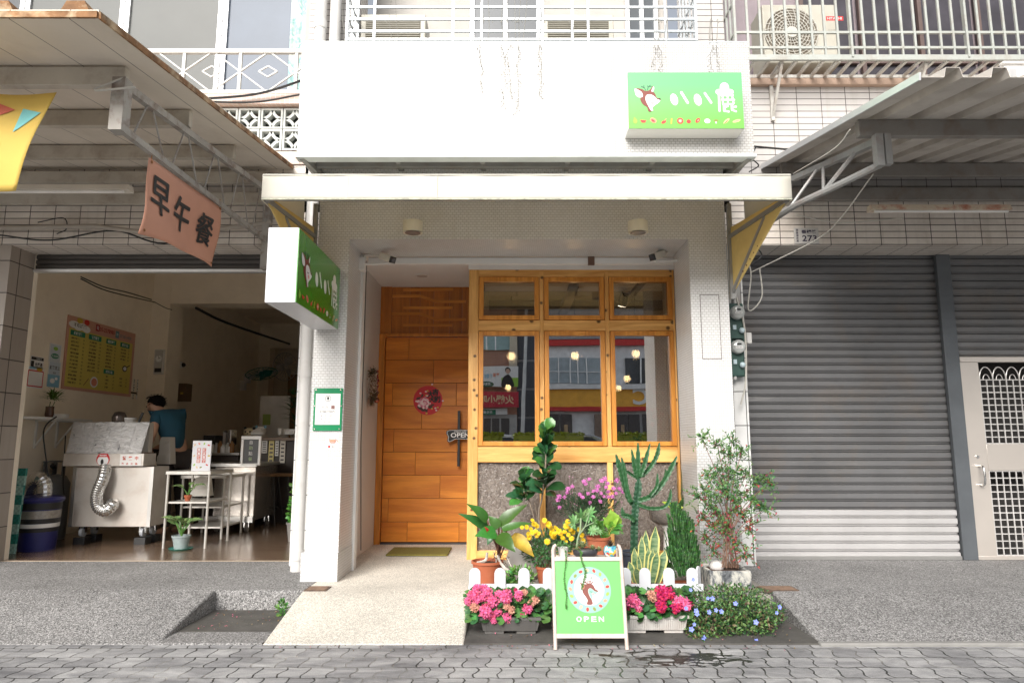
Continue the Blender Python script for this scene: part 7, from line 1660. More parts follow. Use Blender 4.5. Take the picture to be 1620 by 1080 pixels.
pp_ = curve3([cA(x, y, Y+d_) for x, y, d_ in hz], 14); r0 = .058; b.tube(pp_, [r0*(1+.07*(1 if i % 3 == 0 else 0)) for i in range(len(pp_))], 16); b.build('duct_hose', mat('silver_duct', (.66, .66, .65), .25, .9, .05), cart, smooth=20)
for x in (a.x+.1, c.x-.1):
    for y in (Y+.08, Y+.28):
        castor(cart, x, y, .05, a.z+.01) if False else None
        b = MB(); b.box(x-.06, x+.06, y-.06, y+.06, 0, .075); b.build('block', black_pl, cart, bevel=.004)
        b = MB(); b.cyl((x-.016, y, .125), (x+.016, y, .125), .048, 18); b.build('wheel', mat('castor_blue_grey', (.40, .42, .45), .4), cart, smooth=40)
        b = MB(); b.box(x-.034, x-.02, y-.02, y+.02, .12, a.z+.01); b.box(x+.02, x+.034, y-.02, y+.02, .12, a.z+.01); b.build('castor_fork', chrome, cart)
d = Decal((h0.x, Y-.052, h0.z), (1, 0, 0), (0, 0, 1), (0, -1, 0)); hx = (h1.x-h0.x)/133
f = lambda px, py: ((px-99)*hx, (737-py)*hx)
d.ell(*f(165, 726), 11*hx, 11*hx, red, 1, n=28); d.ell(*f(165, 728), 9.3*hx, 8.5*hx, wt, 2, n=24); d.rect(*[f(157, 0)[0], f(173, 0)[0]], f(0, 722)[1], f(0, 717)[1], red, 3); d.text('現炸美味', *f(165, 719.5), 3*hx, wt, 4, .02); d.ell(*f(164, 730), 2.5*hx, 4.5*hx, ink, 3)
d.rect(f(193, 0)[0], f(228, 0)[0], f(0, 736.5)[1], f(0, 718)[1], paper, 1); ord_ = mat('print_vermilion', (.60, .10, .05), .5, var=0)
for k, s_ in enumerate('營業中'): d.text(s_, *f(200+k*10.2, 724), 6.3*hx, ord_, 2, .03)
for k, s_ in enumerate('歡迎光臨'): d.text(s_, *f(198+k*7.5, 733), 3.5*hx, ord_, 2, .02)
d.build('label_print', cart)
# things on top of the cart
q = cA(728, 160, 7.5); b = MB(); b.lathe((q.x, 7.5, h1.z), [(.07, 0), (.075, .06), (.05, .11), (.01, .12)], 20); b.build('spice_shaker', mat('dark_metal_pot', (.12, .10, .09), .3, .6), smooth=50, label='dark rounded pot on top of the food cart', cat='pot')
q = cA(860, 150, 7.5); b = MB(); b.tube([(q.x-.02, 7.5, h1.z), (q.x+.02, 7.5, h1.z+.11)], .014, 8); b.build('tongs', black_pl, smooth=50, label='black handle sticking up at the right end of the food cart', cat='utensil')
q = cA(790, 158, 7.55); b = MB(); b.lathe((q.x, 7.55, h1.z), [(.06, 0), (.08, .05), (.07, .055), (.01, .02)], 18); b.build('bowl', paper, smooth=50, label='white bowl on top of the food cart', cat='bowl')
# bucket with hose, gas cylinder
Y = 7.0; a, c = cA(100, 955, Y), cA(375, 640, Y); cx, r = (a.x+c.x)/2-.0, (c.x-a.x)/2
bk = thing('blue_bin', 'dark blue round bin with black bands and a silver hose in its lid', 'bin', (cx, Y, 0)); h = c.z
navy = mat('navy_plastic', (.02, .022, .13), .35)
b = MB(); b.lathe((cx, Y, 0), [(r*.80, .0), (r*.92, h*.9), (r*.92, h*.93)], 32); b.build('body', navy, bk, smooth=50)
b = MB(); b.lathe((cx, Y, h*.92), [(r*1.0, 0), (r*1.04, .02), (r*.98, .045), (r*.5, .06), (.02, .062)], 32); b.build('lid', navy, bk, smooth=40)
for z0_, z1_, m_ in ((.78, .90, black_pl), (.61, .76, mat('grey_foil_tape', (.36, .34, .31), .35, .5, .2, scale=30)), (.52, .605, black_pl), (.44, .515, paper), (.36, .435, black_pl)):
    b = MB(); rr_ = lambda z: r*(.80+.12*z/.9)+.004; b.lathe((cx, Y, 0), [(rr_(z0_), h*z0_), (rr_(z1_), h*z1_)], 32); b.build('band', m_, bk, smooth=50)
b = MB(); pp_ = curve3([(cx+.03, Y, h), cA(270, 560, Y), cA(235, 525, Y), cA(185, 560, Y+.05), cA(165, 620, Y+.1), cA(160, 660, Y+.15)], 10); b.tube(pp_, [.065*(1+.06*(i % 3 == 0)) for i in range(len(pp_))], 14); b.build('duct_hose', _M['silver_duct'], bk, smooth=20)
q = cA(320, 600, 7.75); gc = thing('gas_cylinder', 'grey gas cylinder standing behind the blue bin', 'gas cylinder', (q.x, 7.75, 0)); gm3 = mat('grey_cylinder', (.16, .165, .17), .45)
b = MB(); zt3 = cA(320, 500, 7.75).z; b.lathe((q.x, 7.75, 0), [(.15, 0), (.165, .03), (.165, zt3-.1), (.12, zt3-.02), (.04, zt3)], 28); b.build('tank', gm3, gc, smooth=50)
b = MB(); 
for k in range(3): a_ = k*2.1; b.bar((q.x+.1*math.cos(a_), 7.75+.1*math.sin(a_), zt3-.05), (q.x+.1*math.cos(a_), 7.75+.1*math.sin(a_), zt3+.14), .05, .012)
b.tube([(q.x+.105*math.cos(t), 7.75+.105*math.sin(t), zt3+.14) for t in (2*math.pi*k/20 for k in range(21))], .01, 6, False); b.build('collar', gm3, gc)
b = MB(); b.cyl((q.x, 7.75, zt3), (q.x, 7.75, zt3+.08), .02); b.ball((q.x, 7.72, zt3+.09), .03, 10); b.build('valve', black_pl, gc)
cab([cA(345, 150, 7.1), cA(290, 190, 7.1), cA(265, 250, 6.9), cA(275, 360, 6.95), cA(290, 480, 7), cA(300, 620, 7.0)], .007, 'black power cord hanging from the wall shelf behind the blue bin')
cab([cA(400, 265, 7.6), cA(392, 400, 7.6), cA(385, 560, 7.6), cA(395, 660, 7.6)], .006, 'thin cord hanging beside the food cart')
# teal checked panel
a, c = cA(12, 945, 6.75), cA(150, 455, 6.75); t_ = NT('teal_check'); ob_ = t_.n('TexCoord'); mp_ = t_.n('Mapping'); t_.l(ob_.outputs['Object'], mp_.inputs[0]); mp_.inputs['Rotation'].default_value = (math.pi/2, 0, 0)
ck_ = t_.n('TexChecker'); ck_.inputs['Scale'].default_value = 11; ck_.inputs['Color1'].default_value = (.015, .22, .19, 1); ck_.inputs['Color2'].default_value = (.30, .52, .48, 1); t_.l(mp_.outputs[0], ck_.inputs[0])
c2 = t_.n('TexChecker'); c2.inputs['Scale'].default_value = 44; c2.inputs['Color1'].default_value = (.75, .75, .75, 1); c2.inputs['Color2'].default_value = (1, 1, 1, 1); t_.l(mp_.outputs[0], c2.inputs[0]); t_.col(t_.mix(1, ck_.outputs[0], c2.outputs[0], 'MULTIPLY'))
b = MB(); b.prism([(0, 0), (c.x-a.x, 0), (c.x-a.x, c.z-.02), (0, c.z-.02)], (a.x, 6.72, .004), (1, .02, 0), (0, .06, 1), (0, -1, 0), .03); b.build('folded_table', t_.m, smooth=0, label='teal checked folding panel leaning at the left edge of the shop opening', cat='folding table')
# wall shelf with plant
sf = thing('wall_shelf', 'white bracketed shelf on the breakfast shop wall', 'shelf', (XWL+.15, 7.6, 1.33)); zsf = P(70, 661, 7.6).z
b = MB(); pts = [(0, 0), (0, 1.1), (.22, 1.1), (.26, .7), (.26, .25), (.2, .08), (.1, .0)]; b.prism(pts, (XWL, 7.05, zsf), (1, 0, 0), (0, 1, 0), (0, 0, 1), .025); b.build('board', white_paint, sf, smooth=0)
for y in (7.5, 7.85): b = MB(); b.bar((XWL+.012, y, zsf-.03), (XWL+.012, y, zsf-.33), .02, .02); b.bar((XWL+.02, y, zsf-.3), (XWL+.22, y, zsf-.03), .016, .016); b.bar((XWL, y, zsf-.03), (XWL+.24, y, zsf-.035), .02, .016); b.build('bracket', white_paint, sf)
q = cA(300, 140, 7.45); dp = thing('shelf_plant', 'small spiky dracaena in water on the wall shelf', 'potted plant', (q.x, 7.45, zsf))
b = MB(); b.lathe((q.x, 7.45, zsf), [(.035, 0), (.045, .03), (.04, .09), (.042, .12), (.036, .12)], 16); b.build('jar', mat('jar_brown', (.10, .05, .03), .2), dp, smooth=50); b = MB(); T = cA(325, 25, 7.45)
for s in (-.012, .012): b.tube([(q.x+s, 7.45, zsf+.08), T+Vector((s*2, 0, -.06))], .004, 5)
b.build('stem', mat('cane_green', (.15, .2, .08), .6), dp); b = MB()
for k in range(70):
    g = rv(1); g.z = abs(g.z)*.8-.15; g.normalize(); p = T+rv(.03)+Vector((0, 0, -.02)); leafAB(b, p, p+g*.13, .016, nrm=(0, 0, 1), bow=.12, n=4)
b.build('foliage', [green('dracaena_leaf', (.10, .20, .03), .4)], dp)
b = MB(); q = cA(345, 140, 7.5); b.box(q.x-.03, q.x+.12, 7.47, 7.53, zsf, zsf+.04); b.build('power_strip', soft_white, bevel=.006, label='white power strip lying on the wall shelf', cat='power strip')
# serving stands
def stand(x0, x1, Y0, Y1, zt, zs, lab, m, lowest=None):
    t = thing('serving_stand', lab, 'side table', ((x0+x1)/2, (Y0+Y1)/2, 0), 'pale metal serving stands'); wb('top', m, t, (x0-.02, x1+.02, Y0-.02, Y1+.02, zt-.035, zt), bevel=.004)
    for z in zs: wb('shelf', m, t, (x0+.012, x1-.012, Y0+.01, Y1-.01, z-.02, z), bevel=.003)
    for x in (x0, x1):
        for y in (Y0, Y1): b = MB(); b.cyl((x, y, .0), (x, y, zt-.035), .013, 10); b.build('leg', m, t, smooth=50)
    return t
pm_ = mat('pale_metal_stand', (.62, .60, .56), .35, .4, .08)
x0, x1 = P(258, 868, 7.08).x, P(324, 868, 7.08).x; ztab = P(290, 745, 7.05).z; zmid_ = P(290, 793, 7.1).z
stand(x0, x1, 7.08, 7.62, ztab, [zmid_], 'narrow two tier metal stand holding the upright menu card', pm_)
x2, x3 = P(300, 850, 8.0).x, P(364, 850, 8.0).x; zt4 = P(330, 750, 7.95).z
stand(x2, x3, 7.75, 8.3, zt4, [P(330, 800, 7.8).z, P(330, 832, 7.8).z], 'second three tier stand standing behind the menu card stand', pm_)
# menu card
a, c = cB(301, 420, 7.12), cB(436, 236, 7.12); w, h = c.x-a.x, c.z-ztab; mcd = thing('menu_card', 'upright white menu card with two red columns of characters', 'menu card', ((a.x+c.x)/2, 7.13, ztab))
wb('card', mat('card_pale', (.70, .70, .73), .4, var=.02), mcd, (a.x, c.x, 7.12, 7.132, ztab, c.z), bevel=.001); b = MB(); b.bar(((a.x+c.x)/2, 7.134, ztab+h*.5), ((a.x+c.x)/2, 7.2, ztab), .08, .006); b.build('stand', pm_, mcd)
d = Decal((a.x, 7.12, ztab), (1, 0, 0), (0, 0, 1), (0, -1, 0))
for cx_, s_ in ((.36, '營業項目'), (.64, '蔬菜蛋餅')):
    for k, ch in enumerate(s_): d.rect(w*(cx_-.095), w*(cx_+.095), h*(.645-.125*k), h*(.755-.125*k), mat('card_red', (.60, .13, .10), .5, var=0), 1); d.text(ch, w*cx_, h*(.70-.125*k), h*.085, wt, 2, .02)
for (x, y, m_) in ((.12, .86, 'sand'), (.35, .9, 'salmon'), (.62, .9, 'lime'), (.86, .85, 'scarlet'), (.15, .2, 'lime'), (.12, .5, 'sand'), (.9, .5, 'ochre'), (.82, .2, 'scarlet'), (.5, .12, 'olive'), (.3, .12, 'sand')): d.ell(w*x, h*y, w*.07, w*.04, fruit[m_], 1, rot=x*7, n=10)
d.build('print', mcd)
# paper bags
for (x0_, x1_, y0_, y1_, Yb, lab, zb__) in ((72, 178, 390, 212, 7.75, 'crumpled white paper bag between the food cart and the stand', None), (300, 425, 600, 478, 7.45, 'pale cloth bag hanging under the stand with the menu card', None)):
    a, c = cB(x0_, y0_, Yb), cB(x1_, y1_, Yb); b = MB(); r_ = random.Random(4)
    n = 8; ring = lambda z, k, j: [(a.x+(c.x-a.x)*(.04*k)+r_.uniform(-j, j), Yb, z), (c.x-(c.x-a.x)*.04*k, Yb+r_.uniform(-j, j), z), (c.x-(c.x-a.x)*.04*k, Yb+.12, z), (a.x+(c.x-a.x)*.04*k, Yb+.12, z)]
    rows_ = [[b.pv(p) for p in ring(a.z+(c.z-a.z)*i/n, i*.6, .008)] for i in range(n+1)]
    for p_, q_ in zip(rows_, rows_[1:]):
        for k in range(4): b.face([p_[k], p_[(k+1) % 4], q_[(k+1) % 4], q_[k]])
    b.face(rows_[0][::-1]); b.build('paper_bag', mat('bag_paper', (.62, .59, .54), .8, var=.05, bump=.01, bscale=12), smooth=0, label=lab, cat='bag')
q = cA(1000, 560, 7.5); b = MB()
# dieffenbachias
def dief(c, zpot, rpot, hpot, pm2, L, n, lab, saucer=None):
    t = thing('dieffenbachia', lab, 'potted plant', (c.x, c.y, zpot), 'spotted leaf plants in the breakfast shop'); pot((c.x, c.y, zpot), rpot, hpot, pm2, t)
    if saucer: b = MB(); b.lathe((c.x, c.y, zpot-.012), [(rpot*1.1, 0), (rpot*1.35, .02), (rpot*1.2, .02), (rpot*.6, .008)], 24); b.build('saucer', saucer, t, smooth=50)
    b = MB()
    for k in range(n):
        a = k*2.4+.6; el = R(gR.uniform(20, 70)); g = Vector((math.cos(a)*math.cos(el), math.sin(a)*math.cos(el)*.8, math.sin(el))); p = Vector((c.x, c.y, zpot+hpot+.02+L*.25*k/n)); q = p+g*L*.4; b.m = 1; b.tube([p-Vector((0, 0, .04)), q], .004, 5); b.m = 0
        leafAB(b, q, q+Vector((g.x, g.y, g.z*.4-.1))*L*.75, L*.36, nrm=(0, -.3, 1), bow=.15, n=7, m=0, edge=None)
    t2 = NT('spotted_leaf'); n_ = t2.noise(t2.obj(), 60, 4, .7); t2.col(t2.ramp(n_, [(.45, (.05, .17, .04)), (.58, (.38, .48, .20))])); t2.set(Roughness=.35)
    b.build('foliage', [t2.m, green('stalk_green', (.10, .25, .05), .1)], t, smooth=60)
c = P(297, 789, 7.2); dief(Vector((c.x, 7.2, 0)), zmid_, .035, .06, terra, .17, 6, 'small spotted plant in a terracotta pot on the stand shelf')
c = P(286, 864, 7.0); dief(Vector((c.x, 7.0, 0)), .012, .085, P(286, 848, 7.0).z, mat('grey_blue_pot', (.30, .36, .36), .6, var=.15, scale=20), .24, 10, 'spotted leafed plant in a grey pot on a teal saucer on the shop floor', mat('teal_saucer', (.05, .25, .20), .4))
# bamboo palm at back right, and small green plant by the jamb
c = P(462, 690, 9.6); pl = thing('potted_palm', 'bushy green lady palm near the right side of the breakfast shop', 'potted plant', (c.x, 9.75, c.z-.04)); pot((c.x, 9.75, c.z-.04), .09, .12, paper, pl); b = MB()
for k in range(26):
    h_ = gR.random(); p = Vector((c.x+gR.uniform(-.06, .08), 9.75+gR.uniform(-.06, .06), c.z+.1+h_*.55)); a = gR.uniform(0, 6.28)
    for j in range(7): g = Vector((math.cos(a+(j-3)*.3), math.sin(a+(j-3)*.3)*.6, gR.uniform(-.1, .4))); leafAB(b, p, p+g*.24, .022, nrm=(0, 0, 1), bow=.1, n=4)
b.build('foliage', [green('palm_dark', (.03, .09, .02), .4)], pl)
b = MB()
for k in range(6): b.tube([(c.x+gR.uniform(-.03, .03), 9.75, c.z+.05), (c.x+gR.uniform(-.07, .08), 9.75, c.z+.7)], .005, 5)
b.build('cane', mat('cane_dark', (.07, .1, .03), .6), pl)
c = P(459, 812, 7.6); mp2 = thing('hanging_greens', 'round leafed green plant peeking in at the right edge of the shop opening', 'potted plant', (c.x+.05, 7.6, 0)); pot((c.x+.06, 7.6, 0), .09, .2, mat('grey_pot', (.25, .24, .23), .6), mp2); b = MB(); clump(b, c+Vector((.05, 0, .02)), (.07, .07, .17), 160, .05, .04); clump(b, P(460, 772, 7.6)+Vector((.05, 0, 0)), (.04, .04, .06), 30, .05, .04); b.tube([(c.x+.06, 7.6, .2), P(462, 772, 7.6)], .006, 5); b.build('foliage', [green('coin_leaf', (.09, .26, .04), .3)], mp2)
# ---------------- person ----------------
def skin(name, verts, edges, radii, m, parent, sub=2, root=0, label=None):
    me = bpy.data.meshes.new(name); org = ORG[parent.name] if parent else Vector(verts[root])
    me.from_pydata([Vector(v)-org for v in verts], edges, []); me.materials.append(m); o = bpy.data.objects.new(name, me); S.collection.objects.link(o); ORG[o.name] = org
    if parent: o.parent = parent
    else: o.location = org
    k = o.modifiers.new('skin', 'SKIN'); k.use_smooth_shade = True
    for i, r_ in enumerate(radii):
        sv_ = me.skin_vertices[0].data[i]; sv_.radius = r_ if isinstance(r_, tuple) else (r_, r_); sv_.use_root = (i == root)
    s_ = o.modifiers.new('sub', 'SUBSURF'); s_.levels = sub; s_.render_levels = sub
    return o
Yp = 8.0; hd = P(243, 641, Yp); sh_l = P(247, 659, Yp-.12); sh_r = P(281, 656, Yp+.08); cx_ = P(268, 690, Yp).x; hip = P(275, 712, Yp)
pel = Vector((hip.x, Yp+.02, .92)); ch = Vector((P(266, 664, Yp).x, Yp-.0, P(266, 662, Yp).z)); nk = Vector((P(255, 650, Yp).x, Yp-.01, P(255, 652, Yp).z)); hb_ = hd+Vector((.03, .0, -.03)); ht = hd+Vector((-.035, 0, .055))
V = [pel, pel.lerp(ch, .5)+Vector((.02, 0, 0)), ch, nk, hb_, hd, ht,
     sh_l, Vector(P(243, 684, Yp-.22)), Vector(P(236, 706, Yp-.2))+Vector((0, .0, 0)),
     sh_r, sh_r+Vector((-.02, .1, -.26)), sh_r+Vector((-.3, .12, -.40)),
     pel+Vector((-.05, -.09, -.05)), Vector((pel.x-.03, Yp-.10, .50)), Vector((pel.x+.02, Yp-.11, .09)), Vector((pel.x-.12, Yp-.10, .04)),
     pel+Vector((.04, .10, -.05)), Vector((pel.x+.05, Yp+.13, .50)), Vector((pel.x+.09, Yp+.14, .09)), Vector((pel.x-.04, Yp+.16, .04))]
E_ = [(0, 1), (1, 2), (2, 3), (3, 4), (4, 5), (5, 6), (2, 7), (7, 8), (8, 9), (2, 10), (10, 11), (11, 12), (0, 13), (13, 14), (14, 15), (15, 16), (0, 17), (17, 18), (18, 19), (19, 20)]
Rr = [(.13, .10), (.13, .105), (.15, .11), .055, .07, (.095, .085), .055, .055, .04, .03, .055, .04, .03, .085, .058, .04, .035, .085, .058, .04, .035]
skn = mat('skin', (.52, .30, .20), .5, var=.05, trans=.1)
# hands: palm plus four fingers and a thumb each, grown from the wrists
for wi, dirv in ((9, Vector((-.6, .15, -.75))), (12, Vector((-.85, -.1, -.5)))):
    dirv = dirv.normalized(); x, y, _ = frame3(dirv); w_ = V[wi]; V.append(w_+dirv*.075); Rr.append((.036, .018)); E_.append((wi, len(V)-1)); pi_ = len(V)-1
    for k, ln in enumerate((.07, .078, .072, .056)):
        o_ = x*(k-1.5)*.019; V.append(w_+dirv*.105+o_); Rr.append(.0095); E_.append((pi_, len(V)-1)); V.append(w_+dirv*(.105+ln*.5)+o_*1.1-y*.012); Rr.append(.0085); E_.append((len(V)-2, len(V)-1)); V.append(w_+dirv*(.105+ln*.85)+o_*1.1-y*.035); Rr.append(.007); E_.append((len(V)-2, len(V)-1))
    V.append(w_+dirv*.045-x*.045-y*.015); Rr.append(.011); E_.append((wi, len(V)-1)); V.append(w_+dirv*.085-x*.055-y*.03); Rr.append(.009); E_.append((len(V)-2, len(V)-1))
ps = thing('person', 'person with short black hair in a dark teal T-shirt bending over behind the food cart', 'person', (pel.x, Yp, 0))
skin('body', V, E_, Rr, skn, ps, label=None)
k_ = 1.16; tee = mat('teal_tshirt', (.006, .055, .09), .8, var=.2, scale=7, bump=.008, bscale=9)
TV = [V[0]+Vector((0, 0, .0)), V[1], V[2]+Vector((0, 0, -.01)), V[3]+Vector((0, 0, -.03)), V[7], V[7].lerp(V[8], .62), V[10], V[10].lerp(V[11], .62)]
skin('tshirt', TV, [(0, 1), (1, 2), (2, 3), (2, 4), (4, 5), (2, 6), (6, 7)], [(.165, .13), (.165, .135), (.185, .14), .075, .085, .068, .085, .068], tee, ps)
TV = [V[0]+Vector((0, 0, -.01)), V[13], V[14], V[15], V[17], V[18], V[19]]
skin('trousers', TV, [(0, 1), (1, 2), (2, 3), (0, 4), (4, 5), (5, 6)], [(.15, .125), .105, .078, .06, .105, .078, .06], mat('dark_trousers', (.035, .028, .026), .8), ps)
b = MB(); hc = hd+Vector((.026, .015, .036)); axh = (ht-hb_).normalized(); hr = random.Random(9)
b.ball(hc, .101, 18, (.98, .9, .86))
for k in range(500):
    d_ = rv(1, hr).normalized()
    if d_.z < -.25 or (d_.x < -.55 and d_.z < .35): continue
    p = hc+Vector((d_.x*.104, d_.y*.096, d_.z*.092)); tng = (Vector((-.5, -.2, -.4))+d_*.55+rv(.35, hr)).normalized(); leafAB(b, p, p+tng*.032, .007, nrm=d_, n=2)
b.build('hair', mat('black_hair', (.008, .007, .007), .95, spec=.1), ps, smooth=60)
b = MB(); fdir = Vector((-.86, .25, -.42)).normalized(); e1 = hd+fdir*.075
b.ball(e1+Vector((-.0, 0, -.018)), .014, 8); b.ball(hd+Vector((-.018, -.082, -.012)), .022, 8, (.8, .5, 1.2)); b.ball(hd+Vector((.0, .085, -.012)), .022, 8, (.8, .5, 1.2)); b.build('nose_and_ears', skn, ps, smooth=80)
b = MB(); 
for s in (-1, 1): b.ball(hd+fdir*.076+fdir.cross(Vector((0, 0, 1))).normalized()*.03*s+Vector((0, 0, .016)), .009, 8)
b.build('eyes', black_pl, ps, smooth=80); b = MB(); q = hd+fdir*.07+Vector((.015, 0, -.055)); b.ball(q, .016, 8, (.7, 1.2, .4)); b.build('mouth', mat('lips', (.40, .15, .12), .5), ps, smooth=80)
# ---------------- dining room details seen through the panes ----------------
bulb = mat('bulb_glow', (1, .62, .28), .5, var=0, emit=7)
for i, (px, py, Y) in enumerate(((809, 563, 8.0), (804, 612, 10.4), (910, 562, 8.0), (1006, 559, 8.0), (992, 598, 9.6), (979, 613, 10.6))):
    c = P(px, py, Y); t = thing('pendant_lamp', 'glowing bulb pendant in the dining room, %s' % ['upper one behind the left pane', 'lower one behind the left pane', 'the one behind the middle pane', 'largest one behind the right pane', 'middle one behind the right pane', 'smallest one at the left of the right pane'][i], 'lamp', (c.x, Y, c.z-.08), 'pendant lamps in the dining room')
    b = MB(); b.ball(c, .031, 14, (1, 1, 1.15)); b.build('bulb', bulb, t, smooth=80)
    b = MB(); b.lathe(c-Vector((0, 0, .08)), [(.085, 0), (.105, .06), (.085, .13), (.03, .17)], 20); b.build('shade', glass_mat('lamp_shade_glass', .03, (.98, .93, .85)), t, smooth=60)
    b = MB(); b.tube([c+Vector((0, 0, .04)), (c.x, Y, 2.78)], .004, 5); b.cyl(c+Vector((0, 0, .04)), c+Vector((0, 0, .09)), .018, 10); b.build('cord', black_pl, t)
    L_ = bpy.data.objects.new('bulb_light', bpy.data.lights.new('bulb_light', 'POINT')); L_.data.energy = 1.5; L_.data.color = (1, .68, .38); L_.data.shadow_soft_size = .05; S.collection.objects.link(L_); L_.parent = t; L_.location = (0, 0, .08)
q = P(984, 484, 7.6); b = MB(); b.cyl((q.x, 7.6, q.z), (q.x+.03, 7.55, q.z+.14), .05); b.m = 1; b.cyl((q.x, 7.6, q.z-.004), (q.x+.0015, 7.599, q.z+.004), .045); b.build('spotlight', [black_pl, mat('spot_glow', (1, .9, .75), .5, var=0, emit=4)], label='small lit spotlight under the dining room ceiling behind the right transom', cat='ceiling lamp')
b = MB(); a, c = P(895, 700, 6.7), P(925, 667, 6.7); b.box(a.x, c.x, 6.7, 6.72, a.z-.02, c.z)
b.build('framed_menu', mat('frosted_menu', (.62, .58, .54), .5), label='pale framed menu standing inside the middle pane', cat='menu')
wsl = MB(); wsl.box(-.29, 1.575, 6.70, 6.87, .98, 1.008); wsl.build('window_sill', pine_x, shop)
# orchid inside the right pane
Y = 6.76; c = P(1046, 699, Y); oc = thing('orchid', 'pink orchid with a dry branch in a white pot inside the right pane', 'potted plant', (c.x, Y, 1.009))
b = MB(); b.lathe((c.x, Y, 1.009), [(.045, 0), (.06, .01), (.063, .065), (.055, .065)], 20); b.build('pot', soft_white, oc, smooth=50)
b = MB(); 
for k in range(9): a = k*2.4; p = Vector((c.x, Y, 1.07)); leafAB(b, p, p+Vector((math.cos(a)*.09, math.sin(a)*.07, .12)), .035, nrm=(0, -.4, 1), bow=.15, n=5)
b.build('foliage', [green('orchid_leaf', (.05, .16, .03), .3)], oc, smooth=60)
b = MB(); b.tube(curve3([(c.x-.02, Y, 1.08), P(1036, 640, Y), P(1040, 600, Y), P(1048, 565, Y), P(1044, 530, Y)], 5), .005, 5); b.build('branch', mat('dry_branch', (.50, .44, .38), .8), oc)
b = MB()
for k in range(46):
    t = gR.random(); q = P(1036+14*t+gR.uniform(-9, 9), 690-155*t, Y+gR.uniform(-.04, .03)); s = .03 if t < .5 else .018
    for j in range(5): a = j*1.257+k; leafAB(b, q, q+Vector((math.cos(a)*s, -.006, math.sin(a)*s)), s*.7, nrm=(0, -1, 0), n=2, m=0 if (t < .45 and k % 3) else 1)
b.build('blossom', [mat('orchid_pink', (.66, .12, .16), .6, island=.3), mat('orchid_cream', (.62, .56, .48), .7, island=.2)], oc)
# ---------------- the street behind the camera (seen mirrored in the panes) ----------------
YG = 6.445; YR = -20.0
def RP(px, py, Yr): p = P(px, py, 2*YG-Yr); return Vector((p.x, Yr, p.z))
wb('road', mat('asphalt', (.13, .13, .13), .9, var=.2, scale=30), None, (-60, 60, -18, -2.5, -.16, -.146), kind='structure')
for k in range(12): b = MB(); b.box(-30+k*5, -27.5+k*5, -9.0, -8.85, -.145, -.142); b.build('road_marking', white_paint, kind='structure')
def R4(px0, py0, px1, py1, m, par, name, dy=0, th=.1, **k):
    a, c = RP(px0, py1, YR+dy), RP(px1, py0, YR+dy); return wb(name, m, par, (a.x, c.x, a.y-th, a.y, a.z, c.z), **k)
bA = thing('bank_building', 'yellow banded building across the street mirrored in the middle and right panes', 'building', (4, YR, 0))
grw = mat('pale_grey_wall', (.84, .85, .86), .6); orgw = mat('amber_cladding', (.90, .45, .05), .5); redw = mat('red_band', (.62, .03, .03), .5)
a, c = RP(860, 700, YR), RP(1120, 400, YR); wb('wall', grw, bA, (a.x, c.x+8, YR-6, YR-.2, -.15, c.z))
R4(860, 643, 1200, 615, orgw, bA, 'amber_band', .15, .3); R4(860, 650, 1200, 643.2, redw, bA, 'red_stripe', .2, .3); R4(860, 546, 1200, 537, redw, bA, 'red_stripe', .1, .25); R4(860, 614.8, 1200, 607, mat('ledge_white', (.8, .8, .8), .6), bA, 'ledge', .4, .5); R4(860, 536, 1200, 500, mat('upper_grey', (.35, .36, .38), .6), bA, 'upper_wall', .0, .15)
for (x0, x1) in ((866, 884), (884.5, 902), (902.5, 914), (914.5, 928), (928.5, 952), (990, 1013), (1014, 1042), (1044, 1058)):
    g_ = R4(x0, 566, x1, 606, mat('sky_window', (.35, .42, .46), .15) if x0 < 960 else dark_glass, bA, 'window', -.05, .12)
for (x0, x1) in ((866, 885), (888, 905), (975, 993), (996, 1012), (1018, 1040)): R4(x0, 655, x1, 697, mat('shopfront_dark', (.06, .055, .06), .3), bA, 'shop_window', -.02, .15)
for x0 in (884, 902.3, 914.3, 928.2, 1013.5, 1043): R4(x0-.5, 566, x0+.6, 606, alum, bA, 'mullion', .05, .06)
for x0 in (960, 1064): R4(x0, 552, x0+9, 606, mat('ledge_white', (.8, .8, .8), .6), bA, 'column', .1, .1)
R4(866, 587, 952, 588, alum, bA, 'mullion', .04, .05)
for x0 in (870, 893, 983): R4(x0, 672, x0+5, 697, mat('poster_mix', (.5, .35, .2), .6, var=.5, scale=4), bA, 'poster', .03, .03)
R4(941, 655, 952, 697, mat('brown_pillar', (.25, .18, .14), .6), bA, 'pillar', .1, .2)
a = RP(1010, 641, YR+.2); d = Decal((0, YR+.2, 0), (-1, 0, 0), (0, 0, 1), (0, 1, 0), .02); hC = RP(1010, 613, YR).z-RP(1010, 640, YR).z
d.text('C', -RP(1012, 627, YR).x, RP(1012, 627, YR).z, hC, wt, 1, .03); d.text('T', -RP(1042, 627, YR).x, RP(1042, 627, YR).z, hC, wt, 1, .03); d.text('B', -RP(1072, 627, YR).x, RP(1072, 627, YR).z, hC, wt, 1, .03); d.build('lettering', bA)
bB = thing('brick_shophouse', 'brick building with shop banners across the street mirrored in the left pane', 'building', (-1.5, YR, 0))
a, c = RP(700, 700, YR), RP(818, 400, YR); wb('wall', tile_mat('orange_brick', .25, .07, .01, (.50, .20, .11), (.42, .16, .09), (.4, .3, .25)), bB, (a.x-6, c.x, YR-6, YR-.15, -.15, c.z))
R4(700, 553, 806, 531, mat('window_teal', (.28, .42, .42), .2), bB, 'window', 0, .12); R4(769, 553, 771, 531, alum, bB, 'mullion', .03, .05); R4(783, 553, 785, 531, alum, bB, 'mullion', .03, .05); R4(806, 580, 818, 500, mat('cream_column', (.62, .54, .42), .6), bB, 'column', .12, .2)
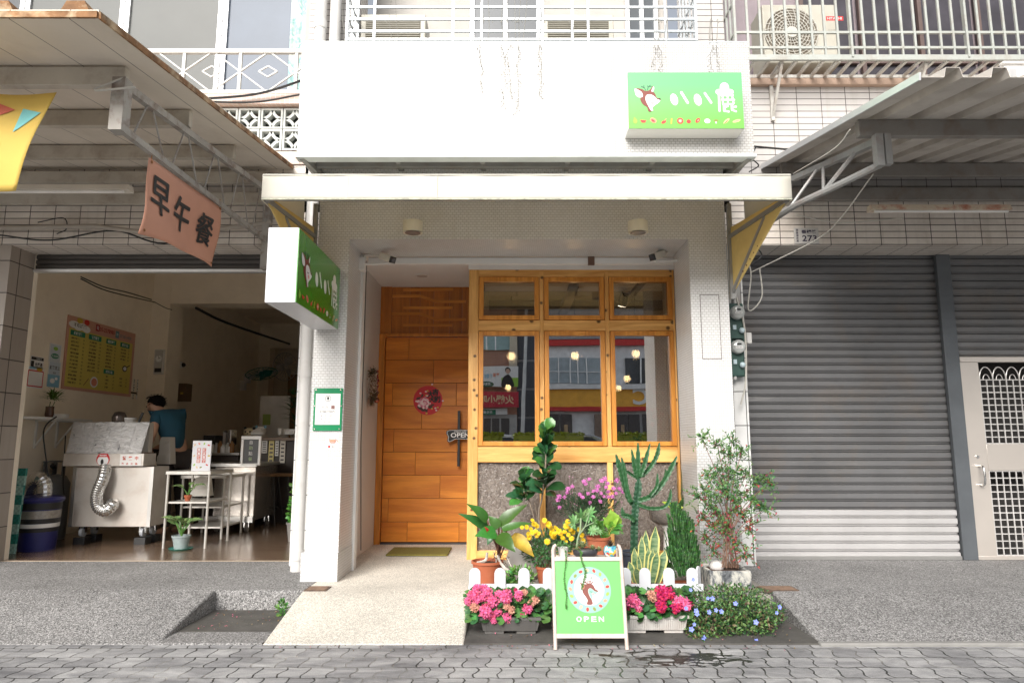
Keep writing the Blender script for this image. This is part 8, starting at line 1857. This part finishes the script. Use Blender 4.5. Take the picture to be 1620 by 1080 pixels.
R4(700, 698, 818, 656, mat('shop_white', (.45, .44, .42), .6), bB, 'shopfront', .02, .12)
for x0, x1 in ((765, 776), (778, 790), (793, 806)): R4(x0, 662, x1, 696, mat('shopfront_dark', (.06, .055, .06), .3), bB, 'shop_window', .05, .05)
def rboard(px0, py0, px1, py1, m, lab, paint, dy=.5):
    a, c = RP(px0, py1, YR+dy), RP(px1, py0, YR+dy); t = thing('shop_banner', lab, 'banner', ((a.x+c.x)/2, YR+dy, a.z), 'banners across the street'); wb('cloth', m, t, (a.x, c.x, YR+dy-.06, YR+dy, a.z, c.z)); w, h = c.x-a.x, c.z-a.z
    d = Decal((c.x, YR+dy, a.z), (-1, 0, 0), (0, 0, 1), (0, 1, 0), .012); paint(d, w, h); d.build('print', t)
def pw(d, w, h):
    d.rect(0, w*.22, 0, h*.42, fruit['lime'], 1); d.ell(w*.135, h*.74, w*.028, h*.13, mat('face_tone', (.55, .36, .27), .6, var=0), 3); d.ell(w*.135, h*.80, w*.036, h*.15, ink, 2); d.poly(smoothpoly([(w*.06, 0), (w*.215, 0), (w*.20, h*.40), (w*.15, h*.56), (w*.12, h*.56), (w*.08, h*.36)]), ink, 2)
    d.text('專業', w*.29, h*.55, h*.2, fruit['salmon'], 1, .02, width=w*.09); d.text('補習班', w*.40, h*.5, h*.22, lb_, 1, .02, width=w*.11); d.ell(w*.42, h*.1, w*.10, h*.14, dkgreen, 1); d.text('招生中', w*.42, h*.11, h*.13, wt, 2, .02)
rboard(700, 579, 820, 611, paper, 'white advertisement banner with a dark haired figure, mirrored in the left pane', pw)
rboard(700, 619, 821, 644, mat('banner_red', (.50, .015, .04), .5), 'red banner with gold characters mirrored in the left pane', lambda d, w, h: (d.text('火鍋', w*.18, h*.5, h*.6, fruit['sand'], 1, .03), d.text('小吃', w*.42, h*.5, h*.55, fruit['sand'], 1, .03), d.text('平價', w*.66, h*.65, h*.2, wt, 1, .02)), .8)
rboard(740, 646, 803, 656, paper, 'narrow white and green shop sign mirrored in the left pane', lambda d, w, h: (d.rect(w*.3, w, 0, h*.8, mg, 1), d.text('早安美味', w*.55, h*.4, h*.5, wt, 2, .02)), .4)
bC = thing('dark_tower', 'dark blue tower block across the street mirrored in the left pane', 'building', (0, YR-1, 0)); a, c = RP(819, 700, YR-.5), RP(859, 400, YR-.5)
wb('wall', mat('dark_blue_wall', (.05, .06, .085), .4), bC, (a.x, c.x, YR-6, YR-.7, -.15, c.z+4))
for k in range(7): wb('floor_band', mat('band_grey', (.22, .23, .25), .6), bC, (a.x, c.x, YR-.72, YR-.66, .8+k*1.4, .9+k*1.4))
def lampost(px, lab):
    a, c = RP(px, 700, -14), RP(px+9, 532, -14); t = thing('street_lamp', lab, 'street lamp', (a.x, -14, -.15)); b = MB(); b.tube([(a.x, -14, -.15), (c.x, -14, c.z+2)], [.09, .05], 12); b.build('pole', mat('pole_white', (.62, .63, .63), .4), t, smooth=50); b = MB(); b.tube(curve3([(c.x, -14, c.z+1.9), (c.x+.3, -13, c.z+2.3), (c.x+.3, -11.5, c.z+2.3)], 5), .04, 8); b.build('arm', mat('pole_white', (.62, .63, .63), .4), t); b = MB(); b.ball((c.x+.3, -11.3, c.z+2.25), .25, 10, (.6, 1.4, .35)); b.build('lamp_head', steel_light, t)
lampost(825, 'pale street lamp pole mirrored in the left pane')
# hedge on the median
for i, (p0, p1, lab) in enumerate(((740, 796, 'clipped yellow green hedge block mirrored at the bottom of the left pane'), (811, 925, 'clipped yellow green hedge block mirrored in the left and middle panes'), (968, 1060, 'clipped yellow green hedge block mirrored in the right pane'))):
    a, c = RP(p0, 700, -6), RP(p1, 686, -6); b = MB(); hh = c.z
    for k in range(900): 
        p = Vector((gR.uniform(a.x, c.x), gR.uniform(-6.5, -6.0), gR.uniform(.2, hh))); 
        if k % 3: p.z = hh+gR.uniform(-.05, .02)
        elif k % 2: p.y = -6.0
        leafAB(b, p, p+rv(.07), .05, n=2)
    b.box(a.x+.03, c.x-.03, -6.45, -6.04, -.14, hh-.05); b.build('hedge', [green('hedge_leaf', (.30, .34, .03), .5)], label=lab, cat='hedge', group='hedge blocks on the median', smooth=0)
# car behind
def car(px, Yc, lab, m):
    c = RP(px, 700, Yc); t = thing('parked_car', lab, 'car', (c.x, Yc, -.14), 'cars across the street'); x = c.x; z = -.14
    b = MB(); side = smoothpoly([(-2.2, .35), (-2.2, .75), (-1.5, .95), (-.9, 1.42), (.5, 1.45), (1.2, 1.0), (2.1, .85), (2.2, .4)], 4); b.prism(side, (x, Yc+.85, z), (1, 0, 0), (0, 0, 1), (0, 1, 0), 1.7); b.build('body', m, t, smooth=30, bevel=.05)
    b = MB(); b.prism([(-1.25, .98), (-.82, 1.36), (.42, 1.38), (1.0, 1.0)], (x, Yc+.86, z), (1, 0, 0), (0, 0, 1), (0, 1, 0), 1.72); b.build('window', dark_glass, t)
    for sx_ in (-1.35, 1.35):
        for sy_ in (-.8, .8): b = MB(); b.cyl((x+sx_, Yc+sy_-.1, z+.32), (x+sx_, Yc+sy_+.1, z+.32), .32, 20); b.build('wheel', black_pl, t, smooth=40)
car(790, -12, 'white car across the street mirrored at the bottom of the left pane', mat('car_white', (.75, .75, .76), .2, coat=.5)); car(912, -11, 'silver car across the street mirrored in the middle pane', mat('car_silver', (.45, .46, .48), .25, .5))
# ---------------- litter and small dirt ----------------
lr = random.Random(21); b = MB()
for k in range(420):
    z_ = lr.choice((0, 0, 0, 1, 2))
    if z_ == 0: x, y, z = lr.uniform(-.25, 1.84), 4.34+.75*lr.random()**.7, -.137
    elif z_ == 1: x, y, z = lr.uniform(-2.1, -1.52), lr.uniform(4.6, 5.1), -.132
    else: x, y, z = lr.uniform(-1.4, 1.7), 4.3-.12*lr.random()**2, -.147
    g = Vector((lr.uniform(-1, 1), lr.uniform(-1, 1), lr.uniform(0, .3))).normalized(); s = lr.uniform(.006, .02)
    leafAB(b, (x, y, z), Vector((x, y, z))+g*s, s*.6, nrm=(0, 0, 1), n=2, m=lr.choice((0, 0, 1, 2)), bow=.2)
b.build('leaf_litter', [mat('litter_brown', (.13, .08, .04), .9, island=.5), mat('litter_pale', (.35, .28, .18), .9, island=.4), mat('litter_pink', (.55, .16, .22), .8, island=.3)], kind='stuff', smooth=0)
